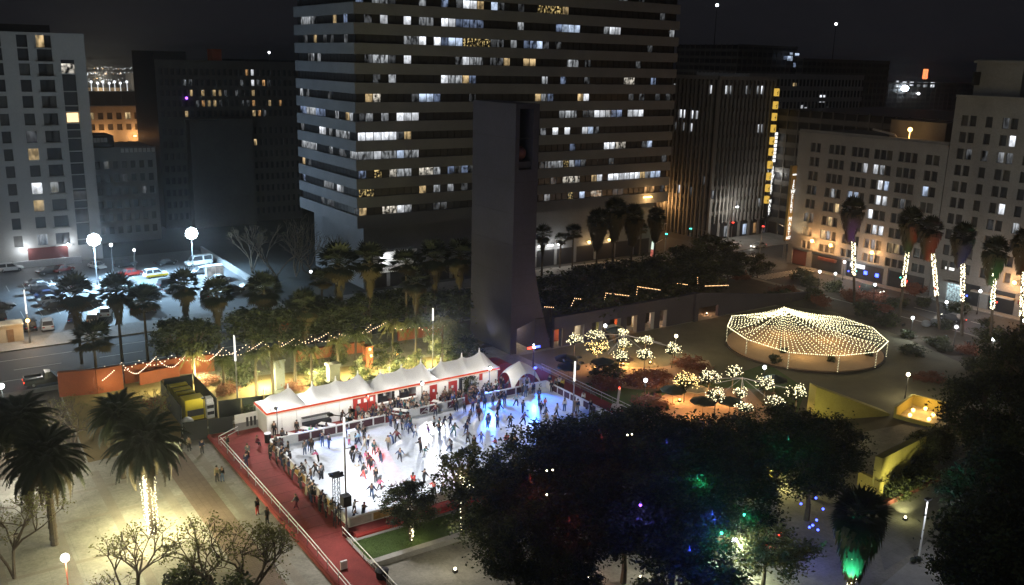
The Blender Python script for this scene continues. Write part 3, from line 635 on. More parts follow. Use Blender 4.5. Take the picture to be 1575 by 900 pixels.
for py0, py1, t_ in ((98,113,"m"),(116,140,"glass"),(142,162,"glass"),(164,171,"glass"),(173,189,"o"),(191,199,"glass"),(201,212,"glass"),(215,232,"glass"),(236,250,"glass"),(254,268,"glass"),(271,290,"glass"),(295,308,"d"),(311,320,"glass"),(323,342,"d"),(346,368,"glass")):
    xm = 106+.064*(py0-112); z1, z0 = on_y(xm, py0, 205.2)[1], on_y(xm, py1, 205.2)[1]
    F.pane(sA+.05, sB-.05, max(z0,3.5), max(z1,3.6), t_, inset=.05)
    F.slab(sA, sB, z0-.22, z0, .2)
local(MB().box(sA+.2,205.2,on_y(110,188,205)[1],sB-.2,205.3,on_y(110,174,205)[1]).build("bright_window", em("bright_room",(1,.78,.42),1.6)), ap)
F.slab(0, 35.6, 45.6, 46.1, .25, .4)
F.finish("wall", K["stucco"])
local(MB().box(0,204.97,45.4,0.1,205,45.5).box(6,208,45.4,30,224,47.6).build("roof_plant", K["darkwall"]), ap)
local(MB().box(21.5,204.6,.14,28.9,205,3.6).build("garage_wall", K["terracotta"]), ap)
for x_, z_, w_ in ((20.9,3.7,160),(28.9,3.9,160)):
    local(MB().ball((x_,204.3,z_),.30,8,5).bar((x_,204.4,z_),(x_,205,z_),.1,.1).build("wall_lamp", em("cool_wall_lamp",(.85,.93,1),12) if "cool_wall_lamp" not in bpy.data.materials else bpy.data.materials["cool_wall_lamp"]), ap)
    point(ap, Vector((x_,203.6,z_))-Vector(ap.location), w_*2.2, (.85,.92,1), .3)
lw = thing("lot_wall", "low white wall along the foot of the apartment block", "wall", (0,203,0)); MB().box(-10,-.3,.14,31,0,1.5).build("wall", K["white"], lw)
lw2 = thing("lot_wall", "low sloping white wall along the right side of the car park", "wall", (55.2,152,0)); MB().box(0,10,.1,.4,50,1.4).build("wall", K["conc2"], lw2)
# dim building with roof lettering, right of the apartment block
db = thing("lettered_building", "dim blue-grey building with roof lettering behind the car park floodlights", "building", (37.5,222,0))
local(MB().box(37.5,222.4,0,51.8,240,21.4).box(37.5,222.5,21.4,43,232,24.4).build("core", K["glassd"]), db)
F = Facade(db, (37.5,222.4), (1,0), (0,-1), .4); spans = [(1+i*1.9, 2.1+i*1.9) for i in range(7)]; rws = [(2+3*r, 3.7+3*r) for r in range(6)]
F.rows(0, 14.3, 0, 21.8, rws, spans)
for i, s_ in enumerate(spans):
    for j, r in enumerate(rws): F.pane(s_[0]+.01,s_[1]-.01,r[0]+.01,r[1]-.01,"d" if (i*7+j*3) % 11 == 0 else "glass")
F.finish("wall", K["conc2"])
lt = MB()
for i in range(8): lt.box(44.2+i*.95,221.7,20.6,44.9+i*.95,221.9,21.5)
local(lt.build("sign_lettering", K["whitem"]), db)
lt = MB()
for i in range(5): lt.box(37.9+i*.75,221.7,23.0,38.5+i*.75,222.3,24.0)
local(lt.build("sign_lettering", K["whitem"]), db)
ob = thing("arcaded_building", "low distant building glowing orange under street lights", "building", (51,300,0))
local(MB().box(50,300.5,0,70.5,318,26).build("core", K["glassd"]), ob)
F = Facade(ob, (50,300.5), (1,0), (0,-1), .5); spans = [(1.5+i*2.6, 3.0+i*2.6) for i in range(7)]
F.rows(0, 20.5, 0, 26.4, [(10,12.2),(14.2,16.2),(19.6,21.4),(22.8,24.8)], spans)
for i, s_ in enumerate(spans):
    for j, r in enumerate([(10,12.2),(14.2,16.2),(19.6,21.4),(22.8,24.8)]): F.pane(s_[0]+.01,s_[1]-.01,r[0]+.01,r[1]-.01,"y" if (i,j) in ((0,3),(4,3)) else "glass")
F.slab(0, 20.5, 26.2, 26.8, .8)
F.finish("wall", K["stone"])
for x_, z_ in ((55,17.9),(64,17.9),(67.5,14)):
    local(MB().box(x_-.4,298.6,z_-.3,x_+.4,299.2,z_).bar((x_,299,z_-.1),(x_,300,z_-.1),.1,.1).build("wall_lamp", K["sodium"]), ob); point(ob, Vector((x_,297.2,z_))-Vector(ob.location), 1500, (1,.45,.14), .5)
# dark tower block with warm windows
dk = thing("dark_brick_tower", "dark brick tower block with columns of warm lit windows left of the banded tower", "building", (55.8,235,0))
local(MB().box(56,235.4,0,63.6,258,43.2).box(63.6,235.4,0,78.2,258,41).box(78.2,235.4,0,92,258,41.6).build("core", K["glassd"]), dk)
F = Facade(dk, (56,235.4), (1,0), (0,-1), .4)
spans = [(.8+i*1.42, 1.6+i*1.42) for i in range(25)]; rws = [(28.2+2.55*r-.75, 28.2+2.55*r+.75) for r in range(5)]; rwl = [(2+3*r, 3.6+3*r) for r in range(8)]
F.rows(0, 36, 0, 41.2, rwl+rws, spans)
litd = {}
for px, py, t_ in ((288,123,"d"),(294,123,"d"),(310,137,"y"),(329,136,"d"),(336,137,"y"),(296,149,"y"),(329,149,"y"),(336,149,"y"),(302,162,"d"),(309,162,"y"),(316,161,"o"),(323,161,"y"),(329,161,"y"),(336,161,"d"),(289,173,"y"),(377,114,"o"),(385,113,"W"),(368,131,"d"),(386,132,"W"),(395,131,"d"),(402,131,"o"),(410,131,"d"),(386,147,"y"),(368,146,"d"),(370,162,"d"),(379,162,"d"),(387,162,"o"),(411,163,"d"),(419,162,"y"),(428,162,"o"),(387,178,"y"),(396,178,"o"),(404,178,"y"),(410,178,"d"),(372,194,"d"),(380,209,"y"),(388,209,"o"),(373,224,"o"),(381,224,"y"),(389,224,"y"),(345,148,"d")):
    u_, z_ = on_y(px, py, 235.2); allr = rwl+rws
    litd[(min(range(25), key=lambda q: abs(sum(spans[q])/2+56-u_)), min(range(len(allr)), key=lambda q: abs(sum(allr[q])/2-z_)))] = t_
for i, s_ in enumerate(spans):
    for j, r in enumerate(rwl+rws):
        if j >= 5 or (i, j) in litd: F.pane(s_[0]+.01,s_[1]-.01,r[0]+.01,r[1]-.01,litd.get((i,j),"glass"))
F.finish("wall", K["darkwall"])
local(MB().box(62.4,231.5,0,78,235.3,26.4).box(62.2,231.3,26.4,78.2,235.32,27.0).build("annex", K["darkwall"]), dk)
local(MB().box(70.2,236,41,72.6,240,44).build("chimney", K["orange"]), dk)
local(MB().box(84.6,235.5,41.6,85,236,43.2).build("antenna", K["metal"]), dk); local(MB().ball((84.8,235.8,43.5),.3,8,5).build("beacon", K["globe"]), dk)
u_, z_ = on_y(287,151,234.6); local(MB().ball((u_,234.6,z_),.32,8,5).build("purple_lamp", K["purplelamp"]), dk)
# hints of the city beyond
cl = MB(); rnd = random.Random(4)
for i in range(190):
    px = rnd.uniform(132,240); py = rnd.choice([rnd.uniform(103,107), rnd.uniform(111,115), rnd.uniform(111,116), rnd.uniform(120,130)])
    if py > 119 and px > 204: continue
    d_ = 900 if py > 119 else 1500
    u_, z_ = on_y(px, py, d_); cl.mat(0 if rnd.random() < .8 else 1).octa((u_, d_+rnd.uniform(0,20), z_), .42*(d_/900)*rnd.uniform(.4,1.3))
cl.build("city_lights", [em("far_city_light",(.9,.95,1),1.6), em("far_amber_light",(1,.6,.25),3)], stuff=True)
def far_slab(name, label, pxs, y, m, h0=0):
    (u0, z0), (u1, z1) = on_y(pxs[0], pxs[1], y), on_y(pxs[2], pxs[1], y)
    r = thing(name, label, "building", (u0, y, 0)); mb = MB().box(0,0,0,u1-u0,20,z0)
    for i in range(int((u1-u0)/6)): mb.box(i*6+1,-.3,max(0,z0-12),i*6+1.6,0,z0-.5)
    mb.box(0,-.5,z0-.6,u1-u0,0,z0+.5); mb.build("wall", m, r); return r
far_slab("silo_block", "pale grey far block among the distant city lights", (201,113,221), 800, pm("far_grey",(.35,.35,.37),.9,.2,.05))
far_slab("warehouse", "long far shed with an amber lit roof edge below the city lights", (132,136,200), 780, pm("far_amber",(.30,.22,.13),.9,.3,.05))
fd = thing("yard_light", "bank of glaring white yard lights in the far distance", "lamp", (0,0,0))
u0, z0 = on_y(135,126,770)
for i, px in enumerate((140,150,158,168,176,185,195)):
    u_, z_ = on_y(px, 126+(i % 2)*2, 770); MB().ball((u_,770,z_),1.1,8,5).tube((u_,770,0),(u_,770,z_-1),.2).build("lamp_head", bpy.data.materials["far_city_light"], fd)
point(fd, (u_-20,765,z_+2), 26000, (1,.85,.6), 1)
far_slab("dark_shed", "black low roof between the far lights and the orange arcade", (135,143,236), 420, K["darkwall"])
# ---- floodlights of the car park
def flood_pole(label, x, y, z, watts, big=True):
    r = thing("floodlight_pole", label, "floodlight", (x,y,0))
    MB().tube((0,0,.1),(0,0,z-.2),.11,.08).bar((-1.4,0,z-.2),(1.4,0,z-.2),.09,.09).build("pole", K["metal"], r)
    for s_, q_ in [(.72*math.cos(k_*.7854),.72*math.sin(k_*.7854)) for k_ in range(8)]+[(0,0)]:  # round cluster of oversized lenses imitates the lamp's glare
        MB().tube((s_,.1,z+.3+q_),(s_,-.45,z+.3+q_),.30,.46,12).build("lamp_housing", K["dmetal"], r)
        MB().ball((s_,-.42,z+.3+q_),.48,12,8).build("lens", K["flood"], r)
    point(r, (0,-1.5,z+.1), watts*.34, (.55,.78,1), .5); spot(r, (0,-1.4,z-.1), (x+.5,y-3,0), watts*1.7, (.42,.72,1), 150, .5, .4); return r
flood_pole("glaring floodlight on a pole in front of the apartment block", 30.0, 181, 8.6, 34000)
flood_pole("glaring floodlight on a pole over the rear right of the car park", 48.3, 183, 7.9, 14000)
def small_lamp(label, x, y, z, mat, watts, col, r0=.28, post=K["dmetal"], cat="lamp", name="post_lamp", group=None, base=.1):
    r = thing(name, label, cat, (x,y,0), group=group)
    MB().tube((0,0,base),(0,0,z-r0*.8),.07,.05,6).tube((0,0,base),(0,0,base+.5),.14,.10,6).build("post", post, r)
    MB().ball((0,0,z),r0,10,7).build("globe", mat, r)
    if watts: point(r, (0,-(r0+.1),z-.1), watts*1.6, col, .2)
    return r
small_lamp("small white lamp on a post right of the left floodlight", 33.5, 184, 7.0, K["globe"], 300, (.85,.93,1), .3)
small_lamp("small teal white lamp on a post behind the parked cars", 38, 186, 5.2, K["globe"], 200, (.75,.95,1), .26)
# ---- attendants' shelter, booth
sh = thing("parking_shelter", "small lit attendant shelter at the right of the car park", "shelter", (*at(330,428,.14),.14))
MB().box(-1.6,-.8,0,1.6,-.7,.5).box(-1.6,.8,0,1.6,.9,2.5).box(-1.65,-.85,2.5,1.65,.95,2.65).box(-1.6,-.8,.5,-1.5,.9,2.5).box(1.5,-.8,.5,1.6,.9,2.5).box(-.05,-.8,.5,.05,-.72,2.5).build("frame", K["whitem"], sh)
MB().box(-1.5,-.79,.5,-.06,-.75,2.49).box(.06,-.79,.5,1.5,-.75,2.49).build("pane", lit_window("shelter_glass",(.9,.97,1),.9,.3), sh)
point(sh, (0,0,2.2), 60, (.9,.97,1), .2)
bo = thing("ticket_booth", "small cream lit booth at the street edge of the car park", "booth", (*at(6,524,.14),.14))
MB().box(-2.6,-1.3,0,2.6,1.3,2.5).box(-2.75,-1.45,2.5,2.75,1.45,2.7).box(-2.2,-1.36,1.1,-.6,-1.3,2.0).build("hut", K["beige"], bo); MB().box(.4,-1.37,0,1.3,-1.31,2.0).build("door", K["wood"], bo)
sl = thing("street_lamp", "street lamp with a bright white arm and a low amber lantern by the car park", "street lamp", (*at(46,527,.13),.13))
hz_ = top_z(38,447,sl.location.x,sl.location.y)
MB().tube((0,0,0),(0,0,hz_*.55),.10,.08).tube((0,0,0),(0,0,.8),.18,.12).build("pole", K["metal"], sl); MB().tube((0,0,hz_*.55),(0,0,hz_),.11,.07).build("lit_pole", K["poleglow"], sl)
MB().ball((0,-.25,hz_*.28+1.2),.30,8,6).build("lantern", K["sodium"], sl); point(sl, (0,-.6,hz_*.28+1.1), 600, (1,.62,.3), .2); point(sl, (.5,-.6,hz_), 2600, (1,.93,.8), .2)
# ---- cars
def car_parts(L, W, Ht, kind):
    """meshes of one car, nose towards +x"""
    zb, zs = .28, (.86 if kind == "sedan" else .98 if kind != "van" else 1.15)
    st = [(-L/2,zb+.12,zs-.10,W/2-.14),(-L/2+.25,zb,zs,W/2-.04),(-L*.28,zb,zs+.02,W/2),(0,zb,zs,W/2),(L*.22,zb,zs-.02,W/2),(L*.40,zb,zs-.12,W/2-.05),(L/2-.12,zb+.02,zs-.22,W/2-.12),(L/2,zb+.15,zs-.34,W/2-.26)]
    b = MB()
    def sec(x, z0, z1, w): return [(x,-w,z0+.1),(x,-w+.02,(z0+z1)/2),(x,-w+.06,z1-.05),(x,-w+.16,z1),(x,w-.16,z1),(x,w-.06,z1-.05),(x,w-.02,(z0+z1)/2),(x,w,z0+.1),(x,w-.12,z0),(x,-w+.12,z0)]
    S = [sec(*s_) for s_ in st]; n_ = 10
    for a, c in zip(S, S[1:]):
        for i in range(n_): j = (i+1) % n_; b.face([a[i], c[i], c[j], a[j]])
    b.face(list(reversed(S[0]))); b.face(S[-1])
    if kind == "sedan": cb = [(-L*.36,zs),(-L*.20,Ht),(L*.06,Ht),(L*.22,zs-.02)]
    elif kind == "suv": cb = [(-L*.46,zs),(-L*.42,Ht),(L*.08,Ht),(L*.24,zs-.02)]
    elif kind == "van": cb = [(-L*.49,zs),(-L*.485,Ht),(L*.22,Ht),(L*.36,zs-.02)]
    else: cb = [(-L*.06,zs),(-L*.03,Ht),(L*.10,Ht),(L*.22,zs-.02)]
    (x0,z0),(x1,z1),(x2,z2),(x3,z3) = cb; w0, w1 = W/2-.08, W/2-.24
    P = [(x0,-w0,z0),(x1,-w1,z1),(x2,-w1,z2),(x3,-w0,z3)]; Q = [(x,-y,z) for x,y,z in P]
    b.face(P); b.face(list(reversed(Q)))
    for i in range(3): b.face([P[i], Q[i], Q[i+1], P[i+1]])
    if kind == "pickup": b.box(-L*.47,-W/2+.04,zs,-L*.08,-W/2+.14,zs+.28).box(-L*.47,W/2-.14,zs,-L*.08,W/2-.04,zs+.28).box(-L*.48,-W/2+.04,zs-.1,-L*.46,W/2-.04,zs+.28)
    for s_ in (-1,1): b.box(L*.20,s_*(W/2)-.09 if s_>0 else -W/2-.09,zs,L*.23,s_*(W/2)+.09 if s_>0 else -W/2+.09,zs+.13)
    g = MB(); e = .012
    def lerp(a, c, t): return tuple(a[i]+(c[i]-a[i])*t for i in range(3))
    def pane(q, f=.1):
        c = Vector((0,0,0))
        for p in q: c += Vector(p)/len(q)
        n_ = (Vector(q[1])-Vector(q[0])).cross(Vector(q[2])-Vector(q[0])).normalized()
        if n_.dot(c-Vector((0,0,zs))) < 0: n_ = -n_
        g.face([Vector(p).lerp(c, f)+n_*e for p in q])
    mid = (x1+x2)/2
    for Pq in (P, Q):
        m0, m1 = (mid,Pq[0][1],zs), (mid,Pq[1][1],Ht)
        pane([Pq[0],Pq[1],m1,m0], .14)
        pane([m0,m1,Pq[2],Pq[3]], .14)
    pane([P[2],Q[2],Q[3],P[3]], .08); pane([P[0],P[1],Q[1],Q[0]], .10)
    wh = MB().tube((0,-.11,0),(0,.11,0),.33,.33,14); rim = MB().tube((0,-.125,0),(0,.125,0),.19,.19,8)
    hl = MB().box(L/2-.16,-.2,zs-.36,L/2+.005,.2,zs-.22); tl = MB().box(-L/2-.012,-.16,zs-.28,-L/2+.1,.16,zs-.10)
    return dict(body=b.mesh(kind+"_body", K["whitem"], True), glass=g.mesh(kind+"_glass", K["glass"]), wheel=wh.mesh("wheel", K["tyre"]), rim=rim.mesh("rim", K["metal"]), hl=hl.mesh("headlight", bpy.data.materials.get("lamp_glass") or pm("lamp_glass",(.75,.78,.8),.1,0)), tl=tl.mesh("tail_light", bpy.data.materials.get("red_lens") or pm("red_lens",(.25,.012,.01),.2,0)), L=L, W=W, zs=zs)
KIND = dict(sedan=car_parts(4.6,1.8,1.42,"sedan"), suv=car_parts(4.6,1.88,1.70,"suv"), van=car_parts(5.4,2.0,2.15,"van"), pickup=car_parts(5.5,1.95,1.75,"pickup"))
PAINT = {}
def paint(n):
    c = dict(black=(.012,.012,.014),white=(.72,.72,.70),silver=(.40,.41,.42),grey=(.13,.135,.14),blue=(.03,.05,.13),red=(.22,.015,.012),green=(.10,.19,.15),yellow=(.70,.45,.02),tan=(.36,.30,.22),charcoal=(.035,.036,.04))[n]
    if n not in PAINT: PAINT[n] = pm("car_paint_"+n, c, .28, 0, coat=.6)
    return PAINT[n]
def car(kind, col, x, y, z, rz, label, group, lights=None, roof=None, name=None):
    k = KIND[kind]; r = thing(name or ("van" if kind == "van" else "pickup_truck" if kind == "pickup" else "car"), label, "van" if kind == "van" else "pickup truck" if kind == "pickup" else "car", (x,y,z), rz, group)
    inst("body", k["body"], r, mats=[paint(col)]); inst("window_glass", k["glass"], r)
    for sx in (-.30,.31):
        for sy in (-1,1):
            w_ = inst("wheel", k["wheel"], r, (sx*k["L"], sy*(k["W"]/2-.13), .33)); inst("rim", k["rim"], w_)
    for sy in (-1,1):
        a = inst("headlight", k["hl"], r, (0, sy*(k["W"]/2-.42), 0)); b_ = inst("tail_light", k["tl"], r, (0, sy*(k["W"]/2-.32), 0))
        if lights: a.material_slots[0].link = 'OBJECT'; a.material_slots[0].material = K["headlight"]; b_.material_slots[0].link = 'OBJECT'; b_.material_slots[0].material = K["taillight"]
    if lights:
        point(r, (k["L"]/2+.5,0,.6), 40, (1,.92,.78), .1); point(r, (-k["L"]/2-.4,0,.7), 8, (1,.1,.05), .1)
    return r
GP = "cars standing in the car park"
CARS = [("suv","white",17,417,0,"white SUV at the rear left of the car park by the low wall"),("sedan","black",76,421,.3,"black sedan under the apartment block's garage wall"),("sedan","red",97,418,.5,"dark red sedan right of the garage wall in the car park"),
 ("sedan","black",59,439,.05,"black sedan rearmost in the tight left row of the car park"),("sedan","silver",66,444,.05,"silver sedan second in the tight left row of the car park"),("suv","charcoal",67,451,.05,"charcoal SUV third in the tight left row of the car park"),("sedan","blue",75,458,.05,"navy sedan in the middle of the tight left row"),("sedan","silver",80,466,.05,"pale silver sedan just behind the foremost car of the tight left row"),("sedan","charcoal",87,475,.12,"long charcoal sedan foremost in the tight left row"),
 ("suv","white",99,444,1.7,"white SUV between the left row and the dark palm"),("sedan","black",94,434,1.6,"black sedan behind the white SUV by the palm"),("suv","black",137,469,.1,"black SUV with gleaming roof right of the left row"),("sedan","black",1,476,.2,"black sedan cut by the left edge, rear one"),("suv","black",2,493,1.5,"black SUV cut by the left edge above the booth"),("sedan","silver",17,505,1.5,"silver sedan parked behind the cream booth"),("suv","black",47,506,1.5,"black SUV nose out beside the street lamp"),("suv","silver",73,505,1.5,"silver SUV nose out right of the street lamp"),
 ("sedan","blue",115,493,1.3,"blue-grey sedan in the front line under the palms"),("suv","tan",144,495,1.3,"tan SUV in the front line under the palms"),("sedan","white",163,485,1.3,"white sedan half hidden by the palms of the front line"),("sedan","white",150,413,-1.2,"lone white sedan on the bright rear apron of the car park"),("suv","black",192,410,.1,"black SUV at the rear beyond the palms"),("sedan","black",255,407,.1,"black sedan at the rear centre of the car park"),("sedan","red",203,424,.2,"dark red sedan left of the yellow and white taxi"),("van","white",306,408,3.25,"big white van at the rear right of the car park"),("sedan","silver",309,421,3.2,"silver sedan in front of the big white van"),("sedan","white",334,434,3.4,"white sedan in front of the lit shelter"),
 ("sedan","green",222,447,.1,"pale green sedan in the middle of the car park"),("sedan","black",228,457,.1,"black sedan in front of the pale green one"),("suv","charcoal",262,441,.2,"charcoal SUV with gleaming roof right of the pale green sedan"),("sedan","grey",271,449,.15,"grey sedan in front of the gleaming charcoal SUV"),("suv","black",208,477,1.4,"black SUV alone on the front middle apron"),("sedan","grey",232,478,1.4,"grey sedan beside the SUV on the front middle apron"),("suv","grey",317,458,1.2,"grey SUV at the right front under the palm crowns"),("sedan","silver",378,447,3.3,"silver sedan by the right low wall of the car park"),("sedan","charcoal",356,451,3.2,"charcoal sedan left of the sedan by the right wall"),("suv","charcoal",118,445,1.6,"charcoal SUV behind the dark palm crown"),("sedan","grey",172,432,.1,"grey sedan half hidden between two palm crowns"),("sedan","silver",176,446,.1,"silver sedan below the grey one between two palm crowns")]
for kind, col, px, py, rz, lab in CARS: car(kind, col, *at(px, py, .14), .14, rz, lab, GP)
tx = car("suv", "white", *at(240,426,.14), .14, .1, "white taxi with yellow lower sides in the car park", GP)
MB().box(-2.2,-.96,.34,2.1,-.925,.72).box(-2.2,.925,.34,2.1,.96,.72).build("yellow_side", paint("yellow"), tx)
car("pickup", "black", *at(72,590), 0, 0.0, "black pickup truck braking on the street by the red wall", None, lights=True)
GJ = "cars at the junction"
car("sedan", "white", *at(1128,382), 0, 3.3, "white sedan waiting behind the crossing on the far side of the junction", GJ, lights=True)
car("sedan", "silver", *at(1166,381), 0, 3.2, "silver sedan with red tail lights crossing the junction", GJ, lights=True)
car("suv", "white", *at(1152,405), 0, 3.0, "white SUV with glowing tail lights nearest the park at the junction", GJ, lights=True)
car("sedan", "charcoal", *at(1110,351), 0, 3.2, "dark sedan far up the street beyond the junction", GJ, lights=True)
car("sedan", "charcoal", 153.0, 84, 0, 1.57, "dark sedan on the cross road below the shop fronts", GJ, lights=True)
car("suv", "grey", 158.4, 104, 0, -1.57, "grey SUV on the cross road beside the jewellery building", GJ, lights=True)
# ================================================================ the ice rink
DZ = .6
rk = thing("ice_rink", "white outdoor ice rink on a red carpeted deck in front of the white tents", "ice rink", (31.4,71.2,0))
local(MB().box(31.4,71.2,.1,69.3,92.0,.62).build("ice", K["ice"]), rk)
dk_ = MB().box(26.8,70.4,.1,31.39,99.2,DZ).box(31.39,92.01,.1,73.2,99.2,DZ).box(69.31,76,.1,73.2,92.01,DZ).box(31.39,69.7,.1,69.3,71.19,DZ)
dk_.extrude([(26.8,70.39,DZ),(26.8,47,.12),(26.8,47,.1),(26.8,70.39,.1)], (3.5,0,0))
dk_.tube((26.8,47.5,.16),(26.8,99.2,.42),.28,.28,8)
local(dk_.build("deck", K["red"]), rk)
sm_ = MB()
for i in range(14): sm_.box(26.85,71+i*2.0,DZ+.001,31.35,71.06+i*2.0,DZ+.006)
for i in range(18): sm_.box(32.6+i*2.2,92.1,DZ+.001,32.66+i*2.2,99.1,DZ+.006)
local(sm_.build('carpet_seam', pm('carpet_seam',(.15,.02,.02),.95,.3,2)), rk)
local(MB().tube((31.3,69.6,.34),(69,69.6,.34),.36,.36,8).build("padded_edge", K["redp"]), rk)
def barrier(label, p, q, styles, h=1.05, name="rink_barrier", toprail=True):
    p = Vector((*p, 0)); q = Vector((*q, 0)); d = q-p; L = d.length; n_ = len(styles); ang = math.atan2(d.y, d.x)
    r = thing(name, label, "barrier", (p.x, p.y, DZ), ang)
    w_ = L/n_
    for i, st in enumerate(styles):
        if st == '.': continue
        a, b_ = i*w_, (i+1)*w_
        fr_ = MB().box(a,-.05,0,a+.09,.05,h).box(b_-.09,-.05,0,b_,.05,h).box(a+.09,-.04,0,b_-.09,.04,.1).box(a+.09,-.04,h-.1,b_-.09,.04,h)
        if st == 'x': fr_.bar((a+.1,0,.1),(b_-.1,0,h-.1),.05,.05)
        fr_.build("panel_frame", K["whitem"], r)
        m_ = {'d':K["banner"],'x':K["banner"],'w':K["white"],'t':K["tanb"],'c':pm("clear_panel",(.5,.5,.48),.25,.3,1.2) if "clear_panel" not in bpy.data.materials else bpy.data.materials["clear_panel"]}[st]
        MB().box(a+.09,-.02,.1,b_-.09,.02,h-.1).build("panel", m_, r)
    if toprail: MB().box(0,-.08,h,L,.08,h+.07).build("handrail", K["whitem"], r)
    return r
barrier("left rink barrier of white and tan panels along the red deck", (31.4,71.2), (31.4,92), "wctcwcttwcwt", .95)
b1 = barrier("left stretch of the rear rink barrier with dark banners", (31.4,92), (45.5,92), "dwddddddd")
barrier("middle stretch of the rear rink barrier with crossed banners beside the bar counter", (48.8,92), (56.6,92), "wxxwxw")
b3 = barrier("right stretch of the rear rink barrier with a long dark banner by the arched tent", (59.6,92), (69.3,92), "wxdddw", 1.0)
text("C", (68.4,91.95,1.15), .6, (R90,0,0), K["dmetal"], b3); 
barrier("right rink barrier of dark panels in white frames beside the walkway", (69.3,92), (69.3,76), "wddddwddwdwd", 1.0)
nb = barrier("near rink barrier of clear and tan panels above the red padding", (31.4,71.2), (69.3,71.2), "ctcccwcccccwcccc", .95)
def railing(label, pts, h=1.0, n=None, group=None):
    r = thing("railing", label, "railing", pts[0], 0, group); o = Vector(pts[0])
    for a, b_ in zip(pts, pts[1:]):
        a, b_ = Vector(a)-o, Vector(b_)-o; L = (b_-a).length; k = max(1, int(L/2.2))
        MB().tube(a+Vector((0,0,h)), b_+Vector((0,0,h)), .045, n=6).build("top_rail", K["whitem"], r)
        MB().tube(a+Vector((0,0,h*.55)), b_+Vector((0,0,h*.55)), .035, n=6).build("mid_rail", K["whitem"], r)
        for i in range(k+1):
            c = a.lerp(b_, i/k); MB().tube(c, c+Vector((0,0,h)), .035, n=6).build("post", K["metal"], r)
    return r
railing("white double handrail along the outer edge of the red ramp", [(27.0,95.5,DZ),(27.0,70.4,DZ),(27.0,50,.15)])
railing("white double handrail on the grass side of the lower red ramp", [(30.2,70.0,DZ),(30.2,50,.15)])
railing("short white handrail at the rear corner of the red deck", [(26.9,95.9,DZ),(29.6,97.6,DZ)])
railing("white handrail along the outer side of the walkway right of the rink", [(73.0,98,DZ),(73.0,76,DZ)])
# ---- party tents
tt = thing("party_tent", "row of joined white peaked party tents with a red lit roof edge behind the rink", "tent", (32.4,95.2,DZ))
TU0, TU1, TV0, TV1 = 32.2, 63.9, 95.1, 99.3
EZ = 3.55
pk = [on_y(px, py, 97.2)[0] for px, py in ((406,612),(443,602),(480,596),(516,588),(550,581),(585,574),(617,568),(647,562),(678,557),(710,550),(737,546))]
pkz = [5.15,5.35,5.05,5.2,5.4,5.05,5.25,5.4,5.1,5.2,5.45]
seams = [(pk[1]+pk[2])/2, (pk[4]+pk[5])/2, (pk[7]+pk[8])/2]
def sect(u): return sum(u > s_ for s_ in seams)
roofs = {}
NU, NV = 132, 18
def rz(u, v):
    s_ = sect(u); best = 0.0
    fv = 1-abs(v-97.2)/((97.2-TV0) if v < 97.2 else (TV1-97.2)); fv = max(0, fv)
    lo = TU0 if s_ == 0 else seams[s_-1]; hi = TU1 if s_ == 3 else seams[s_]
    fe = min(1, (u-lo)/1.2, (hi-u)/1.2); fe = max(0, fe)
    ridge = 0
    for i, p in enumerate(pk):
        if sect(p) != s_: continue
        d_ = abs(u-p); ridge = max(ridge, (pkz[i]-EZ)*(.70+.30*max(0, 1-d_/1.5)**1.8))
    prof_ = .62*fv + .38*fv**2.4
    return EZ + ridge*prof_*(.10+.90*min(1,fe)**.8)
for s_ in range(4):
    lo = TU0 if s_ == 0 else seams[s_-1]+.01; hi = TU1 if s_ == 3 else seams[s_]-.01
    mb = MB(); nu = 44; g_ = []
    for i in range(nu+1):
        u = lo+(hi-lo)*i/nu; ue = min(max(u, lo+1e-4), hi-1e-4)
        g_.append([(u, TV0+(TV1-TV0)*j/NV, rz(ue, TV0+(TV1-TV0)*j/NV)) for j in range(NV+1)])
    for i in range(nu):
        for j in range(NV): mb.face([g_[i][j], g_[i+1][j], g_[i+1][j+1], g_[i][j+1]])
    local(mb.build("roof", K["white"], smooth=True), tt)
    for i, p in enumerate(pk):
        if sect(p) == s_: local(MB().tube((p,97.2,pkz[i]-.1),(p,97.2,pkz[i]+.45),.14,.04,8).ball((p,97.2,pkz[i]+.42),.09,6,4).build("finial", K["white"]), tt)
local(MB().box(TU0-.05,TV0-.06,EZ-.24,TU1+.05,TV0-.005,EZ-.04).box(TU0-.06,TV0,EZ-.24,TU0-.005,TV1,EZ-.04).build("red_edge_light", K["redled"]), tt)
local(MB().box(TU0-.05,TV0-.07,EZ-.34,TU1+.05,TV0-.005,EZ-.25).box(TU0-.07,TV0,EZ-.34,TU0-.005,TV1,EZ-.25).build("edge_trim", K["whiteled"]), tt)
for u in (33.5,37,41,44.5,48,52,55.5,59.5,62.5): point(tt, Vector((u,93.4,4.2))-Vector(tt.location), 240, (1,.93,.85), .25)
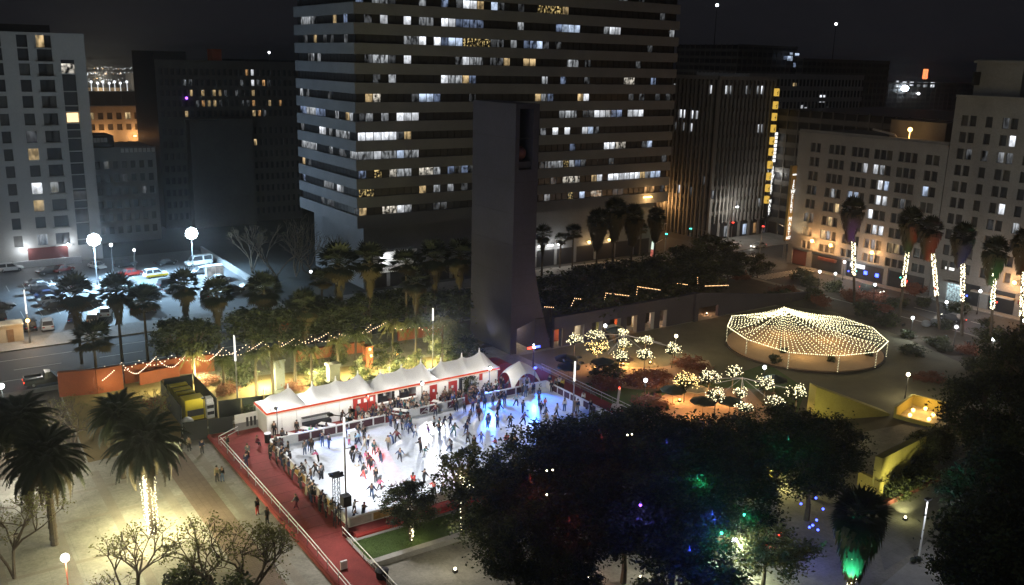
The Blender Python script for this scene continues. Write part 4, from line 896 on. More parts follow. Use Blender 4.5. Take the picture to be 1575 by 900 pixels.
# front wall panels with openings
def fu(px, py): return on_y(px, py, 95.5)[0]
wall_ops = [(fu(581,612),fu(607,606),"shop"),(fu(614,603),fu(640,597),"bar"),(fu(661,594),fu(672,590),"door"),(fu(690,589),fu(703,584),"door"),(fu(706,590),fu(711,586),"dark"),(fu(543,621),fu(577,612),"board"),(fu(737,572),fu(742,570),"small")]
wall_ops.sort(); cur = TU0+.1
def tpanel(a, b_, z0=DZ, z1=EZ-.05):
    n_ = max(1, round((b_-a)/1.7))
    for i in range(n_): local(MB().box(a+(b_-a)*i/n_+.02,95.5,z0,a+(b_-a)*(i+1)/n_-.02,95.56,z1).build("wall_panel", K["white"]), tt)
for a, b_, t_ in wall_ops:
    if a > cur: tpanel(cur, a)
    if t_ == "board":
        local(MB().box(a,95.38,DZ+.2,b_,95.5,DZ+2.75).build("red_board", K["redp"]), tt)
        for i in range(3): local(MB().box(a+.55+i*(b_-a-1.3)/2,95.35,2.35,a+.95+i*(b_-a-1.3)/2,95.379,2.85).build("notice", K["whitem"]), tt)
    elif t_ == "door":
        tpanel(a, b_, 2.75); local(MB().box(a,95.46,DZ,b_,95.54,2.74).box(a+.35,95.43,1.9,a+.65,95.459,2.2).build("door", K["redp"]), tt)
        local(MB().box(a+.38,95.41,1.85,a+.68,95.43,2.2).build("notice", K["whitem"]), tt)
    elif t_ == "small":
        tpanel(a, b_); local(MB().box(a,95.44,2.1,b_,95.49,3.0).build("notice", K["redp"]), tt)
    elif t_ == "dark":
        local(MB().box(a,95.47,DZ,b_,95.54,2.9).build("curtain", K["black"]), tt)
    else:
        tpanel(a, b_, 3.2); local(MB().box(a,95.2,DZ,b_,95.55,1.7).box(a-.1,95.05,1.7,b_+.1,95.6,1.78).build("counter", K["white"]), tt)
        sh_ = MB().box(a,97.4,DZ,b_,97.5,3.4)
        for z_ in (1.9,2.4,2.9): sh_.box(a,97.0,z_,b_,97.4,z_+.05)
        local(sh_.build("shelving", K["dmetal"]), tt)
        gd = MB(); rr_ = random.Random(int(a*10))
        for q in range(26): x_ = rr_.uniform(a+.1,b_-.2); z_ = rr_.choice((1.95,2.45,2.95)); gd.mat(rr_.randrange(3)).box(x_,97.05,z_,x_+.14,97.3,z_+rr_.uniform(.15,.35))
        local(gd.build("goods", [K["whitem"],K["dmetal"],K["beige"]]), tt)
        point(tt, Vector(((a+b_)/2,96.3,3.2))-Vector(tt.location), 70, (1,.95,.88), .2)
    cur = b_
tpanel(cur, TU1-.05)
local(MB().box(TU1-.06,95.56,DZ,TU1,TV1,EZ-.05).box(TU0+.1,99.1,DZ,TU1,99.2,EZ-.05).box(TU0+.1,95.56,DZ,TU0+.16,99.1,EZ-.05).build("rear_wall", K["white"]), tt)
sw = thing("side_screen", "low white and grey screen wall at the left end of the tents lit blue", "screen", (29.6,98.6,DZ))
MB().box(0,0,.95,2.7,.08,2.0).build("upper_panel", K["white"], sw); MB().box(0,-.01,0,2.7,.09,.94).build("lower_panel", K["conc2"], sw)
for i in range(3): MB().box(1.3+i*.45,-.12,.4,1.55+i*.45,-.02,1.5).build("board", K["dmetal"], sw)
# arched entrance tent
st = thing("arched_tent", "small white arched star tent at the far right corner of the rink", "tent", (66.7,94.6,DZ))
mb = MB(); n_ = 18; g_ = []
for i in range(n_+1):
    row = []
    for j in range(n_+1):
        x, y = -1+2*i/n_, -1+2*j/n_
        px_, py_ = x*(1-.16*(1-y*y)), y*(1-.16*(1-x*x))
        row.append((px_*2.5, py_*2.1, 2.2*(1-(x*y)**2)+1.25*((1-abs(x))*(1-abs(y)))**.8))
    g_.append(row)
for i in range(n_):
    for j in range(n_): mb.face([g_[i][j], g_[i+1][j], g_[i+1][j+1], g_[i][j+1]])
mb.build("canopy", K["white"], st, True)
MB().box(-2.2,1.7,0,2.2,1.76,1.9).build("red_curtain", K["redp"], st)
MB().box(.1,-.6,0,1.4,0,1.0).build("desk", K["white"], st)
rt = thing("red_tunnel", "dark red domed tent behind the arched white one", "tent", (66.6,99.6,.12))
mb = MB()
for i in range(10):
    a, b_ = math.pi*i/10, math.pi*(i+1)/10
    mb.face([(-2.6*math.cos(a),-1.5,2.6*math.sin(a)),(-2.6*math.cos(b_),-1.5,2.6*math.sin(b_)),(-2.6*math.cos(b_),1.5,2.6*math.sin(b_)),(-2.6*math.cos(a),1.5,2.6*math.sin(a))])
mb.face([(-2.6*math.cos(math.pi*i/10),-1.49,2.6*math.sin(math.pi*i/10)) for i in range(11)]); mb.build("cover", K["redp"], rt)
# ---- poles with black three-arm heads
def park_pole(label, x, y, z0, z1, sleeve=.25):
    r = thing("light_pole", label, "light pole", (x,y,z0)); h = z1-z0
    MB().tube((0,0,0),(0,0,h*(1-sleeve)),.10,.085,8).tube((0,0,0),(0,0,.5),.2,.16,8).build("pole", K["metal"], r)
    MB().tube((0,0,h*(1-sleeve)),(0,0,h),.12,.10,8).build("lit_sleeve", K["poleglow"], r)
    for k in range(3):
        a = .5+k*2.094
        MB().bar((0,0,h+.05),(1.2*math.cos(a),1.2*math.sin(a),h+.2),.07,.06).box(1.2*math.cos(a)-.22,1.2*math.sin(a)-.22,h+.1,1.2*math.cos(a)+.22,1.2*math.sin(a)+.22,h+.28).build("arm_head", K["dmetal"], r)
    return r
P1 = park_pole("tall dark light pole at the near left corner of the rink", 31.0, 70.9, .6, 11.8, .17)
P2 = park_pole("light pole with black three-arm head at the right side of the rink", 65.0, 80.6, .6, 8.4, .32)
P3 = park_pole("light pole with black three-arm head behind the left end of the tents", 31.9, 104.7, .12, 10.3, .32)
P4 = park_pole("slim light pole rising behind the middle of the tents", 60.6, 107.2, .12, 9.2, .2)
MB().box(-.45,-.5,2.6,.35,.3,3.6).build("speaker_box", K["dmetal"], P1); MB().bar((0,0,8.1),(.7,0,8.1),.06,.06).ball((.8,0,8.0),.24,8,6).build("spot_head", K["dmetal"], P1)
ICE = [(36,75),(42,86),(50,78),(57,87),(63,84),(66,78),(46,90)]
for p, tg, w_ in ((P1,(40,79,.6),5200),(P1,(37,88,.6),2600),(P2,(58,80,.6),2600),(P4,(50,82,.6),5600),(P3,(38,85,.6),4200),(P4,(63,86,.6),900),(P2,(66,88,.6),1300)):
    h = (11.4 if p is P1 else 8.2 if p is P2 else 10.2 if p is P3 else 9.2) - p.location.z + (.15 if p is not P1 else -.1)
    tv = (Vector(tg)-p.location).normalized()
    spot(p, (tv.x*1.35, tv.y*1.35, h-.1), tg, w_*(1.1 if p is P2 else 2.0 if p is P4 else 2.9), (.97,.985,1), 78, .9, .25)
spot(P1, (-.9,-.3,10.3), (28.5,64,.3), 5200, (1,.95,.9), 95, .9, .3); spot(P3, (-.9,-.9,9.6), (28.6,92,.6), 3200, (1,.95,.9), 80, .9, .3)
# ---- coloured stage lights
def stage_light(label, x, y, z, tgt, watts, col, mat, deg, z0=DZ, blend=.8):
    r = thing("stage_light", label, "stage light", (x,y,z0)); h = z-z0
    MB().tube((0,0,0),(0,0,h-.2),.045,.04,6).bar((-.5,0,.03),(.5,0,.03),.06,.04).bar((0,-.5,.03),(0,.5,.03),.06,.04).build("stand", K["dmetal"], r)
    d = (Vector(tgt)-Vector((x,y,z))).normalized()
    MB().tube(Vector((0,0,h))-d*.3, Vector((0,0,h))+d*.15, .16, .22, 10).build("lamp_can", K["dmetal"], r)
    MB().tube(Vector((0,0,h))+d*.155, Vector((0,0,h))+d*.17, .2, .2, 10).build("lens", mat, r)
    spot(r, tuple(Vector((0,0,h))+d*.25), tgt, watts, col, deg, blend, .1); return r
stage_light("bright white-blue stage lamp on a stand beside the right end of the tents", 61.6, 94.0, 4.2, (57.5,83,.6), 8500, (.03,.20,1), K["flood"], 100)
stage_light("blue and white stage lamp on a stand at the left end of the tents", 33.0, 94.0, 4.3, (41,88,.6), 5000, (.25,.38,1), em("blue_white_lens",(.5,.6,1),8), 70)
stage_light("white stage lamp above the rear rail beside the bar counter", 51.0, 92.9, 4.4, (48,77.0,.6), 7500, (1,1,1), K["globe"], 34)
stage_light("red stage lamp above the rear rail near the red notice board", 43.6, 92.8, 4.0, (39.5,80.2,.6), 8000, (1,.10,.10), K["redlight"], 26)
stage_light("red stage lamp on the near side of the rink behind the small lit tree", 45.0, 70.6, 4.0, (45.2,74.6,.6), 600, (1,.15,.2), K["redlight"], 50)
stage_light("blue stage lamp beside the arched tent at the right corner", 67.9, 92.6, 3.6, (63.5,83.5,.6), 5500, (.03,.18,1), K["bluelight"], 95)
lb = thing("light_bar", "red, white and blue flashing light bar on a dark post beyond the arched tent", "light bar", (73.4,100.6,.12))
MB().tube((0,0,0),(0,0,3.0),.12,.09).build("post", K["dmetal"], lb)
for i, m_ in enumerate(("redlight","redlight","globe","bluelight","bluelight")): MB().box(-1.0+i*.42,-.15,3.0,-.62+i*.42,.15,3.22).build("lamp", K[m_], lb)
MB().ball((0,0,3.5),.12,8,5).build("top_lamp", K["globe"], lb); point(lb, (.4,-.5,3.0), 260, (.25,.3,1), .2); point(lb, (-.9,-.5,3.0), 60, (1,.15,.15), .2)
tr = thing("truss_tower", "dark aluminium truss tower beside the light pole at the near left rink corner", "truss", (30.3,71.7,DZ))
mb = MB()
for x, y in ((0,0),(.5,0),(0,.5),(.5,.5)): mb.tube((x,y,0),(x,y,5.2),.035,n=6)
for k in range(9):
    z = .3+k*.55
    for a, b_ in (((0,0),(.5,0)),((.5,0),(.5,.5)),((.5,.5),(0,.5)),((0,.5),(0,0))): mb.tube((*a,z),(*b_,z+.5),.02,n=5)
mb.build("truss_frame", K["dmetal"], tr); MB().box(-.3,-.3,5.2,.8,.8,5.3).ball((-.3,.2,5.35),.18,8,5).ball((.75,.1,5.35),.18,8,5).build("lamp_bar", K["dmetal"], tr)
# ---- furniture on the deck
def picnic(label, x, y, rz):
    r = thing("picnic_table", label, "table", (x,y,DZ), rz, "white tables on the red deck")
    MB().box(-.95,-.38,.70,.95,.38,.75).build("table_top", K["white"], r)
    for s_ in (-1,1): MB().box(-.95,s_*.62-.13,.42,.95,s_*.62+.13,.46).build("bench", K["white"], r); MB().bar((s_*.7,-.6,0),(s_*.7,0,.7),.06,.06).bar((s_*.7,.6,0),(s_*.7,0,.7),.06,.06).build("leg", K["metal"], r)
    return r
for px, py, rz_ in ((442,676,-.9),(474,668,-.9),(503,661,-.9),(548,657,-.9),(616,639,-.9),(634,635,-.9),(651,634,-.9),(676,626,-.9),(738,611,-.9)):
    picnic("white picnic table with benches on the red deck", *at(px, py, DZ), rz_)
tb = thing("litter_bin", "black round litter bin against the white tent wall", "bin", (*at(447,658,DZ),DZ)); MB().tube((0,0,0),(0,0,1.05),.36,.42,12).tube((0,0,1.05),(0,0,1.1),.44,.44,12).build("drum", K["black"], tb); MB().tube((0,0,1.1),(0,0,1.15),.40,.30,12).build("lid", K["dmetal"], tb)
tb2 = thing("litter_bin", "black litter bin near the left rink corner", "bin", (*at(412,680,DZ),DZ)); MB().tube((0,0,0),(0,0,1.0),.34,.38,12).build("drum", K["black"], tb2); MB().tube((0,0,1.0),(0,0,1.08),.40,.40,12).build("lid", K["metal"], tb2)
wb = thing("white_bin", "white square bin by the gap in the rear rink barrier", "bin", (*at(542,676,DZ),DZ)); MB().box(-.45,-.35,0,.45,.35,1.05).build("body", K["white"], wb); MB().box(-.48,-.38,1.05,.48,.38,1.15).build("lid", K["whitem"], wb)
ba = thing("serving_bench", "dark serving bench with black cloth against the tent wall", "bench", (*at(487,656,DZ),DZ), 0); MB().box(-1.7,-.5,0,1.7,.3,.78).build("cloth", K["black"], ba); MB().box(-1.75,-.2,1.35,1.75,.35,1.43).bar((-1.7,.3,.7),(-1.7,.3,1.4),.06,.06).bar((1.7,.3,.7),(1.7,.3,1.4),.06,.06).build("canopy_shelf", K["dmetal"], ba)
hg = thing("holiday_tree", "dark decorated bush standing against the right tent wall", "tree", (*at(722,603,DZ),DZ)); HG_POS = True
cn = thing("traffic_cone", "white cone with orange collar standing on the ice", "cone", (*at(549,716,.62),.62)); MB().tube((0,0,.04),(0,0,.7),.17,.03,10).build("cone", K["whitem"], cn); MB().box(-.22,-.22,0,.22,.22,.04).build("base", K["tanb"], cn)
ct_ = thing("utility_cart", "white utility cart with a raised arm tipped by coloured lights right of the rink", "cart", (*at(948,634,.12),.12), .7)
MB().box(-1.5,-.6,.35,.9,.6,.8).box(-1.4,-.5,.8,-.5,.5,1.25).build("cart_body", K["whitem"], ct_); MB().bar((.5,0,.8),(2.4,.1,2.2),.28,.3).build("arm", K["whitem"], ct_)
for i, m_ in enumerate(("redlight","greenlight","bluelight")): MB().ball((2.3+i*.12,.1,2.45-i*.22),.13,8,5).build("lamp", K[m_], ct_)
for sx in (-1,.6):
    for sy in (-.62,.62): MB().tube((sx,sy-.06,.25),(sx,sy+.06,.25),.25,n=10).build("wheel", K["tyre"], ct_)
MB().box(-1.55,-.55,.45,-1.5,.55,.7).build("red_panel", K["redp"], ct_)
# ---- chiller plant behind black fencing
gen = thing("chiller_unit", "long yellow rink chiller with an open slatted top inside black fencing", "machine", (26.95,105.2,.12))
MB().box(-1.1,1.9,.3,1.1,8.6,2.2).build("container", K["yel"], gen); MB().box(-1.15,0,.2,1.15,1.9,2.8).build("cab", K["yel"], gen)
MB().box(-.95,-.04,.7,.95,-.001,1.5).build("grille", K["glass"], gen)
for i in range(4): MB().box(-1.05,2.1+i*1.62,2.2,1.05,2.1+i*1.62+.8,2.42).build("fan_housing", K["yel"], gen); MB().box(-1.0,2.95+i*1.62,2.2,1.0,3.68+i*1.62,2.23).build("dark_vent", K["dmetal"], gen)
point(gen, (.6,-1.6,3.4), 260, (1,.95,.8), .3); MB().tube((.6,-1.6,0),(.6,-1.6,3.3),.05,.04,6).box(.4,-1.75,3.3,.8,-1.45,3.5).build("added_lamp", K["dmetal"], gen)  # lamp added to brighten the yellow chiller
gb = thing("generator_box", "white box generator beside the yellow chiller", "machine", (28.75,106.0,.12)); MB().box(-.45,-.8,0,.45,1.2,2.0).build("cabinet", K["whitem"], gb); MB().box(-.4,-.7,2.0,.4,.4,2.5).build("exhaust_box", K["whitem"], gb); MB().box(-.4,-.84,.5,.4,-.80,.9).box(-.4,-.84,1.3,.4,-.80,1.7).build("vent", K["dmetal"], gb)
tk = thing("water_tank", "pale domed water tank at the foot of the yellow chiller", "tank", (25.2,102.2,.12)); MB().ball((0,0,1.2),.75,12,8).tube((0,0,0),(0,0,1.2),.7,.75,12).build("tank", K["whitem"], tk)
pp = thing("pipe_rack", "tangle of pale hoses lying between the chiller and the tents", "pipes", (28.2,102.2,.12)); mb = MB()
for i in range(14): a = random.uniform(-1.8,2.8); mb.tube((a,random.uniform(-.6,.6),.15),(a+random.uniform(.8,2),random.uniform(-.6,.6),.3),.07,n=6)
mb.build("hose", K["whitem"], pp)
def fence(label, pts, h=2.3):
    r = thing("black_fence", label, "fence", (*pts[0],.12)); o = Vector((*pts[0],0))
    for a, b_ in zip(pts, pts[1:]):
        a, b_ = Vector((*a,0))-o, Vector((*b_,0))-o; d = b_-a; n_ = max(1, round(d.length/2.6))
        for i in range(n_):
            p, q = a+d*(i/n_), a+d*((i+1)/n_)
            MB().bar(p.lerp(q,.02)+Vector((0,0,h/2)), p.lerp(q,.98)+Vector((0,0,h/2)), .05, h).build("panel", K["black"], r)
            MB().tube(p, p+Vector((0,0,h+.08)), .03, n=6).build("post", K["dmetal"], r)
    return r
fence("black fabric fence across the front of the chiller yard", [(29.5,98.9),(24.0,99.9)])
fence("black fabric fence round the left and rear of the chiller yard", [(23.9,100.0),(25.1,104.2),(25.2,114.2),(25.6,114.8),(29.4,114.9)], 2.6)
fence("black fabric fence along the right of the chiller yard", [(29.5,114.8),(29.4,104.7)], 2.6)
fence("black fabric fence behind the left tent", [(29.5,104.6),(37.5,103.2)])
# ================================================================ people
SEG = []
def person_mesh(name, J):
    """One continuous body grown from a jointed skeleton; face regions follow the nearest limb."""
    order = ["pelvis","waist","chest","neck","head","crown","shl","ell","wrl","hal","shr","elr","wrr","har","hil","knl","anl","tol","hir","knr","anr","tor","nose"]
    par = dict(waist="pelvis",chest="waist",neck="chest",head="neck",crown="head",shl="chest",ell="shl",wrl="ell",hal="wrl",shr="chest",elr="shr",wrr="elr",har="wrr",hil="pelvis",knl="hil",anl="knl",tol="anl",hir="pelvis",knr="hir",anr="knr",tor="anr",nose="head")
    rad = dict(pelvis=(.18,.145),waist=(.175,.14),chest=(.205,.155),neck=(.062,.062),head=(.098,.105),crown=(.07,.075),shl=(.105,.105),shr=(.105,.105),ell=(.076,.076),elr=(.076,.076),wrl=(.054,.054),wrr=(.054,.054),hal=(.035,.045),har=(.035,.045),hil=(.12,.12),hir=(.12,.12),knl=(.085,.085),knr=(.085,.085),anl=(.062,.062),anr=(.062,.062),tol=(.052,.055),tor=(.052,.055),nose=(.02,.02))
    idx = {k: i for i, k in enumerate(order)}
    J = dict(J); hd = Vector(J["head"]); J["nose"] = tuple(hd+Vector((.125,0,-.01)))
    me = bpy.data.meshes.new(name+"_skel"); me.from_pydata([J[k] for k in order], [(idx[p], idx[c]) for c, p in par.items()], [])
    o = bpy.data.objects.new(name+"_skel", me); C.objects.link(o)
    sk = o.modifiers.new("skin", 'SKIN'); 
    for k in order:
        sv = me.skin_vertices[0].data[idx[k]]; sv.radius = rad[k]; sv.use_root = (k == "pelvis")
    ss = o.modifiers.new("sub", 'SUBSURF'); ss.levels = 1; ss.render_levels = 1
    dg = bpy.context.evaluated_depsgraph_get(); dg.update()
    m2 = bpy.data.meshes.new_from_object(o.evaluated_get(dg)); m2.name = name
    C.objects.unlink(o); bpy.data.objects.remove(o); bpy.data.meshes.remove(me)
    reg = dict(neck=0,head=0,crown=0,nose=0,hal=0,har=0,waist=1,chest=1,shl=1,shr=1,ell=1,elr=1,wrl=1,wrr=1,hil=2,hir=2,knl=2,knr=2,anl=2,anr=2,tol=3,tor=3)
    m2.materials.clear()
    for m in ("skin","black","banner","shoe"): m2.materials.append(K[m])
    segs = [(Vector(J[par[c]]), Vector(J[c]), reg[c]) for c in par]
    for p in m2.polygons:
        c = p.center; best = (9, 0)
        for a, b_, r in segs:
            d = b_-a; t = max(0, min(1, (c-a).dot(d)/max(d.length_squared,1e-6))); dd = (c-(a+d*t)).length - (.03 if r == 0 else 0)
            if dd < best[0]: best = (dd, r)
        p.material_index = best[1]; p.use_smooth = True
    # five separate fingers on each hand
    bm = bmesh.new(); bm.from_mesh(m2)
    for s_ in ("l","r"):
        h = Vector(J["ha"+s_]); w = Vector(J["wr"+s_]); d = (h-w).normalized(); side = d.cross(Vector((0,0,1))); side = side.normalized() if side.length > .1 else Vector((1,0,0))
        for k in range(5):
            f0 = h + side*((k-1.5)*.019 if k < 4 else -.04) + d*(.01 if k < 4 else -.02); L = (.055,.065,.06,.045,.05)[k]
            dd = (d + Vector((0,0,-.25)) + (side*-.7 if k == 4 else Vector())).normalized()
            f1 = f0+dd*L; n1 = dd.cross(side).normalized()*.008; s1 = side*.008
            vs = [bm.verts.new(q) for q in (f0-s1-n1,f0+s1-n1,f0+s1+n1,f0-s1+n1,f1-s1*.6-n1*.6,f1+s1*.6-n1*.6,f1+s1*.6+n1*.6,f1-s1*.6+n1*.6)]
            for q in ((0,1,5,4),(1,2,6,5),(2,3,7,6),(3,0,4,7),(4,5,6,7)): f = bm.faces.new([vs[i] for i in q]); f.material_index = 0
    bm.to_mesh(m2); bm.free()
    # hair cap: back and top of the head
    hm = MB(); hd = Vector(J["head"]); up = (Vector(J["crown"])-hd).normalized()
    hm.ball(tuple(hd+up*.045+Vector((-.022,0,0))), .118, 9, 6, 1.02)
    lm = MB(); lm.ball(tuple(hd+up*.04+Vector((-.025,0,0))), .12, 9, 6, 1.05); lm.tube(tuple(hd+Vector((-.06,0,.02))), tuple(hd+Vector((-.11,0,-.30))), .105, .06, 8)
    return m2, hm.mesh(name+"_hair", K["hair"], True), lm.mesh(name+"_long_hair", K["hair"], True)
def skel(lean=0.0, la=(.05,.02), ra=(.05,.02), ll=(0,0), rl=(0,0), ael=(.1,.1), arr=(.1,.1), pel=.95, spread=.09, sit=False):
    """lean: forward bend; la/ra arm (forward, out); ll/rl leg (forward, knee bend); x is forward, y left"""
    s, c = math.sin(lean), math.cos(lean)
    J = {"pelvis": (0,0,pel)}
    def tor(d): return (d*s, 0, pel+d*c)
    J["waist"] = tor(.16); J["chest"] = tor(.40); J["neck"] = tor(.56)
    nx, _, nz = J["neck"]; J["head"] = (nx+.03+.10*s, 0, nz+.125); J["crown"] = (nx+.03+.13*s, 0, nz+.225)
    for sd, (fw, out), (efw, eout), nm in ((1, la, ael, "l"), (-1, ra, arr, "r")):
        cx_, _, cz = tor(.47); J["sh"+nm] = (cx_, sd*.175, cz)
        def lim(o, f, u, L): v = Vector((math.sin(f), sd*math.sin(u)*math.cos(f), -math.cos(f)*math.cos(u))); return tuple(Vector(o)+v*L)
        J["el"+nm] = lim(J["sh"+nm], fw, out, .29); J["wr"+nm] = lim(J["el"+nm], fw+efw, out+eout, .24); J["ha"+nm] = lim(J["wr"+nm], fw+efw, out+eout, .09)
    low = 9
    for sd, (f, k), nm in ((1, ll, "l"), (-1, rl, "r")):
        J["hi"+nm] = (0, sd*spread, pel-.05)
        kn = Vector(J["hi"+nm]) + Vector((math.sin(f)*.43, sd*.02, -math.cos(f)*.43)); J["kn"+nm] = tuple(kn)
        an = kn + Vector((math.sin(f-k)*.42, sd*.015, -math.cos(f-k)*.42)); J["an"+nm] = tuple(an); J["to"+nm] = tuple(an+Vector((.15,sd*.03,-.045)))
        low = min(low, an.z-.085)
    for k_ in J: x, y, z = J[k_]; J[k_] = (x, y, z-low)
    return J
POSES = dict(
 stand=skel(.03,(.05,.10),(.0,.12),(.04,.02),(-.03,.02)), walk=skel(.06,(.45,.08),(-.4,.08),(-.38,.25),(.42,.1),ael=(.35,0),arr=(.2,0)),
 glide=skel(.28,(.35,.55),(-.35,.65),(.45,.55),(-.45,.25),ael=(.2,.1)), push=skel(.34,(-.4,.5),(.5,.45),(-.55,.35),(.5,.7),ael=(.1,.1),arr=(.3,.1)),
 wide=skel(.16,(.15,1.05),(.1,1.0),(.2,.3),(-.15,.2),spread=.14), lean=skel(.5,(.75,.15),(.75,.15),(-.1,.05),(-.15,.05),ael=(.6,0),arr=(.6,0)),
 back=skel(.1,(-.1,.25),(-.1,.25),(.12,.15),(-.1,.1),ael=(.9,-.2),arr=(.9,-.2)), sit=skel(.15,(.4,.1),(.4,.1),(1.4,1.35),(1.4,1.35),ael=(.9,0),arr=(.9,0)))
PM = {k: person_mesh("person_"+k, v) for k, v in POSES.items()}
CLOTH = {}
CC = dict(black=(.014,.014,.016),charcoal=(.035,.036,.04),grey=(.12,.12,.125),white=(.66,.66,.65),navy=(.02,.027,.07),blue=(.05,.10,.30),denim=(.06,.10,.19),pink=(.60,.13,.25),red=(.42,.035,.03),orange=(.65,.20,.04),maroon=(.13,.02,.035),green=(.12,.42,.12),teal=(.04,.12,.13),brown=(.10,.065,.04),tan=(.34,.26,.17),cream=(.58,.53,.44),yellow=(.60,.46,.12),lightblue=(.34,.52,.68),purple=(.12,.06,.24),coral=(.65,.12,.10),khaki=(.22,.19,.12))
def cloth(n):
    if n not in CLOTH: CLOTH[n] = pm("cloth_"+n, CC[n], .9, .15, 6)
    return CLOTH[n]
def person(pose, x, y, z, rz, top, bot, label, scale=1.0, hair="hair", longh=False, group=None, sk="skin", shoe="shoe", rx=0):
    bm_, hs, hl_ = PM[pose]
    o = inst("person", bm_, None, (x,y,z), (0,0,rz), (scale,)*3, [K[sk], cloth(top), cloth(bot), K[shoe]])
    tag(o, label, "person", group)
    h = inst("hair", hl_ if longh else hs, o, mats=[K[hair]]); return o
NICE = dict(lightblue="light blue", denim="denim blue")
PD = dict(stand="standing still", walk="mid-stride", glide="gliding", push="pushing off", wide="balancing", lean="bent forward", back="with hands behind", sit="seated")
def zone(x, y):
    h = "left" if x < 40 else "middle left" if x < 48 else "middle" if x < 56 else "right" if x < 63 else "far right"
    d = "near the front barrier" if y < 75.5 else "along the rear barrier" if y > 88.5 else "mid-ice"
    return h, d
SK = [(469,700,"stand","grey","denim",1.6),(480,697,"stand","black","black",1.6),(444,702,"stand","black","charcoal",3.0),(442,713,"stand","charcoal","black",.2,.75),(470,730,"walk","white","cream",-1.2),(489,711,"lean","pink","black",2.6,.85),(486,733,"glide","black","black",2.2),(494,738,"stand","grey","black",1.7),(457,737,"lean","black","charcoal",3.1),(496,687,"lean","navy","denim",1.2),(506,690,"back","charcoal","blue",.4),
 (537,684,"stand","white","pink",-1.4,.72),(552,685,"walk","lightblue","navy",2.4),(547,682,"stand","teal","navy",-1.0,.7),(560,693,"walk","cream","cream",.3),(566,686,"lean","white","navy",.6,.75),(548,697,"glide","pink","charcoal",3.4,.7),(560,676,"stand","black","black",1.2),(575,700,"back","teal","charcoal",-1.4),(597,692,"walk","tan","grey",1.5),(604,683,"lean","blue","blue",2.4,.8),(615,710,"glide","denim","charcoal",-1.8),(545,711,"lean","grey","black",-.6),(554,713,"walk","navy","navy",-.9,.72),(563,712,"stand","pink","white",-1.2,.8),(571,723,"push","black","black",-1.9),(567,719,"stand","maroon","charcoal",1.2),
 (559,736,"walk","charcoal","coral",-.8),(578,742,"stand","black","charcoal",-1.5),(584,754,"push","pink","black",.5,.75),(572,767,"glide","navy","denim",-2.0),(545,789,"wide","cream","black",-.9,.82),(495,737,"stand","charcoal","black",1.3),(475,745,"back","brown","denim",2.9),(635,752,"walk","red","black",.8),(652,745,"wide","black","charcoal",.1),(668,763,"lean","coral","charcoal",1.5),(679,766,"lean","purple","navy",.2),(559,799,"lean","black","charcoal",.8),(544,803,"lean","navy","black",.3,.7),
 (618,661,"stand","charcoal","black",-.4),(624,662,"stand","grey","denim",1.6),(631,668,"glide","blue","navy",2.0),(609,660,"stand","black","black",1.5),(660,673,"push","purple","navy",2.2),(667,662,"stand","white","black",-1.2),(682,661,"glide","navy","black",-.6),(693,656,"walk","navy","navy",1.9),(698,671,"glide","teal","teal",-1.4),(718,661,"push","navy","blue",-.9),
 (717,668,"wide","navy","navy",-1.2),(722,650,"glide","grey","navy",.2),(737,646,"walk","maroon","charcoal",-1.7),(735,640,"stand","black","charcoal",1.5),(736,627,"lean","white","denim",1.0),(752,656,"walk","blue","navy",-2.1),(765,658,"stand","blue","navy",-1.3),(769,631,"glide","maroon","navy",2.4),(776,622,"stand","navy","blue",1.2),(794,625,"push","lightblue","navy",.4),(808,611,"stand","grey","denim",1.4),(815,607,"stand","white","tan",1.7),(805,654,"glide","purple","black",-1.3),(757,622,"lean","cream","charcoal",1.8,.8),
 (646,693,"stand","lightblue","white",-.9,.9),(652,704,"lean","teal","white",-1.1,.85),(691,696,"walk","white","denim",-.8),(694,694,"stand","brown","charcoal",2.0,.75),(729,692,"stand","black","charcoal",1.6),(740,682,"glide","blue","blue",1.1,.8),(829,616,"stand","navy","black",1.4),(832,636,"walk","navy","navy",-1.8),(838,628,"back","coral","grey",-1.6,.8),(856,641,"walk","white","black",-1.1),(868,633,"stand","white","denim",1.1),(883,634,"stand","tan","tan",.1),(888,635,"stand","navy","khaki",.6),(801,676,"stand","cream","cream",-.4),(814,677,"push","white","maroon",2.8),(763,692,"lean","coral","white",1.6,.8),(779,689,"stand","coral","grey",1.4),(786,692,"stand","white","charcoal",1.2),(792,692,"stand","yellow","charcoal",1.3),(840,654,"walk","khaki","charcoal",1.9),(853,657,"stand","khaki","brown",1.6),(885,655,"lean","white","charcoal",.9),(820,606,"stand","navy","black",1.1),(702,633,"stand","charcoal","navy",1.0),(745,629,"stand","blue","navy",.9),(727,633,"lean","purple","navy",.7)]
rp = random.Random(11)
for t in SK:
    px, py, pose, top, bot, rz_ = t[:6]; s_ = t[6] if len(t) > 6 else rp.uniform(.94,1.04)
    x, y = at(px, py, .62); x = min(max(x, 31.9), 68.9); y = min(max(y, 71.7), 91.6)
    h, d = zone(x, y); kid = "child" if s_ < .86 else "skater"
    lab = f"{kid} in {NICE.get(top,top)} top and {NICE.get(bot,bot)} bottoms {PD[pose]} {d}, {h}"
    person(pose, x, y, .62, rz_, top, bot, lab, s_, rp.choice(("hair","hair","hair2")), rp.random() < .4, "skaters on the ice", rp.choice(("skin","skin","skin2")), rp.choice(("shoe","skate")))
EX = []
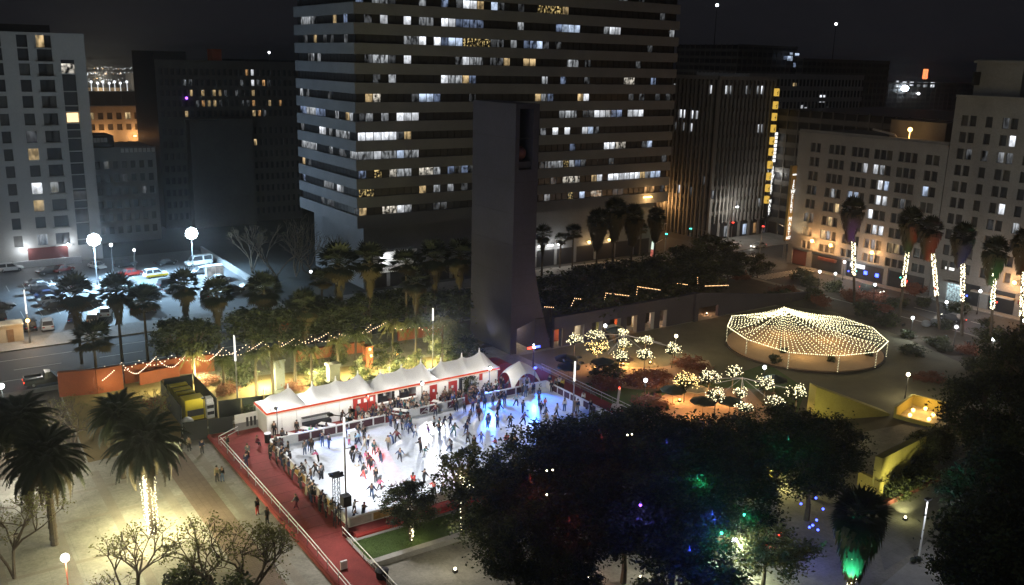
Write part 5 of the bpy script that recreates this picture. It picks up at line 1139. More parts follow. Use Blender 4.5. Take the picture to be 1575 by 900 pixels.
for i in range(34):                       # more skaters, thickest towards the tents
    x, y = rp.uniform(33,68), 91.4-abs(rp.gauss(0,1))*5.5
    if y < 72.5 or any((x-q[0])**2+(y-q[1])**2 < .8 for q in EX): continue
    EX.append((x,y)); pose, top, bot = rp.choice(("stand","walk","glide","push","back","lean")), rp.choice(("black","black","charcoal","navy","grey","denim","brown","white","maroon","teal")), rp.choice(("black","black","charcoal","navy","denim"))
    h, d = zone(x, y)
    person(pose, x, y, .62, rp.uniform(-3,3), top, bot, f"skater in {NICE.get(top,top)} top and {NICE.get(bot,bot)} bottoms {PD[pose]} {d}, {h}", rp.uniform(.86,1.04), rp.choice(("hair","hair2")), rp.random() < .4, "skaters on the ice", rp.choice(("skin","skin2")), rp.choice(("shoe","skate")))
CR2 = [0,0,0]
def side():
    CR2[0], CR2[1] = rp.choice(("black","charcoal","navy","grey")), rp.choice(("black","charcoal","navy")); CR2[2] = f"spectator in {CR2[0]} and {CR2[1]} lined up at the left barrier"; return CR2
for i in range(16):
    person(rp.choice(("lean","stand","stand")), rp.uniform(30.2,31.0), 73+i*1.15+rp.uniform(-.2,.2), DZ, rp.uniform(-.3,.4), *side()[:2], CR2[2], rp.uniform(.92,1.04), "hair", rp.random() < .4, "spectators at the left barrier", rp.choice(("skin","skin2")))
SP = [(484,774,"stand","black","black",.1,"spectator in black at the left barrier beside the truss tower"),(500,789,"stand","black","charcoal",.1,"spectator in black closest to the truss tower behind it"),(508,792,"lean","charcoal","tan",.2,"spectator in charcoal leaning with a tan tray by the truss"),(472,762,"lean","grey","tan",.2,"spectator in grey coat bent over the middle of the left barrier"),(477,770,"stand","charcoal","black",.6,"spectator in charcoal crouching close to the left barrier"),(456,784,"walk","grey","maroon",2.2,"person in pale grey top walking down the red ramp"),
 (428,697,"lean","grey","grey",.4,"spectator in long grey coat at the left barrier's rear end"),(424,690,"stand","grey","charcoal",.3,"spectator in grey hood behind the coat at the rear corner"),(432,708,"lean","navy","navy",.3,"spectator in navy coat leaning on the left barrier"),(437,711,"lean","charcoal","navy",.2,"spectator in charcoal and navy beside the navy coat"),(381,706,"walk","grey","black",1.2,"person in grey jacket with a cream scarf mid-deck on red carpet"),(379,719,"stand","navy","navy",1.5,"person in navy with hands out at the ramp rail"),(395,688,"sit","maroon","black",.5,"person in maroon sitting low on the red carpet"),(350,692,"stand","black","charcoal",.5,"guard in black at the top corner of the ramp rail"),
 (334,741,"stand","khaki","charcoal",-1.3,"man in khaki standing on the plaza, left of a pair"),(342,741,"stand","black","denim",-1.4,"man in black coat and cream shirt, right of the plaza pair"),(311,698,"stand","navy","charcoal",-1.3,"person in navy cap and cream bag by the black fence"),(280,694,"stand","white","charcoal",-1.2,"person in white top below the dark palm by the fence"),(291,694,"stand","khaki","black",-1.3,"person in khaki beside the one in white by the fence"),(396,792,"stand","black","red",-1.0,"person in black and red on the plaza left of the ramp"),(411,806,"stand","charcoal","black",-1.0,"person in charcoal alone lower on the plaza beside the ramp"),
 (855,600,"stand","grey","black",-2.5,"spectator in grey left of three on the right walkway"),(860,598,"stand","white","black",-2.2,"spectator in white middle of three on the right walkway"),(865,600,"stand","yellow","charcoal",-2.6,"spectator in yellow right of three on the right walkway"),(848,603,"stand","charcoal","black",-2.6,"spectator in charcoal at the rear of the right walkway"),(897,622,"stand","white","black",-2.6,"spectator in black with white collar on the right walkway"),(908,634,"stand","black","black",-2.8,"spectator in black farthest along the right walkway"),(845,595,"stand","black","brown",-2.2,"person in black and brown near the arched tent"),(810,600,"stand","charcoal","black",-1.6,"attendant in charcoal inside the arched tent"),(775,583,"stand","white","charcoal",-1.2,"person in white by the dark red dome"),(770,584,"stand","grey","black",-1.0,"person in grey by the dark red dome")]
for px, py, pose, top, bot, rz_, lab in SP:
    z_ = DZ if px > 343 and not (390 < px < 415 and py > 780) else .12
    if px > 765 and px < 780: z_ = .12
    person(pose, *at(px, py, z_), z_, rz_, top, bot, lab, rp.uniform(.95,1.04), rp.choice(("hair","hair2")), rp.random()<.3, None, rp.choice(("skin","skin2")))
SD = [(415,664,"stand","black","black","technician in black beside the left stage lamp stand"),(457,668,"stand","black","charcoal","person in black standing on the carpet left of the tables"),(479,672,"sit","green","tan","child in bright green jacket at the second white table"),(486,670,"sit","black","black","person in black with white cap at the second white table"),(441,682,"sit","charcoal","grey","person in charcoal seated at the leftmost white table"),(437,684,"stand","grey","black","person in grey standing at the leftmost white table"),(503,669,"sit","grey","charcoal","person in grey seated at the third white table"),(517,642,"lean","charcoal","black","person in charcoal bending by the tent wall"),(538,645,"stand","khaki","black","person in khaki standing left of the red notice board"),(546,640,"stand","grey","charcoal","person in light grey in front of the red notice board"),(578,640,"stand","red","charcoal","person in red beside the right edge of the notice board"),(583,645,"stand","white","brown","person in white top below the shop counter"),(576,650,"stand","grey","charcoal","person in big grey coat in the middle of the crowd"),(558,652,"sit","orange","charcoal","child in orange jacket behind the rear barrier"),(571,658,"stand","cream","charcoal","person in cream top behind the white bin"),(593,622,"stand","black","black","customer in black at the left shop counter"),(609,628,"stand","charcoal","navy","customer in charcoal between the two counters"),(644,614,"stand","black","black","person in black standing right of the bar counter"),(679,612,"stand","black","charcoal","person in black between the two red doors"),(684,616,"stand","khaki","black","person in khaki between the two red doors"),(749,585,"stand","black","black","person in black at the right end of the tents"),(687,630,"sit","red","black","person in red jacket seated under the right red door"),(700,627,"stand","blue","denim","person in blue behind the gap in the rear barrier"),(621,603,"stand","white","black","bar tender in white behind the bar counter"),(652,622,"stand","grey","charcoal","person in pale grey near the bar counter's corner"),(656,628,"stand","tan","tan","person in tan coat at the rear barrier gap"),(672,623,"stand","white","black","person in white scarf by the left red door"),(762,604,"stand","white","navy","person in white hood beside the right end of the tents")]
for px, py, pose, top, bot, lab in SD:
    x, y = at(px, py, DZ); y = min(max(y, 92.6), 95.0) if lab[:3] != "bar" else 96.4
    person(pose, x, y, DZ if lab[:3] != "bar" else DZ, rp.uniform(-2.6,-.4), top, bot, lab, rp.uniform(.93,1.05), rp.choice(("hair","hair2")), rp.random()<.35, None, rp.choice(("skin","skin2")))
CR_ = [0,0,0]
def crowd():
    CR_[0], CR_[1] = rp.choice(("black","black","charcoal","navy","grey","brown","maroon","teal","cream")), rp.choice(("black","charcoal","navy","denim"))
    CR_[2] = f"spectator in {CR_[0]} and {CR_[1]} within the crowd behind the rear barrier"; return CR_
for i in range(84):
    px = rp.choice((rp.uniform(515,610), rp.uniform(600,700), rp.uniform(700,765))); u_ = at(px, 640-(px-540)*.22, DZ)[0]
    person(rp.choice(("stand","stand","lean","back","sit")), u_, rp.uniform(92.4,94.6), DZ, rp.uniform(-2.8,.2), *crowd()[:2], CR_[2], rp.uniform(.9,1.05), rp.choice(("hair","hair2")), rp.random()<.4, "crowd behind the rear rink barrier", rp.choice(("skin","skin2")))
# ================================================================ vegetation kit
def leaf_quad(mb, c, s, r):
    d = Vector((r.gauss(0,1), r.gauss(0,1), r.gauss(0,.7))).normalized(); a = d.cross(Vector((r.gauss(0,1), r.gauss(0,1), r.gauss(0,1)))).normalized(); n_ = d.cross(a)
    p = Vector(c); mb.face([p-d*s*.55, p+a*s*.30+n_*s*.06, p+d*s*.55, p-a*s*.30+n_*s*.06])
def crown_mesh(name, n_clump, n_leaf, size, seed, mats, flat=1.0, hollow=.55, cl=.34):
    r = random.Random(seed); mb = MB()
    for i in range(n_clump):
        while True:
            v = Vector((r.uniform(-1,1), r.uniform(-1,1), r.uniform(-1,1)))
            if hollow < v.length < 1 and v.z > -.75: break
        v.z *= flat; rad = r.uniform(cl*.6, cl*1.15); k = r.choice((0,0,1,2)) if len(mats) > 2 else 0
        for j in range(n_leaf):
            o = Vector((r.gauss(0,.5), r.gauss(0,.5), r.gauss(0,.36)))*rad
            mb.mat(k if r.random() < .8 else r.randrange(len(mats))); leaf_quad(mb, v+o, size*r.uniform(.6,1.4), r)
    return mb.mesh(name, mats)
LV = [K["leaf"], K["leaf2"], K["leaf3"]]
CROWN = [crown_mesh("crown_%s" % c, 42, 80, .13, 20+i, LV) for i, c in enumerate("abcd")]
CROWNF = [crown_mesh("fine_crown_%s" % c, 120, 130, .062, 40+i, LV, .85, .45, .24) for i, c in enumerate("abc")]
CROWNL = [crown_mesh("sparse_crown_%s" % c, 46, 60, .10, 60+i, [K["leaf2"],K["leaf"],K["leafy"]], 1.1, .2, .26) for i, c in enumerate("ab")]
CROWNG = crown_mesh("grey_crown", 60, 120, .075, 77, [pm("grey_green_leaf",(.16,.17,.085),.8,.3,1.5), K["leafy"], K["leaf2"]], .8, .4, .3)
CROWNB = crown_mesh("bush_crown", 26, 60, .17, 80, LV, .8, .3, .4)
CROWNR = crown_mesh("red_bush_crown", 30, 70, .15, 81, [K["shrubr"]], .55, .3, .4)
def branches(mb, p, d, L, r, depth, rnd, up=.12, spread=.55, n_=3, tips=None):
    q = p + d*L
    bend = (d + Vector((rnd.gauss(0,.12), rnd.gauss(0,.12), .05))).normalized(); m_ = p + bend*L*.5
    mb.tube(p, m_, r, r*.85, 6 if depth > 2 else 4, False); mb.tube(m_, q, r*.85, r*.7, 6 if depth > 2 else 4, False)
    if depth == 0:
        if tips is not None: tips.append(q)
        return
    for i in range(n_ if rnd.random() < .75 else n_-1):
        nd = (d + Vector((rnd.gauss(0,spread), rnd.gauss(0,spread), rnd.gauss(up,spread*.55)))).normalized()
        branches(mb, q, nd, L*rnd.uniform(.62,.86), r*.64, depth-1, rnd, up, spread, n_, tips)
def trunk_mesh(name, seed, H_=1.0, r=.05, depth=3):
    rnd = random.Random(seed); mb = MB(); branches(mb, Vector((0,0,0)), Vector((rnd.gauss(0,.05),rnd.gauss(0,.05),1)).normalized(), H_*.42, r, depth, rnd, .25, .5, 4); return mb.mesh(name, K["trunk"])
TRUNK = [trunk_mesh("trunk_%s" % c, 90+i) for i, c in enumerate("abc")]
tix = [0]
def tree(label, x, y, zc, rx, rz, crown, group=None, z0=.12, name="tree", trunk=True, cat="tree"):
    r = thing(name, label, cat, (x,y,z0), random.uniform(0,6.28), group); tix[0] += 1
    if trunk: inst("trunk", TRUNK[tix[0] % 3], r, (0,0,0), (0,0,0), (zc*.95,zc*.95,zc*1.05))
    inst("crown", crown, r, (0,0,zc-z0), (0,0,random.uniform(0,6.28)), (rx,rx*random.uniform(.9,1.1),rz)); return r
def bush(label, x, y, rx, rz, crown=None, group=None, z0=.12, name="bush"):
    r = thing(name, label, "bush", (x,y,z0), random.uniform(0,6.28), group)
    inst("foliage", crown or CROWNB, r, (0,0,rz*.6), (0,0,0), (rx,rx,rz)); MB().tube((0,0,0),(0,0,rz*.6),.06,.03,6).build("stem", K["trunk"], r); return r
# palms
def frond_mesh(name, L, n_, droop, lw, seed, mat, wid=.46):
    r = random.Random(seed); mb = MB(); P = []
    for i in range(n_+1):
        t = i/n_; P.append(Vector((L*(t-.16*droop*t*t), 0, L*(.36*t-.40*droop*t*t-.34*droop*t**4))))
    for i in range(n_):
        mb.tube(P[i], P[i+1], .045*(1-.8*i/n_), .045*(1-.8*(i+1)/n_), 4, False)
        if i > 0:
            t = i/n_; ll = wid*math.sin(math.pi*min(1,.18+t*.84))**.7*L*.42
            for s_ in (-1,1):
                for h in (.0,.33,.66):
                    b0 = P[i].lerp(P[i+1], h); d = (P[i+1]-P[i]).normalized()
                    tip = b0 + d*ll*.55 + Vector((0,s_*ll*.72,-ll*.30*r.uniform(.6,1.5)))
                    mb.face([b0-d*lw, b0+d*lw, tip])
    return mb.mesh(name, mat)
FR = [frond_mesh("date_frond_a",4.0,16,.75,.10,1,K["frond"]), frond_mesh("date_frond_b",4.2,16,1.0,.10,2,K["frond"]), frond_mesh("date_frond_c",3.8,16,1.35,.10,3,K["frondd"])]
def date_palm(label, x, y, zc, scale=1.0, n_=96, lit=None):
    r = thing("date_palm", label, "palm tree", (x,y,.12), 0, "date palms on the plaza")
    tm = MB(); k = 14
    for i in range(k):
        a, b_ = zc*i/k, zc*(i+1)/k; tm.tube((0,0,a),(0,0,b_),.34*scale*(1.15 if i % 2 else 1),.31*scale,10, False)
    tm.ball((0,0,zc+.1),.6*scale,9,6,1.2); tm.build("trunk", K["palmtrunk"], r)
    g = random.Random(int(x*13+y*7))
    for i in range(n_):
        t = i/n_; el = math.radians(84-112*t + g.uniform(-6,6)); az = i*2.39996+g.uniform(-.15,.15)
        me = FR[0] if t < .35 else FR[1] if t < .85 else FR[2]
        inst("frond", me, r, (0,0,zc+.45-.6*t), (0,-el*.80+.12,az), (scale*g.uniform(.9,1.08),)*3)
    return r
def fan_crown(name, seed, n_, L, mats, skirt=True, lo=-1.1):
    g = random.Random(seed); mb = MB()
    for i in range(n_):
        t = i/n_; el = 1.35+(lo-1.35)*t+g.uniform(-.15,.15); az = i*2.39996+g.uniform(-.3,.3); l_ = L*g.uniform(.85,1.1)
        d = Vector((math.cos(az)*math.cos(el), math.sin(az)*math.cos(el), math.sin(el))); c = d*l_*.55
        s_ = d.cross(Vector((0,0,1))).normalized() if abs(d.z) < .98 else Vector((1,0,0)); u_ = s_.cross(d)
        mb.mat(0 if t < .78 else 1); mb.tube((0,0,0), c, .03, .02, 3, False)
        for k in range(9):
            a = -1.25+2.5*k/8; dd = (d*math.cos(a)+s_*math.sin(a)-Vector((0,0,.18+.10*abs(a)))).normalized(); w_ = s_*math.cos(a)-d*math.sin(a)
            mb.face([c-w_*.02*l_, c+dd*l_*.28-w_*.07*l_, c+dd*l_*.58, c+dd*l_*.28+w_*.07*l_])
    if skirt:
        mb.mat(1)
        for i in range(420 if skirt == 'long' else 0):
            z = -g.uniform(.2,3.1); rr_ = 1.25-.33*abs(z)+g.uniform(-.1,.1); az = g.uniform(0,6.28); p = Vector((math.cos(az)*rr_, math.sin(az)*rr_, z)); q = p+Vector((math.cos(az)*.1, math.sin(az)*.1, -.55)); w_ = Vector((-math.sin(az),math.cos(az),0))*.13
            mb.face([p-w_, p+w_, q])
        for i in range(110 if skirt != 'long' else 0):
            z = -g.uniform(.3,2.6)*L*.62; rr_ = max(.2, (1-abs(z)/(2.9*L*.62))*L*.55); az = g.uniform(0,6.28); p = Vector((math.cos(az)*rr_*.7, math.sin(az)*rr_*.7, z)); q = p+Vector((math.cos(az)*.25, math.sin(az)*.25, -.7)); w_ = Vector((-math.sin(az),math.cos(az),0))*.16
            mb.face([p-w_, p+w_, q])
    return mb.mesh(name, mats)
FM = [K["frond"], K["frondd"]]
FAN = [fan_crown("fan_crown_a",1,46,1.9,FM), fan_crown("fan_crown_b",2,40,1.8,FM), fan_crown("fan_crown_c",3,42,1.7,FM,False,-.7)]
FANT = fan_crown("fan_crown_tall",5,80,1.35,FM,'long',-1.2)
def feather_crown(name, seed, n_, L, mat):
    g = random.Random(seed); mb = MB(); base = MB()
    for i in range(n_):
        t = i/n_; az = i*2.39996+g.uniform(-.2,.2); el = 1.2-1.35*t+g.uniform(-.1,.1); P = []
        for k in range(8):
            q = k/7; P.append(Vector((math.cos(az)*L*q*math.cos(el*.8)*(1-.12*q), math.sin(az)*L*q*math.cos(el*.8)*(1-.12*q), L*(q*math.sin(el)-.75*q*q))))
        s_ = Vector((-math.sin(az),math.cos(az),0))
        for k in range(7):
            mb.tube(P[k],P[k+1],.03,.025,3,False)
            for sg_ in (-1,1):
                for h in (.1,.6):
                    b0 = P[k].lerp(P[k+1],h); d = (P[k+1]-P[k]).normalized(); mb.face([b0-d*.06, b0+d*.06, b0+d*.35+s_*sg_*.42*L*.35-Vector((0,0,.25*g.uniform(.6,1.6)))])
    return mb.mesh(name, mat)
FEA = [feather_crown("feather_crown_a",1,26,2.6,K["leaf2"]), feather_crown("feather_crown_b",2,22,2.4,K["leafy"])]
def palm(label, x, y, zc, crown, s_=1.0, group=None, top=(0,0), z0=.12, r=.17, name="palm_tree"):
    o = thing(name, label, "palm tree", (x,y,z0), 0, group); tm = MB(); k = 8; h = zc-z0
    for i in range(k): tm.tube((top[0]*i/k,top[1]*i/k,h*i/k),(top[0]*(i+1)/k,top[1]*(i+1)/k,h*(i+1)/k),r*(1.3-.4*i/k),r*(1.25-.4*(i+1)/k),8,False)
    tm.build("trunk", K["palmtrunk"], o); inst("crown", crown, o, (top[0],top[1],h), (0,0,random.uniform(0,6.28)), (s_,)*3); return o
def fairy(parent, pts, m, r=.07, name="fairy_light", off=True):
    mb = MB(); o = Vector(parent.location) if off else Vector((0,0,0))
    for p in pts: mb.octa(tuple(Vector(p)-o), r)
    return mb.build(name, m, parent, stuff=True)
def strand(p, q, sag, step):
    p, q = Vector(p), Vector(q); n_ = max(2, int((q-p).length/step)); return [p.lerp(q,i/n_)-Vector((0,0,sag*4*(i/n_)*(1-i/n_))) for i in range(n_+1)]
rg = random.Random(3)
# ---------------------------------------------------------------- date palms at the lower left
def dp(label, bx, by, cy_, s_, **k):
    x, y = at(bx, by, .12); return date_palm(label, x, y, top_z(bx, cy_, x, y), s_, **k)
A = dp("date palm with dark crown in front, nearest the globe lamp", 84, 838, 712, 1.0)
B = dp("date palm with a trunk wrapped in dazzling white string lights", 236, 822, 690, .98)
dp("date palm with dry yellow lower fronds behind the lit one", 190, 735, 648, .88)
dp("date palm at the far left edge behind the front one", 45, 775, 655, .95)
bz = 7.0; pts = []
B_top = top_z(236, 735, B.location.x, B.location.y)
for k in range(20):                       # strands run from the lower fronds down to the foot of the trunk
    a = rg.uniform(0,6.28); fx_ = -1.0*rg.random()**1.5 if k % 3 == 1 else 0; x0, y0 = B.location.x+.5*math.cos(a)+fx_*.8, B.location.y+.5*math.sin(a)+fx_*-.25; x1, y1 = B.location.x+.42*math.cos(a), B.location.y+.42*math.sin(a)
    zt_ = B_top+rg.uniform(-.5,.3); zb_ = .25 if fx_ > -.9 else .25+(-fx_-.9)*2.4
    for i in range(38):
        t = i/37; q = (1-t)**.8; pts.append((x1+(x0-x1)*q+rg.gauss(0,.05), y1+(y0-y1)*q+rg.gauss(0,.05), zb_+(zt_-zb_)*(1-t)+rg.gauss(0,.05)))
fairy(B, pts, K["bulb"], .048)
for dx, dy in ((-1.3,-1.0),(1.3,-.4),(0,1.4)): point(B, (dx*1.7,dy*1.7,3.6), 2300, (1,.92,.48), .5)
# ---------------------------------------------------------------- bare-branched trees along the lower edge
def bare_tree(label, bx, by, h, seed, leaves=350, spread=.62, z0=.12):
    x, y = at(bx, by, z0); r = thing("bare_tree", label, "tree", (x,y,z0)); rnd = random.Random(seed); mb = MB(); tips = []
    for k in range(3): branches(mb, Vector((0,0,.0)), Vector((rnd.gauss(0,.4),rnd.gauss(0,.4),1)).normalized(), h*.32, .15, 4, rnd, .16, spread, 3, tips)
    mb.build("trunk", K["trunk"], r); lf = MB()
    for i in range(leaves):
        t = rnd.choice(tips); leaf_quad(lf, t+Vector((rnd.gauss(0,.28),rnd.gauss(0,.28),rnd.gauss(0,.2))), rnd.uniform(.12,.26), rnd)
    lf.build("crown", K["leafy"], r); return r
bare_tree("bare-branched tree in front of the lit palm at the bottom edge", 205, 925, 7.0, 5, 800)
bare_tree("half-bare leafy tree left of the red ramp's lower end", 378, 930, 8.0, 8, 1900)
bare_tree("half-bare tree at the bottom, second from the ramp", 330, 905, 6.0, 12, 1300)
bare_tree("bare tree at the lower left corner under the front palm", 22, 890, 8.0, 15, 1800)
bare_tree("thin bare tree between the far palms and the chiller yard", 110, 690, 6.5, 18, 500)
bare_tree("pale bare tree left of the black chiller fence", 228, 668, 5.5, 21, 500)
for i, (px, py) in enumerate(((290,912),(355,925))): bush(("dark low bush at the bottom edge beside the bare trees",)[0], *at(px,py,.12), 2.0, 1.6)
# ---------------------------------------------------------------- palms and trees along the street edge of the park
GPL = "palms along the street side of the park"
for bx, by, cx_, cy_, c_, s_, lab in ((126,560,124,450,0,1.55,"tall dark palm in front of the left car row"),(188,556,186,446,1,1.5,"tall dark palm in front of the car park's middle aisle"),(228,560,234,462,2,1.45,"dark palm rising from the left end of the red wall"),(290,548,288,438,1,1.4,"dark palm in front of the pale green parked sedan"),(338,548,336,452,0,1.4,"dark palm in front of the right car park corner"),(150,590,150,520,2,1.6,"short dark palm against the street by the red wall"),
    (410,540,405,445,0,1.6,"dark palm between the car park and the banded tower"),(497,520,471,430,2,1.2,"small palm with bright green floodlit fronds below the tower"),(523,520,522,404,0,1.8,"palm with a red glow in its skirt before the tower corner"),(570,520,567,400,1,1.7,"palm in front of the white lit sign panel"),(625,520,622,405,2,1.5,"palm with green lit fronds right of the white sign panel"),(668,515,664,396,0,1.6,"palm against the tower podium right of the sign"),(706,512,704,392,1,1.6,"palm just left of the purple bell tower"),(640,520,640,432,0,1.4,"shorter palm between the sign and the bell tower"),(470,545,470,470,1,1.5,"short palm at the left of the bright green one")):
    x, y = at(bx, by, .12); palm(lab, x, y, top_z(cx_, cy_, x, y), FAN[c_], s_, GPL)
gl_ = bpy.data.objects
for lab, bx, by, cx_, cy_, s_, c_ in (("small palm with a thin pale trunk by the lit podium entrance",861,412,862,368,.9,2),("broad short palm with white lit trunk by the podium entrance",880,414,881,358,1.2,2),("small palm on the podium pavement right of the lit doors",984,392,986,352,1.0,2),("palm half hidden by the right side of the bell tower",833,425,832,360,1.2,1)):
    x, y = at(bx, by, .13); palm(lab, x, y, top_z(cx_, cy_, x, y), FAN[c_], s_, GPL)
for bx, by, cx_, cy_, s_, lab in ((915,455,912,338,1.7,"tall shaggy palm, left one of the dark cluster right of the bell tower"),(940,455,940,322,1.8,"tallest shaggy palm in the dark cluster right of the bell tower"),(968,450,966,332,1.7,"tall shaggy palm, right one of the dark cluster"),(1003,440,1003,332,1.5,"shaggy palm beside the green and white lit decoration")):
    x, y = at(bx, by, .12); palm(lab, x, y, top_z(cx_, cy_, x, y), FANT, s_, GPL)
dcr = thing("light_sculpture", "tall thin decoration lit green, white and red by the street corner", "decoration", (*at(1003,400,.13),.13))
MB().tube((0,0,0),(0,0,2.5),.5,.4,8).build("red_base", em("red_glow_base",(.9,.25,.18),.6), dcr); MB().tube((0,0,2.5),(0,0,4.2),.45,.3,8).build("white_band", em("pale_glow",(.85,1,.85),1.0), dcr); MB().tube((0,0,4.2),(0,0,8.6),.22,.05,8).build("green_tip", em("green_glow",(.4,1,.45),.9), dcr)
MB().bar((0,0,5.2),(2.2,.3,7.6),.08,.08).bar((2.2,.3,7.6),(4.2,.4,8.0),.07,.07).bar((0,0,3.4),(3.0,.2,4.4),.07,.07).build("arm", K["whitem"], dcr)
FT = [(848,450,4.5),(880,456,4.2),(910,462,4.6),(950,452,4.8),(985,446,4.8),(1020,440,5.0),(1050,425,4.6),(1085,430,4.4),(1000,420,4.6),(905,430,4.2),(1045,400,4.2),(1075,405,4.2),(950,425,4.6)]
for i, (cx_, cy_, z_) in enumerate(FT):
    x, y = at(cx_, cy_, z_+.8); tree("dark ficus tree in the mass between the purple wall and the street", x, y, z_+.6, 4.2, 3.0, CROWN[i % 4], "ficus trees behind the purple wall")
for i, (cx_, cy_) in enumerate(((250,500),(300,515),(385,500),(430,505),(455,470),(360,480),(600,470),(650,475),(690,470),(545,465),(500,480),(410,460),(735,470),(580,440))):
    x, y = at(cx_, cy_, 4.6); tree("dark leafy tree between the street palms and the red wall" if y < 127 else "dark leafy street tree before the car park", x, max(min(y,126.2), 118) if y < 140 else y, 4.6, 3.7, 2.7, CROWN[(i+1) % 4], "leafy trees among the street palms")
for bx, by, s_ in ((1075,440,1.0),(1125,400,1.0),(1160,420,1.1),(1185,432,.8)): pass
x, y = at(1118,445,.12); tree("flat-topped leafy tree at the park corner over the crossing", x, y, 4.3, 3.6, 1.6, CROWNF[0])
x, y = at(1165,428,.12); tree("round dark tree at the park corner by the waiting white SUV", x, y, 2.9, 2.9, 2.2, CROWN[0])
x, y = at(1095,412,.12); tree("dark spreading tree left of the crossing", x, y, 4.6, 4.6, 3.0, CROWN[2])
x, y = at(1130,425,.12); tree("dark rounded tree between the crossing and the park corner tree", x, y, 3.2, 2.8, 2.2, CROWN[1])
for bx, by, h, sd in ((455,425,12,31),(485,432,11,33),(425,425,11,35),(520,430,9,37),(388,420,10,39)):
    bare_tree("tall thin bare street tree before the banded tower's left side", bx, by, h, sd, 120, .42, .13)
# lit palms and shrubs of the yellow garden
GY = "garden palms lit by string lights"
for i, (bx, by, cy_, s_) in enumerate(((395,610,545,1.0),(420,605,538,1.0),(455,598,536,.95),(480,596,540,.9),(548,585,515,1.15),(605,575,500,1.1),(640,570,497,1.1),(680,568,495,1.15),(705,562,505,1.0),(520,580,525,1.0),(345,600,555,.9),(300,590,545,.9))):
    x, y = at(bx, by, .12); palm("green feather palm lit from below in the yellow garden", x, y, top_z(bx, cy_, x, y), FEA[i % 2], s_, GY)
mon = thing("stone_pillar", "pale tapered stone pillar among the garden palms", "pillar", (*at(430,602,.12),.12)); MB().prism([(-.9,-.7),(.9,-.7),(.9,.7),(-.9,.7)],0,.5).prism([(-.6,-.5),(.6,-.5),(.6,.5),(-.6,.5)],.5,4.2).prism([(-.75,-.6),(.75,-.6),(.75,.6),(-.75,.6)],4.2,4.5).build("pillar", K["conc"], mon)
mon = thing("stone_pedestal", "grey stone pedestal among the bushes behind the tents", "pedestal", (*at(513,590,.12),.12)); MB().box(-1,-.8,0,1,.8,.5).box(-.75,-.6,.5,.75,.6,2.6).box(-.9,-.7,2.6,.9,.7,2.9).build("pedestal", K["conc2"], mon)
for i in range(30):
    u = 33+i*1.05; v = 101.6+rg.uniform(0,2.6); bush("dark green bush in the hedge row behind the tents", u, v, rg.uniform(1.0,1.7), rg.uniform(1.0,1.9), None, "bushes behind the tents")
for i, (px, py) in enumerate(((375,590),(355,585),(480,575),(520,560),(490,590),(560,590),(610,580),(640,575),(690,560),(720,575),(705,545),(670,545))):
    bush("rounded shrub in the yellow garden under the string lights", *at(px,py,.12), rg.uniform(1.2,2.1), rg.uniform(1.2,2.4), CROWNL[i % 2] if i % 3 else None, "garden shrubs")
tree("large grey-green olive-like tree right of the garden by the tents' rear", *at(690,560,.12), 4.2, 3.2, 2.5, CROWNG); tree("dark leafy tree beside the bell tower's foot", *at(715,575,.12), 3.0, 2.8, 2.3, CROWN[1]); tree("pale leafless-looking grey tree behind the second tent", *at(598,585,.12), 3.6, 2.4, 2.2, CROWNL[0])
for px, py in ((320,590),(350,605),(450,600),(150,600),(240,625)): bush("dry red-brown shrub in the yellow garden", *at(px,py,.12), 1.5, 1.0, CROWNR, "red-brown shrubs")
# ---- red-orange walls, zigzag bulbs, lamps of the garden
def wall_run(label, pts, h, m, t=.5):
    r = thing("red_wall", label, "wall", (*pts[0],.12)); o = Vector((*pts[0],0))
    for a, b_ in zip(pts, pts[1:]):
        a, b_ = Vector((*a,0))-o, Vector((*b_,0))-o
        MB().bar(a+Vector((0,0,h/2)), b_+Vector((0,0,h/2)), t, h).bar(a+Vector((0,0,h+.06)), b_+Vector((0,0,h+.06)), t+.12, .12).build("wall_section", m, r)
    return r
wall_run("red-orange block wall at the left end nearest the street", [at(92,610,.12), at(150,605,.12), at(190,598,.12)], 3.2, K["orange"])
wall_run("long low red-orange wall behind the zigzag string lights", [at(192,590,.12), at(270,576,.12), at(330,570,.12)], 2.3, K["orange"])
wall_run("red-orange wall section in the middle below the string lights", [at(215,592,.12), at(276,580,.12)], 1.6, K["orange"])
wall_run("red-orange wall behind the garden palms", [at(455,556,.12), at(560,541,.12)], 1.5, K["orange"])
wall_run("red-orange wall at the right end of the garden", [at(612,524,.12), at(680,514,.12)], 1.5, K["orange"])
wall_run("dark red wall along the street behind the palms", [at(400,512,.12), at(520,496,.12)], 1.2, K["orange"])
pl = thing("red_pillar", "orange pillar with glowing lamps in the garden", "pillar", (*at(566,566,.12),.12)); MB().box(-.55,-.55,0,.55,.55,3.2).box(-.65,-.65,3.2,.65,.65,3.4).build("pillar", K["orange"], pl); MB().ball((0,-.75,3.0),.2,8,5).ball((.2,-.75,2.0),.2,8,5).build("lamp", K["sodium"], pl); point(pl, (0,-1.1,2.4), 120, (1,.5,.2), .2)
fl_ = thing("fire_bowl", "small bowl with an orange flame among the bushes behind the tents", "fire bowl", (*at(611,552,.12),.12)); MB().tube((0,0,0),(0,0,.6),.12,.4,8).build("bowl", K["dmetal"], fl_); MB().tube((0,0,.6),(.05,0,1.2),.25,.02,6).build("flame", K["sodium"], fl_); point(fl_, (0,0,1.3), 60, (1,.5,.2), .2)
zz_ = thing("string_lights", "zigzag strings of warm bulbs slung between posts over the garden walls", "string lights", (30,118,.12)); pts = []
n1 = [(187,558),(240,549),(290,541),(343,535),(404,525),(455,519),(505,512),(548,508),(596,494),(640,500),(688,500)]
n2 = [(158,585),(213,574),(268,564),(322,554),(375,544),(430,534),(480,525),(527,517),(574,506),(620,506),(664,505)]
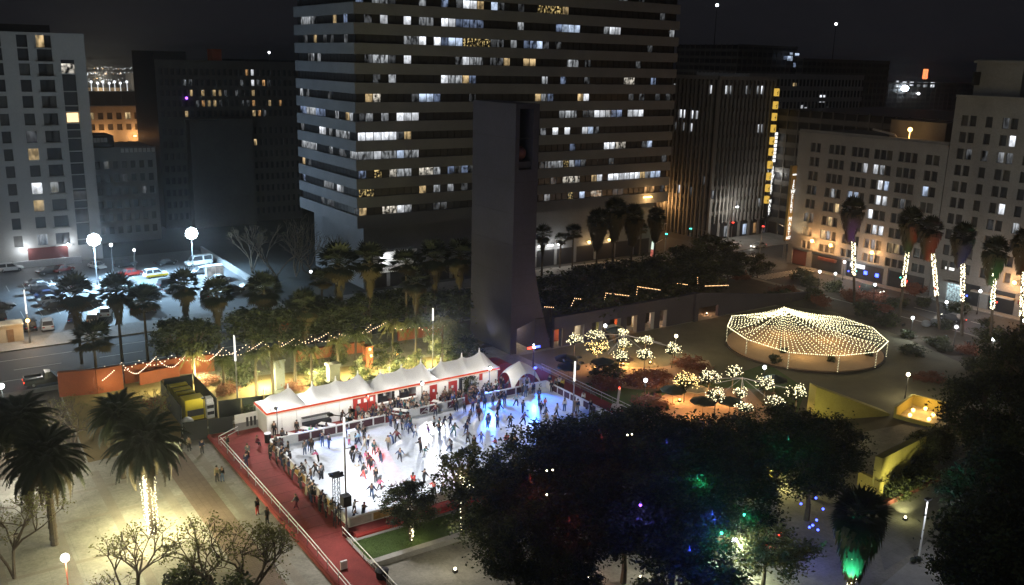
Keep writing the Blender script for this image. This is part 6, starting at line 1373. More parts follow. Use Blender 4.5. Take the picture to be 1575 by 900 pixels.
FA = [(*at(px, py, 3.2), 3.2) for px, py in n1]; NE = [(*at(px, py, 2.7), 2.7) for px, py in n2]
for i in range(len(FA)):
    pts += strand(NE[i], FA[i], .10, .42)
    if i+1 < len(NE): pts += strand(FA[i], NE[i+1], .55, .42)
FB = [(*at(px-26, py+6, 3.1), 3.1) for px, py in n1[:9]]
for a_, b_ in zip(FB, FB[1:]): pts += strand(a_, b_, .95, .46)
fairy(zz_, pts, K["bulbz"], .085)
mb = MB()
for px, py in n1: u, v = at(px, py, 3.2); mb.tube((u-30,v-118,0),(u-30,v-118,3.2),.05,.05,6)
mb.build("post", K["dmetal"], zz_)
for u, v, w_ in ((20,119,40),(25,117.5,110),(31,117.5,420),(38,112,560),(44,110,560),(50,109,560),(56,109,560),(62,109,420),(35,106.5,300),(53,104.5,260)): point(zz_, (u-30,v-118,1.7), w_*5.0, (1,.90,.40), .5); (spot(zz_, (u-30,v-118,3.6), (u,v-1,0), w_*9.0, (1,.90,.45), 150, .6, .4) if u > 26 else None)
for px, py in ((605,588),(645,584),(682,580),(706,574),(552,598),(475,608),(412,618)):  # uplights added out of sight to brighten the palm fronds
    x, y = at(px, py, .12); r = thing("ground_light", "added warm uplight at the foot of a garden palm behind the tents", "ground light", (x,y,.12), 0, "added palm uplights"); MB().box(-.15,-.15,0,.15,.15,.22).build("housing", K["dmetal"], r); MB().ball((0,0,.26),.11,8,5).build("lens", K["globey"], r); point(r, (0,0,1.0), 1000, (1,.92,.40), .3)
for px, py in ((1215,455),(1245,440),(1262,470),(1345,462),(1362,500),(1395,520),(1420,470),(1452,540),(1490,545),(1515,500),(1540,560),(1430,585),(1470,600),(1405,545)):
    bush("dark low shrub in the wide planting bed behind the light canopy", *at(px,py,.12), rg.uniform(1.2,2.4), rg.uniform(.8,1.7), None if rg.random() < .7 else CROWNR, "shrubs in the wide planting bed")
# ---------------------------------------------------------------- the lit ring
CX_, CY_, CR = 115.7, 86.6, 11.8
rs_ = thing("paved_ring", "round raised tan terrace beneath the canopy of string lights", "terrace", (CX_,CY_,.12))
circ = [(CR*math.cos(2*math.pi*i/64), CR*math.sin(2*math.pi*i/64)) for i in range(64)]
MB().prism(circ, 0, .42).build("disc", K["tan"], rs_); MB().prism([(x*1.025,y*1.025) for x,y in circ], 0, .25).build("rim", K["soil"], rs_)
cp = thing("light_canopy", "faceted canopy of dense white string lights rising to one peak over the round terrace", "light canopy", (CX_,CY_,.5))
cor = [(1126,486),(1119,502),(1149,522),(1214,542),(1291,547),(1349,541),(1366,525),(1342,504),(1291,487),(1205,478)]
RIM = [Vector((*at(px, py, 2.9), 2.9)) for px, py in cor]
RIM[9] = Vector(((RIM[8].x+RIM[0].x)/2+2.0, (RIM[8].y+RIM[0].y)/2+2.4, 2.9))
PK = Vector((*at(1206,473,7.0), 7.0)); pts = []; wires = MB(); o = Vector(cp.location)
for a, b_ in zip(RIM, RIM[1:]+RIM[:1]):
    L = (b_-a).length; n_ = max(3, int(L/.74)); pts += strand(a, b_, .05, .30)
    for i in range(n_):
        e = a.lerp(b_, i/n_); st_ = strand(e, PK, rg.uniform(.35,.7) if e.y < CY_+1 and e.x < CX_+4 else rg.uniform(.2,1.1), rg.uniform(.52,.62)); pts += [p+Vector((rg.gauss(0,.02),rg.gauss(0,.02),rg.gauss(0,.02))) for p in st_]
for px, py in ((1115,524),(1146,548),(1212,569),(1289,574),(1347,567),(1365,546)): pass
for i in range(10):
    g_ = Vector((RIM[i].x, RIM[i].y, .5)); pts += strand(RIM[i], g_, 0, .22); wires.tube(RIM[i]-o, g_-o, .05, .06, 6)
wires.tube((PK.x-o.x,PK.y-o.y,0), PK-o, .09, .07, 8)
wires.build("post", K["dmetal"], cp); fairy(cp, pts, K["bulbw"], .08)
for a in range(5): point(cp, (6*math.cos(a*1.257),6*math.sin(a*1.257),2.4), 330, (1,.72,.26), .8)
for px, py, s_ in ((1192,558,1.0),(1278,556,.7),(1337,547,.7),(1205,542,.7)): bush("small dark bush standing on the round terrace under the string lights", *at(px,py,.55), s_*1.0, s_, None, "bushes on the round terrace", .5)
# ---------------------------------------------------------------- clusters of light-wrapped trees
GL_ = "small trees wrapped in string lights"
def light_tree(px, py, rx, rz, gold, lab, zc=3.0):
    x, y = at(px, py, zc); r = thing("lit_tree", lab, "tree", (x,y,.12), 0, GL_); h = zc-.12
    MB().tube((0,0,0),(0,0,h),.08,.06,6).bar((0,0,h-.4),(.8,0,h+.1),.04,.04).bar((0,0,h-.4),(-.8,.2,h+.1),.04,.04).build("trunk", K["trunk"], r)
    inst("crown", CROWNB, r, (0,0,h), (0,0,0), (rx*.92,rx*.92,rz*.85)); pts = []
    for i in range(int(120*rx/1.4)):
        a = rg.uniform(0,6.28); e = math.asin(rg.uniform(-.35,1)); k = rg.uniform(.55,1.0)+.22*math.sin(3*a+px)+.12*math.sin(5*a+py); pts.append((rx*k*math.cos(a)*math.cos(e), rx*k*math.sin(a)*math.cos(e), h+rz*k*math.sin(e)))
    fairy(r, pts, K["bulbo2"] if gold else K["bulbw"], .068, off=False); point(r, (0,0,h+rz+.5), 14, (1,.85,.5), .5); point(r, (0,-.2,1.4), 22, (1,.8,.45), .4); return r
K["bulbo2"] = em("gold_string_bulb",(1,.70,.26),5)
for px, py, w_, h_, gd, lab in ((884,523,14,9,0,"round light-wrapped tree farthest left by the bell tower"),(916,516,15,8,0,"light-wrapped tree at the rear left of the first cluster"),(919,536,18,10,1,"golden light-wrapped tree with an open heart in the first cluster"),(958,512,10,6,0,"small light-wrapped tree behind the first mast"),(959,530,12,9,0,"light-wrapped tree in front of the first mast"),(956,549,12,10,0,"light-wrapped tree over the orange lit sign box"),(993,524,14,7,0,"light-wrapped tree at the rear right of the first cluster"),(992,546,14,9,0,"light-wrapped tree at the front right of the first cluster"),(1035,537,14,9,0,"light-wrapped tree standing alone at the right of the first cluster"),
    (1054,587,18,13,1,"big golden light-wrapped tree at the left of the second cluster"),(1091,581,17,11,0,"light-wrapped tree right of the big golden one"),(1128,573,13,10,0,"light-wrapped tree right behind the second mast"),(1101,609,14,10,0,"light-wrapped tree in front of the beige umbrella"),(1139,605,10,7,0,"small light-wrapped tree under the second mast"),(1146,627,12,5,0,"flat light-wrapped tree half hidden by the dark foreground"),(1177,591,14,11,0,"light-wrapped tree right of the second mast"),(1194,619,14,8,0,"light-wrapped tree nearest the dark foreground on the right"),(1226,605,14,11,0,"light-wrapped tree next to the first yellow wall")):
    light_tree(px, py, w_/10.8, h_/9.5, gd, lab)
for px, py, zt, ends, lab in ((960,515,4.3,((905,514),(918,534),(935,545),(958,545),(990,540),(1018,528),(1030,533)),"slim mast with lit cables fanning to the first tree cluster"),(1142,581,4.3,((1085,583),(1100,590),(1112,604),(1146,620),(1180,612),(1172,590),(1222,600)),"slim mast with lit cables fanning to the second tree cluster")):
    x, y = at(px, py, zt); r = thing("cable_mast", lab, "mast", (x,y,.12)); MB().tube((0,0,0),(0,0,zt),.07,.05,6).build("mast", K["whitem"], r); mb = MB()
    for ex, ey in ends: u, v = at(ex, ey, 3.0); mb.tube((0,0,zt-.12),(u-x,v-y,2.9),.02,.02,4)
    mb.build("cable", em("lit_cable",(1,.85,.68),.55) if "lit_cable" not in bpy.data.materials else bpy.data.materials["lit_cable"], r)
def umbrella(px, py, m, lab, rx=1.5):
    x, y = at(px, py, .12); r = thing("umbrella", lab, "umbrella", (x,y,.12), rg.uniform(0,1)); MB().tube((0,0,0),(0,0,2.6),.04,.04,6).tube((0,0,0),(0,0,.1),.3,.3,8).build("pole", K["wood"], r); mb = MB()
    for i in range(8):
        a, b_ = i*math.pi/4, (i+1)*math.pi/4; p = (rx*math.cos(a),rx*math.sin(a),2.05); q = (rx*math.cos(b_),rx*math.sin(b_),2.05); mb.face([p,q,(0,0,2.65)]); mb.face([p,(p[0],p[1],1.88),(q[0],q[1],1.88),q])
    mb.build("canopy", m, r); return r
GU = "dark umbrellas among the lit trees"
for px, py, m, lab in ((870,572,"canvas","closed-looking dark umbrella nearest the bell tower passage"),(874,585,"canvas","dark umbrella in front of the one by the bell tower"),(926,577,"canvas","dark umbrella beside the orange lit ground of the first cluster"),(955,572,"tan","orange-lit tan umbrella beneath a light-wrapped tree"),(1034,622,"canvas","dark brown umbrella at the left of the second cluster"),(1067,620,"beige","beige umbrella glowing in the second cluster"),(1080,640,"canvas","dark green umbrella below the beige one"),(1121,640,"canvas","dark umbrella at the edge of the dark foreground"),(1190,605,"canvas","dark umbrella beneath the right-hand lit trees"),(943,523,"beige","pale umbrella at the rear of the first cluster"),(946,527,"canvas","dark umbrella before the pale rear one")):
    umbrella(px, py, K[m], lab, 1.7)
def upl(label, px, py, w_, col, mat="sodium", z=.9, dz=0):
    x, y = at(px, py, .12); r = thing("ground_light", label, "ground light", (x,y,.12)); MB().box(-.18,-.18,0,.18,.18,.25).build("housing", K["dmetal"], r); MB().ball((0,0,.32),.13,8,5).build("lens", K[mat], r); point(r, (0,0,z), w_, col, .25); return r
upl("amber ground light under the first cluster's front tree", 958, 562, 1500, (1,.55,.18), z=1.8); upl("amber ground light on the tan terrace right of the first cluster", 1000, 560, 420, (1,.52,.18), z=2.0); upl("amber ground light on the tan terrace left of the first cluster", 915, 568, 330, (1,.55,.2), z=2)
upl("amber ground light beneath the umbrellas of the second cluster", 1045, 618, 800, (1,.50,.16), z=1.5); upl("amber ground light in the middle of the second cluster", 1112, 622, 600, (1,.52,.18), z=1.8); upl("amber ground light at the front of the second cluster", 1070, 645, 420, (1,.52,.18), z=1.6)
for px, py, c_, lab in ((930,600,"r","red-brown shrub bed edge left of the first cluster's lawn"),(985,593,"r","red-brown shrub on the lawn before the first cluster"),(1010,586,"r","red-brown shrub right on the lawn before the first cluster"),(1060,565,"r","red-brown shrub between the two tree clusters"),(1000,625,"r","red-brown shrub at the corner of the second cluster"),(930,578,"g","dark leafy shrub left of the first cluster"),(1140,430,"r","red-brown shrub on the pale corner lawn by the crossing"),(1200,450,"r","red-brown shrub at the corner lawn's right end"),(1310,462,"r","rust-red shrub lit beside a post lamp on the right"),(1358,478,"r","rust-red shrub patch left of the wide planting bed"),(1405,452,"r","rust-red shrub below the second lit palm"),(1440,530,"g","dark shrub by the pale rocks on the right"),(1200,460,"g","dark shrub behind the round terrace"),(1250,462,"g","dark shrub behind the light canopy"),(1330,485,"g","dark shrub right of the light canopy"),(1380,470,"g","dark shrub before the third lit palm"),(1450,505,"g","dark shrub under the fourth lit palm"),(1520,520,"g","dark shrub under the fifth lit palm"),(1280,448,"g","dark shrub behind the first lit palm"),(1230,430,"g","dark shrub by the kerb of the cross road"),(1500,570,"g","dark shrub at the right end of the planting bed"),(1470,480,"g","dark shrub by the shop entrance's lamps"),(1550,600,"g","dark shrub at the right edge beneath the last lamp")):
    bush(lab, *at(px,py,.12), rg.uniform(1.6,2.6), rg.uniform(1.0,1.8), CROWNR if c_ == "r" else None)
for px, py in ((1424,502),(1437,500)): r = thing("pale_rock", "pale rounded rock lit by a nearby post lamp", "rock", (*at(px,py,.12),.12), 0, "pale rocks"); mb = MB().ball((0,0,.5),.8,8,6,.8); mb.build("rock", K["conc"], r)
# amber bulbs along fences behind the purple wall
fx = thing("string_lights", "amber string lights stepping along the fence behind the purple wall", "string lights", (100,110,.12)); pts = []; mb = MB()
for seg in (((879,470),(884,459)),((884,459),(893,460)),((915,463),(919,463)),((930,461),(932,451)),((932,451),(967,455)),((979,453),(981,441)),((981,441),(1015,446)),((1042,436),(1057,438)),((1073,436),(1073,427)),((1085,440),(1120,439)),((838,472),(851,473))):
    (x0,y0),(x1,y1) = seg; v0 = 108.3
    a = on_y(x0,y0,v0); b_ = on_y(x1,y1,v0); pts += strand((a[0],v0,a[1]),(b_[0],v0,b_[1]),0,.34); mb.bar((a[0]-100,v0-110,a[1]-.25),(b_[0]-100+.01,v0-110,b_[1]-.25),.08,.08); mb.tube((a[0]-100,v0-110,0),(a[0]-100,v0-110,a[1]-.2),.04,.04,5)
fairy(fx, pts, K["bulbo"], .075); mb.build("frame", K["dmetal"], fx)
for x, c_, w_ in ((84.5,(1,.62,.3),60),(88,(1,.9,.75),45),(92.5,(1,.85,.5),60),(96.5,(1,.45,.15),110),(100.5,(1,.9,.7),50),(104.5,(1,.55,.35),80),(107,(1,.6,.35),60),(117,(1,.5,.25),130)):
    r = thing("ground_light", "small ground light washing the far side of the purple wall's openings", "ground light", (x,108.6,.12), 0, "ground lights behind the purple wall"); MB().box(-.12,-.12,0,.12,.12,.2).build("housing", K["dmetal"], r); MB().ball((0,0,.25),.1,6,4).build("lens", K["globey"], r); point(r, (0,0,1.3), w_, c_, .2)
for i, x in enumerate((84,88.4,92.8,96.7,100.6,104.6)):
    b_ = [K["orange"],K["beige"],K["leafy"],K["orange"],K["beige"],K["white"]][i]; r = thing("banner_stand" if i in (1,5) else "planter", "coloured stand seen through the openings of the purple wall", "stand", (x+.3,109.6,.12), 0, "stands behind the purple wall"); MB().box(-.7,-.1,.2,.5,.1,2.6).box(-.8,-.3,0,.8,.3,.2).build("panel", b_, r); MB().tube((.9,0,0),(.9,0,2.4),.12,.12,6).build("post", K["white"], r)
x, y = 79.0, 104.9
spot(tw, Vector((71.8,113.0,1.0))-Vector(tw.location), (73.9,112,5), 300, (.9,.92,1), 80)
r = thing("ground_light", "small floodlight washing the lower left side of the bell tower", "ground light", (71.6,113.0,.12)); MB().box(-.2,-.2,0,.2,.2,.5).build("housing", K["dmetal"], r)
point(tw, Vector((76.6,112,3.0))-Vector(tw.location), 420, (1,.75,.5), .2)
# ---------------------------------------------------------------- lit palms on the right
for i, (b0, t0, cr, sc_, col, w_, lab) in enumerate((((1314,423),(1314,372),(1312,322),2.1,(.36,.12,1),3600,"palm with lit trunk and purple crown before the jewellery building"),((1388,440),(1394,385),(1402,338),2.0,(.15,.8,.2),800,"palm with lit trunk and dark green crown, second from the crossing"),((1441,455),(1436,390),(1432,352),1.9,(1,.10,.05),1300,"palm with a leaning lit trunk and red crown"),((1481,463),(1483,405),(1482,362),1.9,(.12,.18,1),1400,"palm with lit trunk and blue-flecked crown"),((1527,475),(1531,421),(1532,385),2.0,(.05,.9,.35),900,"palm with lit trunk and bright green crown"),((1571,486),(1575,412),(1578,370),1.9,(1,.12,.06),420,"palm with lit trunk and red crown at the right edge"))):
    X_ = 145.2; vb, zb = on_x(*b0, X_); vt, zt = on_x(*t0, X_); vc, zc = on_x(*cr, X_)
    lean = (vt-vb)/(zt-zb); v0 = vb-lean*zb
    r = palm(lab, X_, v0, zc, FANT, sc_*.84, "palms with light-wrapped trunks", (0, vc-v0), .12, .2); pts = []
    for k in range(int((zt-zb)/.05)):
        z = zb+k*.05; a = rg.uniform(0,6.28); f = (z-.12)/(zc-.12); pts.append((X_+.30*math.cos(a), v0+(vc-v0)*f+.30*math.sin(a), z))
    fairy(r, pts, K["bulb"], .11)
    spot(r, (-3.6,-3.2,.6), (X_, vc, zc-2.2), w_*16, col, 23, .7, .1); point(r, (-.9,0,(zb+zt)/2), 30, (1,.85,.55), .4)
    MB().box(-3.8,-3.4,0,-3.4,-3.0,.5).build("uplight", K["dmetal"], r)
# ---------------------------------------------------------------- post lamps
GLMP = "globe post lamps"
for px, py, z, mat, w_, col, lab in ((100,858,4.0,"globe",1100,(1,.95,.78),"white globe lamp on a reddish post at the lower left"),(17,647,4.0,"globe",1300,(1,.96,.80),"white globe lamp behind the far left palm"),(35,684,3.6,"globe",700,(1,.96,.8),"white globe lamp half hidden by the left palm crown"),(45,713,3.4,"globe",600,(1,.96,.8),"white globe lamp low between the two left palms"),(2,594,4.0,"globe",800,(.92,1,.92),"greenish white lamp cut by the left edge by the street"),
    (931,501,3.6,"globe",110,(.8,.85,1),"blue-white lamp in front of the purple wall"),(1040,517,3.6,"globey",420,(1,.88,.55),"bright warm lamp between the first cluster and the round terrace"),(993,585,3.2,"globe",130,(.9,.95,1),"white lamp on the lawn before the first cluster"),(1176,565,3.2,"globe",110,(.8,.95,1),"teal white lamp between the second cluster and the round terrace"),(1397,576,3.6,"globey",380,(1,.88,.55),"bright warm lamp right of the round terrace"),(1404,489,3.6,"globe",480,(.9,1,1),"bright white lamp lighting pale planting right of the canopy"),(1471,503,3.6,"globe",300,(.9,.9,1),"white lamp in the middle of the planting bed on the right"),(1528,522,3.6,"globe",260,(1,.95,.85),"white lamp at the right end of the planting bed"),(1456,465,3.6,"globe",260,(.95,.97,1),"white lamp before the lit shop entrance"),(1508,448,4.4,"globe",300,(.95,.97,1),"white lamp before the pale awning"),(1299,403,4.0,"globe",300,(.95,.97,1),"white lamp left of the purple-crowned palm"),(1261,418,4.0,"globe",320,(1,.97,.9),"white lamp at the kerb left of the palms"),(1285,421,3.6,"globe",120,(.6,1,.9),"teal lamp beside the white kerb lamp"),(1346,438,3.6,"globe",220,(.9,.95,1),"white lamp below the lit shop sign"),(1573,493,4.0,"globe",260,(.95,.97,1),"white lamp cut by the right edge"),(1130,832,4.0,"globe",650,(.95,1,.75),"white globe lamp among the dark foreground trees"),(478,418,5.0,"globe",60,(.85,.9,1),"tiny white lamp among the street palms"),(740,560,2.2,"globey",40,(1,.9,.7),"tiny lamp beside the tents' right end")):
    x, y = at(px, py, z); small_lamp(lab, x, y, z, K[mat], w_, col, .26 if px > 200 else .34, K["dmetal"] if px != 100 else K["orange"], "lamp", "post_lamp", GLMP)
for i, (px, py, m_) in enumerate(((1305,417,"bluelight"),(1317,417,"greenlight"),(1385,427,"greenlight"),(1439,443,"redlight"),(1480,455,"redlight"),(1487,455,"bluelight"),(1524,464,"greenlight"),(1533,465,"redlight"))):
    v_, z_ = on_x(px, py, 144.6); r = thing("marker_light", "small %s light clipped to a lit palm trunk" % {"bluelight":"blue","greenlight":"green","redlight":"red"}[m_], "light", (144.6,v_,z_), 0, "marker lights on the lit palms"); MB().ball((0,0,0),.13,8,5).build("lens", K[m_], r); MB().bar((0,0,0),(.4,0,0),.05,.05).build("clip", K["dmetal"], r)
# ---------------------------------------------------------------- traffic signals, corner lamp, street furniture
def signal(label, px, py, mats, arm=None, h=5.6):
    x, y = at(px, py, .13); r = thing("traffic_signal", label, "traffic light", (x,y,.13)); mb = MB().tube((0,0,0),(0,0,h),.1,.07,8)
    if arm: mb.tube((0,0,h),(arm[0],arm[1],h+.9),.06,.05,6)
    mb.build("pole", K["metal"], r); hx, hy, hz = (arm[0],arm[1],h+.3) if arm else (0,-.2,h-1.0)
    MB().box(hx-.2,hy-.18,hz-.6,hx+.2,hy+.18,hz+.6).build("signal_head", K["dmetal"], r); MB().ball((hx,hy-.2,hz+.36),.15,8,5).ball((hx-.2,hy,hz+.36),.15,8,5).build("lens", K[mats], r); point(r, (hx-.3,hy-.6,hz+.3), 30, (1,.1,.05) if mats == "redlight" else (.1,1,.75), .1); return r
signal("traffic signal showing red on a mast arm before the pier tower", 1168, 395, "redlight", (4.5,3.5))
signal("traffic signal showing red at the jewellery building's corner", 1204, 397, "redlight")
signal("traffic signal showing red in front of the pier tower's shops", 1124, 372, "redlight")
signal("traffic signal showing green over the tower's street corner", 1083, 392, "greenlight", (-3.5,1.5))
signal("traffic signal showing green beside the lit decoration", 1022, 392, "greenlight")
sl = thing("street_lamp", "amber street lamp on a slanted arm over the junction by the jewellery building", "street lamp", (*at(1206,399,.13),.13)); MB().tube((0,0,0),(0,0,7.6),.1,.07,8).tube((0,0,7.4),(-3.4,-.2,8.6),.06,.05,6).build("pole", K["metal"], sl); MB().box(-.5,-.25,7.5,.5,.25,7.75).build("lamp_head", K["sodium"], sl); point(sl, (0,-.5,7.2), 1100, (1,.72,.42), .2)
sl = thing("street_lamp", "white street lamp on a tall mast at the middle of the far crossing", "street lamp", (*at(1120,372,.13),.13)); MB().tube((0,0,0),(0,0,8.5),.1,.07,8).bar((0,0,8.5),(2.2,-.2,8.8),.08,.08).build("pole", K["metal"], sl); MB().box(1.6,-.35,8.6,2.4,.05,8.8).build("lamp_head", K["globe"], sl); point(sl, (2,-.2,8.3), 1500, (1,.93,.8), .2)
sl = thing("street_lamp", "violet-white street lamp up the street beyond the junction", "street lamp", (*at(1196,352,.13),.13)); MB().tube((0,0,0),(0,0,7.5),.1,.07,8).bar((0,0,7.5),(-1.6,0,7.8),.08,.08).build("pole", K["metal"], sl); MB().box(-2.0,-.2,7.6,-1.3,.2,7.85).ball((.4,0,6.2),.3,8,5).build("lamp_head", em("violet_lamp",(.75,.72,1),9), sl); point(sl, (-1.6,-.3,7.3), 1300, (.75,.75,1), .2)
bnr = thing("shop_canopy", "small violet lit canopy up the street beyond the junction", "canopy", (*at(1195,352,.13),.13)); MB().box(0,2,2.6,3.4,3.2,2.8).box(0,2,.0,.1,2.1,2.6).box(3.3,2,0,3.4,2.1,2.6).build("canopy", em("violet_canopy",(.35,.28,.9),.5), bnr)
# ---------------------------------------------------------------- green plot and kerb before the rink
gp_ = thing("grass_plot", "walled grass plot between the red ramp and the dark trees", "planter", (30.4,64.8,.12))
local(MB().prism([(30.6,65.1),(45,65.1),(45,68.9),(30.6,68.9)], .12, .42).build("grass", K["lawng"]), gp_)
local(MB().box(30.3,64.4,.1,46,65.09,.62).box(30.3,68.91,.1,46,69.5,.46).box(30.31,65.09,.1,30.6,68.91,.5).build("kerb_wall", K["kerb"]), gp_)
rr2 = random.Random(9); mb = MB()
for i in range(9000):
    x, y = rr2.uniform(30.7,45), rr2.uniform(65.2,68.85); a = rr2.uniform(0,6.28); h = rr2.uniform(.05,.12); mb.face([(x-.015*math.cos(a),y-.015*math.sin(a),.42),(x+.015*math.cos(a),y+.015*math.sin(a),.42),(x+rr2.gauss(0,.03),y+rr2.gauss(0,.03),.42+h)])
gr_ = mb.build("grass_blades", K["lawng"], gp_, stuff=True); gr_.data.transform(Matrix.Translation(-Vector(gp_.location)))
bd = thing("garbage_can", "squat dark bin at the foot of the ramp beside the grass plot", "bin", (*at(588,893,.12),.12)); MB().tube((0,0,0),(0,0,1.0),.5,.55,10).tube((0,0,1.0),(0,0,1.15),.6,.3,10).build("drum", K["black"], bd)
wsn = thing("white_stand", "small pale notice stand on the lower red ramp", "stand", (*at(529,877,.35),.35)); MB().box(-.3,-.1,0,.3,.1,.9).box(-.35,-.25,0,.35,.25,.08).build("stand", K["whitem"], wsn)
# ---------------------------------------------------------------- foreground trees
t1 = tree("small leafy tree with string lights on its trunk standing on the grass plot", *at(633,832,.4), 4.0, 2.7, 2.3, CROWNF[0], None, .42); pts = []
for i in range(60): z = .2+i*.032; a = rg.uniform(0,6.28); pts.append((t1.location.x+.16*math.cos(a), t1.location.y+.16*math.sin(a), z+.35))
for px, py in ((629,765),(632,778),(628,783),(633,775),(628,760),(631,757),(629,788)): pts.append((*at(px,py,3.6),3.6))
fairy(t1, [tuple(p) for p in pts], K["bulb"], .07); point(t1, (.2,-.5,1.2), 45, (1,.85,.45), .2)
t1.rotation_euler = (0,0,0)
t2 = tree("taller airy tree with golden lights right of the small lit tree", *at(712,820,.12), 6.2, 2.6, 3.1, CROWNL[1]); t2.rotation_euler = (0,0,0); pts = []
for i in range(70): q = rg.random(); pts.append((*at(703+22*q+rg.gauss(0,3),722+28*q+rg.gauss(0,4),6.2),6.2))
for i in range(12): pts.append((*at(708+rg.gauss(0,1.5),765+i*4.5,4.0),4.0))
fairy(t2, pts, K["bulb"], .07); point(t2, (-.8,-1.6,6.4), 60, (1,.8,.35), .3)
GB_ = "big dark trees in the foreground"
for i, (cx_, cy_, z_, rx, rz_) in enumerate(((760,775,5.6,4.4,3.4),(835,715,7.0,5.2,4.0),(915,690,7.6,5.2,4.0),(985,690,8.0,5.4,4.2),(1060,700,7.6,5.4,4.2),(1130,700,7.0,5.0,4.0),(800,850,5.4,3.6,3.2),(890,800,6.4,5.0,3.8),(965,790,6.6,5.2,4.0),(1040,800,6.4,5.0,3.6),(1110,760,6.4,4.8,3.6),(870,886,5.0,2.8,2.4),(1250,715,6.0,4.4,3.2),(1260,680,6.4,4.6,3.2),(1200,665,6.6,4.6,3.0))):
    x, y = at(cx_, cy_, z_); tree("big dark leafy tree in the foreground mass right of the rink", x, y, z_, rx, rz_, CROWNF[i % 3], GB_)
tree("pale grey-green bushy tree lit from below at the lower right", *at(1180,838,4.0), 4.0, 3.9, 2.8, CROWNG)
tree("dark bush tree at the bottom edge right of the pale one", *at(1090,905,3.2), 3.2, 3.4, 2.2, CROWN[1]); tree("dark bush tree at the bottom edge left of the green lamps", *at(1040,900,3.4), 3.4, 3.2, 2.4, CROWN[2])
# coloured lanterns glowing inside those crowns
def crown_light(px, py, z, w_, col, lab, mat=None):
    x, y = at(px, py, z); r = thing("tree_light", lab, "light", (x,y,z)); MB().ball((0,0,0),.12,8,5).mat(1).tube((0,0,.1),(0,0,.35),.05,.03,6).build("lantern", [K[mat or "dmetal"],K["dmetal"]], r); point(r, (0,-.25,-.1), w_*(1.2 if col[0] > .5 else 2.4), col, .3); return r
for px, py, z, w_, col, mat, lab in ((925,672,11.2,30,(1,.06,.05),None,"dim red lantern in the top of the dark foreground trees"),(815,735,9.8,35,(1,.06,.05),None,"dim red lantern at the left of the dark foreground crowns"),(875,800,8.4,22,(1,.10,.06),None,"dim red lantern in the lower left foreground crown"),(985,777,9.6,60,(.15,.12,1),"purplelamp","violet lantern in the middle of the foreground crowns"),(1072,735,9.6,50,(.05,1,.45),None,"green lantern in the upper right foreground crowns"),(1095,790,8.8,90,(.05,.12,1),None,"blue lantern in the right foreground crowns"),(1060,845,7.6,120,(.04,.08,1),None,"blue lantern low in the right foreground crowns"),(1110,820,7.0,60,(.05,1,.7),"greenlight","green lantern beside the white globe lamp"),(1145,792,6.6,50,(.05,1,.55),"greenlight","green lantern above the pale bushy tree"),(1025,680,11.4,30,(.08,.10,1),None,"faint blue lantern near the top of the foreground crowns"),(1212,675,9.5,26,(.05,.9,.45),None,"faint green lantern behind the yellow walls' trees")):
    crown_light(px, py, z, w_, col, lab, mat)
for i, (px, py, m_) in enumerate(((1075,842,"greenlight"),(1105,868,"greenlight"),(1110,881,"greenlight"),(1082,869,"greenlight"),(1185,843,"redlight"),(1179,839,"redlight"),(1201,818,"redlight"),(1198,824,"redlight"),(1263,736,"sodium"),(1263,746,"sodium"),(1245,811,"bluelight"),(1258,815,"bluelight"),(1256,800,"bluelight"),(1266,783,"bluelight"),(1275,745,"bluelight"),(1270,757,"bluelight"),(1232,775,"bluelight"),(1255,766,"bluelight"),(965,669,"globey"),(972,668,"globey"),(841,724,"globey"),(850,723,"globey"),(841,761,"globey"))):
    x, y = at(px, py, 3.4); c_ = {"greenlight":"green","redlight":"red","sodium":"orange","bluelight":"blue","globey":"cream"}[m_]
    zz2 = 3.4 if px > 1000 else 11.0
    if px < 1000: x, y = at(px, py, zz2)
    r = thing("fairy_lamp", "tiny %s fairy lamp hanging in the dark foreground trees" % c_, "light", (x,y,zz2), 0, "fairy lamps in the foreground trees"); MB().ball((0,0,0),.11 if px > 1000 else .07,8,5).mat(1).tube((0,0,.1),(0,0,.5),.02,.02,4).build("lamp", [K[m_],K["dmetal"]], r)
crown_light(1250, 808, 3.8, 90, (.06,.06,1), "bright blue lamp cluster low among the right-hand trees", "bluelight")
for lab, px, py, z, w_, col in (("green ground spotlight below the pale bushy tree", 1098, 880, 1.2, 90, (.08,1,.7)),("added warm ground spotlight below the pale bushy tree", 1150, 893, 1.6, 500, (.9,1,.6)),("added pale floodlight to the left of the pale bushy tree", 1120, 872, 2.0, 420, (.9,1,.75)),("dim warm floodlight at the foot of the foreground trees", 905, 893, 1.4, 110, (1,.6,.4)),("white floodlight behind the lower foreground trunks", 985, 893, 2.0, 130, (1,.92,.75)),("warm floodlight on the plaza below the grass plot", 700, 880, 3.0, 260, (1,.9,.65))):  # warm and pale ground lights by the bushy tree are added to brighten it
    upl(lab, px, py, w_, col, "globey", z)
gp2 = palm("palm with lit trunk and teal-green glowing crown at the lower right", *at(1308,910,.12), top_z(1308,790,*at(1308,910,.12)), FANT, 1.75, None, (0,0), .12, .2); pts = []
for k in range(70): z = .2+k*.06; a = rg.uniform(0,6.28); pts.append((gp2.location.x+.3*math.cos(a), gp2.location.y+.3*math.sin(a), z))
fairy(gp2, pts, K["bulb"], .075); spot(gp2, (-2.2,-1.0,1.0), (gp2.location.x, gp2.location.y, 6.0), 5200, (.05,1,.6), 80, .6, .1); point(gp2, (-.8,-.4,2), 30, (1,.85,.5), .3)
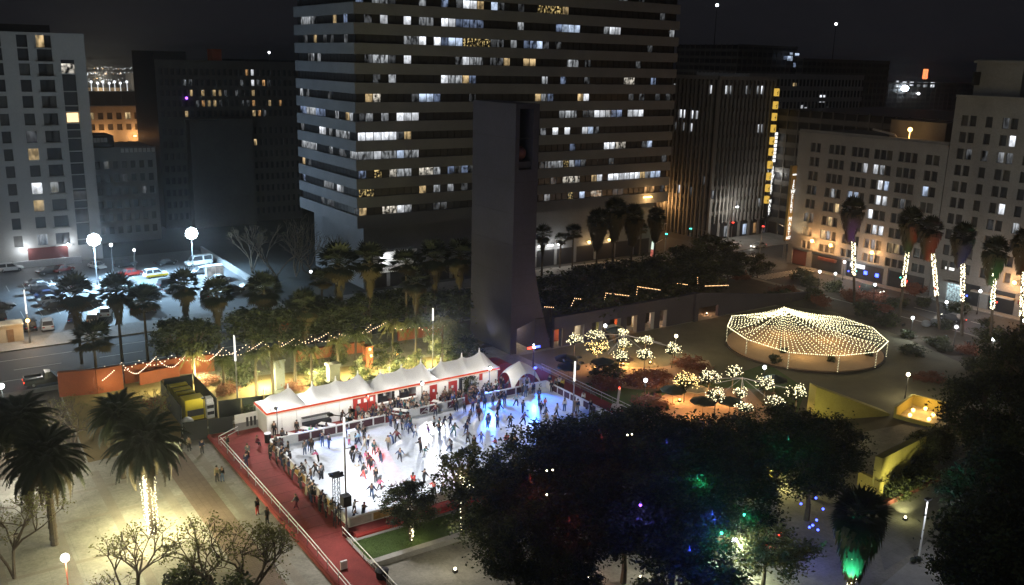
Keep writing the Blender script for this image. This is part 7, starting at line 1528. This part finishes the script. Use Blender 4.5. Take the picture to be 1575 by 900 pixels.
# ---------------------------------------------------------------- yellow walls, stairwell, path at the right
def slab(label, p, q, hp, hq, t, m, name="yellow_wall"):
    r = thing(name, label, "wall", (*p,.12)); d = Vector((q[0]-p[0], q[1]-p[1], 0)); n_ = Vector((-d.y,d.x,0)).normalized()*t
    MB().extrude([(0,0,0),(d.x,d.y,0),(d.x,d.y,hq),(0,0,hp)], n_).build("wall", m, r); return r
p = at(1250,648,.12); q = at(1368,640,.12)
hA = top_z(1252,596,*p)
slab("tall yellow wedge wall sloping down beside the second tree cluster", p, q, hA, .3, 1.6, K["yellow"])
p2, q2 = at(1350,765,.12), at(1418,722,.12)
slab("big plain yellow wall half covered by creeper at the right", p2, q2, top_z(1341,704,*p2), top_z(1410,670,*q2), .8, K["yellow"])
p3, q3 = at(1318,745,.12), at(1350,768,.12)
slab("small yellow lit corner wall in front of the big yellow wall", p3, q3, 1.5, 1.9, .5, K["yellow"])
p4, q4 = at(1185,735,.12), at(1220,722,.12)
slab("yellow wall glimpsed between dark trees behind bare branches", p4, q4, 4.0, 4.0, .5, K["yellow"])
upl("floodlight at the foot of the wedge-shaped yellow wall", 1262, 668, 420, (1,.9,.35), "globey", 1.2); yl_ = upl("floodlight at the foot of the big yellow wall", 1392, 800, 60, (1,.95,.35), "globey", 1.2); spot(yl_, (0,0,.6), (*at(1382,745,.12), 2.2), 4200, (1,.95,.40), 70, .8, .2); upl("floodlight at the foot of the glimpsed yellow wall", 1195, 745, 700, (1,.9,.3), "globey", 1.2)
x, y = at(1412,722,.12); iv = thing("creeper", "dark creeper and shrubs hanging over the right of the big yellow wall", "plant", (x,y,.12)); inst("foliage", CROWNF[1], iv, (0,0,2.2), (0,0,0), (2.8,1.6,2.6)); MB().tube((0,0,0),(0,0,2.5),.1,.06,6).build("stem", K["trunk"], iv)
for i, (px, py) in enumerate(((1372,762),(1395,748),(1420,738),(1440,705),(1455,680),(1430,690))): bush("dark bush along the foot of the big yellow wall" if i < 3 else "dark bush on the upper right of the big yellow wall", *at(px,py,.12), 1.9, 1.5, None, "bushes by the big yellow wall")
sw_ = thing("lit_stairwell", "amber lit open stairwell shelter with glowing lamps at the right", "stairwell", (*at(1418,640,.12),.12), .25)
MB().box(-3.0,-2.2,0,3.0,2.2,.06).build("floor", K["beige"], sw_); MB().box(-3.2,2.2,0,3.2,2.5,1.5).box(3.0,-2.4,0,3.3,2.199,1.5).box(-3.3,-2.4,0,-3.0,2.199,.5).build("side_wall", K["yellow"], sw_)
mb = MB()
for x_, y_ in ((-1.9,.9),(.2,1.2),(1.9,.2),(.4,-1.2),(-1.6,-1.3)): mb.ball((x_,y_,.42),.26,8,6)
mb.build("lamp", em("amber_lamp",(1,.62,.18),6), sw_)
for x_, y_ in ((-1.4,0),(1.4,0)): point(sw_, (x_,y_,1.3), 170, (1,.58,.16), .4)
struct(MB().face([(*at(1352,905),.131),(*at(1405,860),.131),(*at(1425,835),.131),(*at(1455,850),.131),(*at(1460,905),.131)]).build("path", K["kerb"]))
struct(MB().face([(*at(1340,800),.129),(*at(1470,725),.129),(*at(1480,740),.129),(*at(1440,830),.129),(*at(1360,880),.129)]).build("path", K["pave"]))
r = slab("low red-brown kerb wall along the path at the right", at(1345,788,.12), at(1470,728,.12), .5, .5, .4, K["terracotta"], "kerb_wall")
lp = thing("light_pole", "pale slanting light pole over the path at the lower right", "light pole", (*at(1412,866,.12),.12)); MB().tube((0,0,0),(.6,.3,6.0),.09,.07,8).build("pole", K["whitem"], lp); MB().ball((0,0,.4),.3,8,5).ball((-.5,.2,.35),.3,8,5).build("base_plant", K["leaf3"], lp); point(lp, (-.4,-.5,5.4), 240, (.92,.95,1), .2); MB().box(.3,.1,5.9,.9,.5,6.05).build("lamp_head", K["dmetal"], lp)
for i, (cx_, cy_, z_, rx, rz_) in enumerate(((1530,640,10,5,5),(1545,760,9,5,5),(1570,560,11,4.5,5),(1520,850,7.5,4.5,4.5),(1572,860,8.5,5,5))):
    x, y = at(cx_, cy_, z_); tree("big black leafy tree filling the right edge", x, y, z_, rx, rz_, CROWNF[i % 3], "black trees at the right edge")
x, y = HG_XY = hg.location.x, hg.location.y; inst("crown", CROWNB, hg, (0,0,1.5), (0,0,0), (1.1,1.1,1.7)); MB().tube((0,0,0),(0,0,.8),.1,.1,6).build("trunk", K["trunk"], hg); hg.location = (*at(722,606,DZ), DZ)
# ================================================================ labels: tell look-alikes apart by their order across the view
ORD = ["first","second","third","fourth","fifth","sixth","seventh","eighth","ninth","tenth","eleventh","twelfth","thirteenth","fourteenth","fifteenth","sixteenth","seventeenth","eighteenth","nineteenth","twentieth"]
tops = [o for o in bpy.data.objects if o.parent is None and o.get("label")]
LONG = (("spectator standing", "spectator"), (" within the crowd", " in the crowd"), (" bottoms", " trousers"))
by = {}
for o in tops: by.setdefault(o["label"], []).append(o)
for lab, os_ in by.items():
    if len(os_) < 2 or os_[0].get("shared"): continue
    os_.sort(key=lambda o: screen(o.location)[0])
    for i, o in enumerate(os_):
        nth = "leftmost" if i == 0 else "rightmost" if i == len(os_)-1 else (ORD[i] if i < 20 else str(i+1)+"th")+" from left"
        w_ = lab.split()
        while len(w_) > (12 if 'from left' in nth else 15): w_.pop(-1)
        o["label"] = " ".join(w_)+", "+nth
for o in tops:
    w_ = o["label"].split()
    if len(w_) > 16: print("LONGLABEL", o["label"])
    if "shared" in o.keys(): del o["shared"]
# ================================================================ night air: one closed box of thin haze round the camera and the whole scene
hz_ = MB().box(-6500,-6500,-1.2, 9500,9500,96).build("haze", K["white"]); hz_["kind"] = "stuff"
hm_ = bpy.data.materials.new("night_air"); hm_.use_nodes = True; n_ = hm_.node_tree.nodes; n_.clear()
ho_ = n_.new("ShaderNodeOutputMaterial"); hv_ = n_.new("ShaderNodeVolumePrincipled"); hv_.inputs["Density"].default_value = .00024; hv_.inputs["Anisotropy"].default_value = .88; hv_.inputs["Color"].default_value = (.80,.86,.95,1)
hm_.node_tree.links.new(hv_.outputs[0], ho_.inputs["Volume"]); hz_.data.materials.clear(); hz_.data.materials.append(hm_)
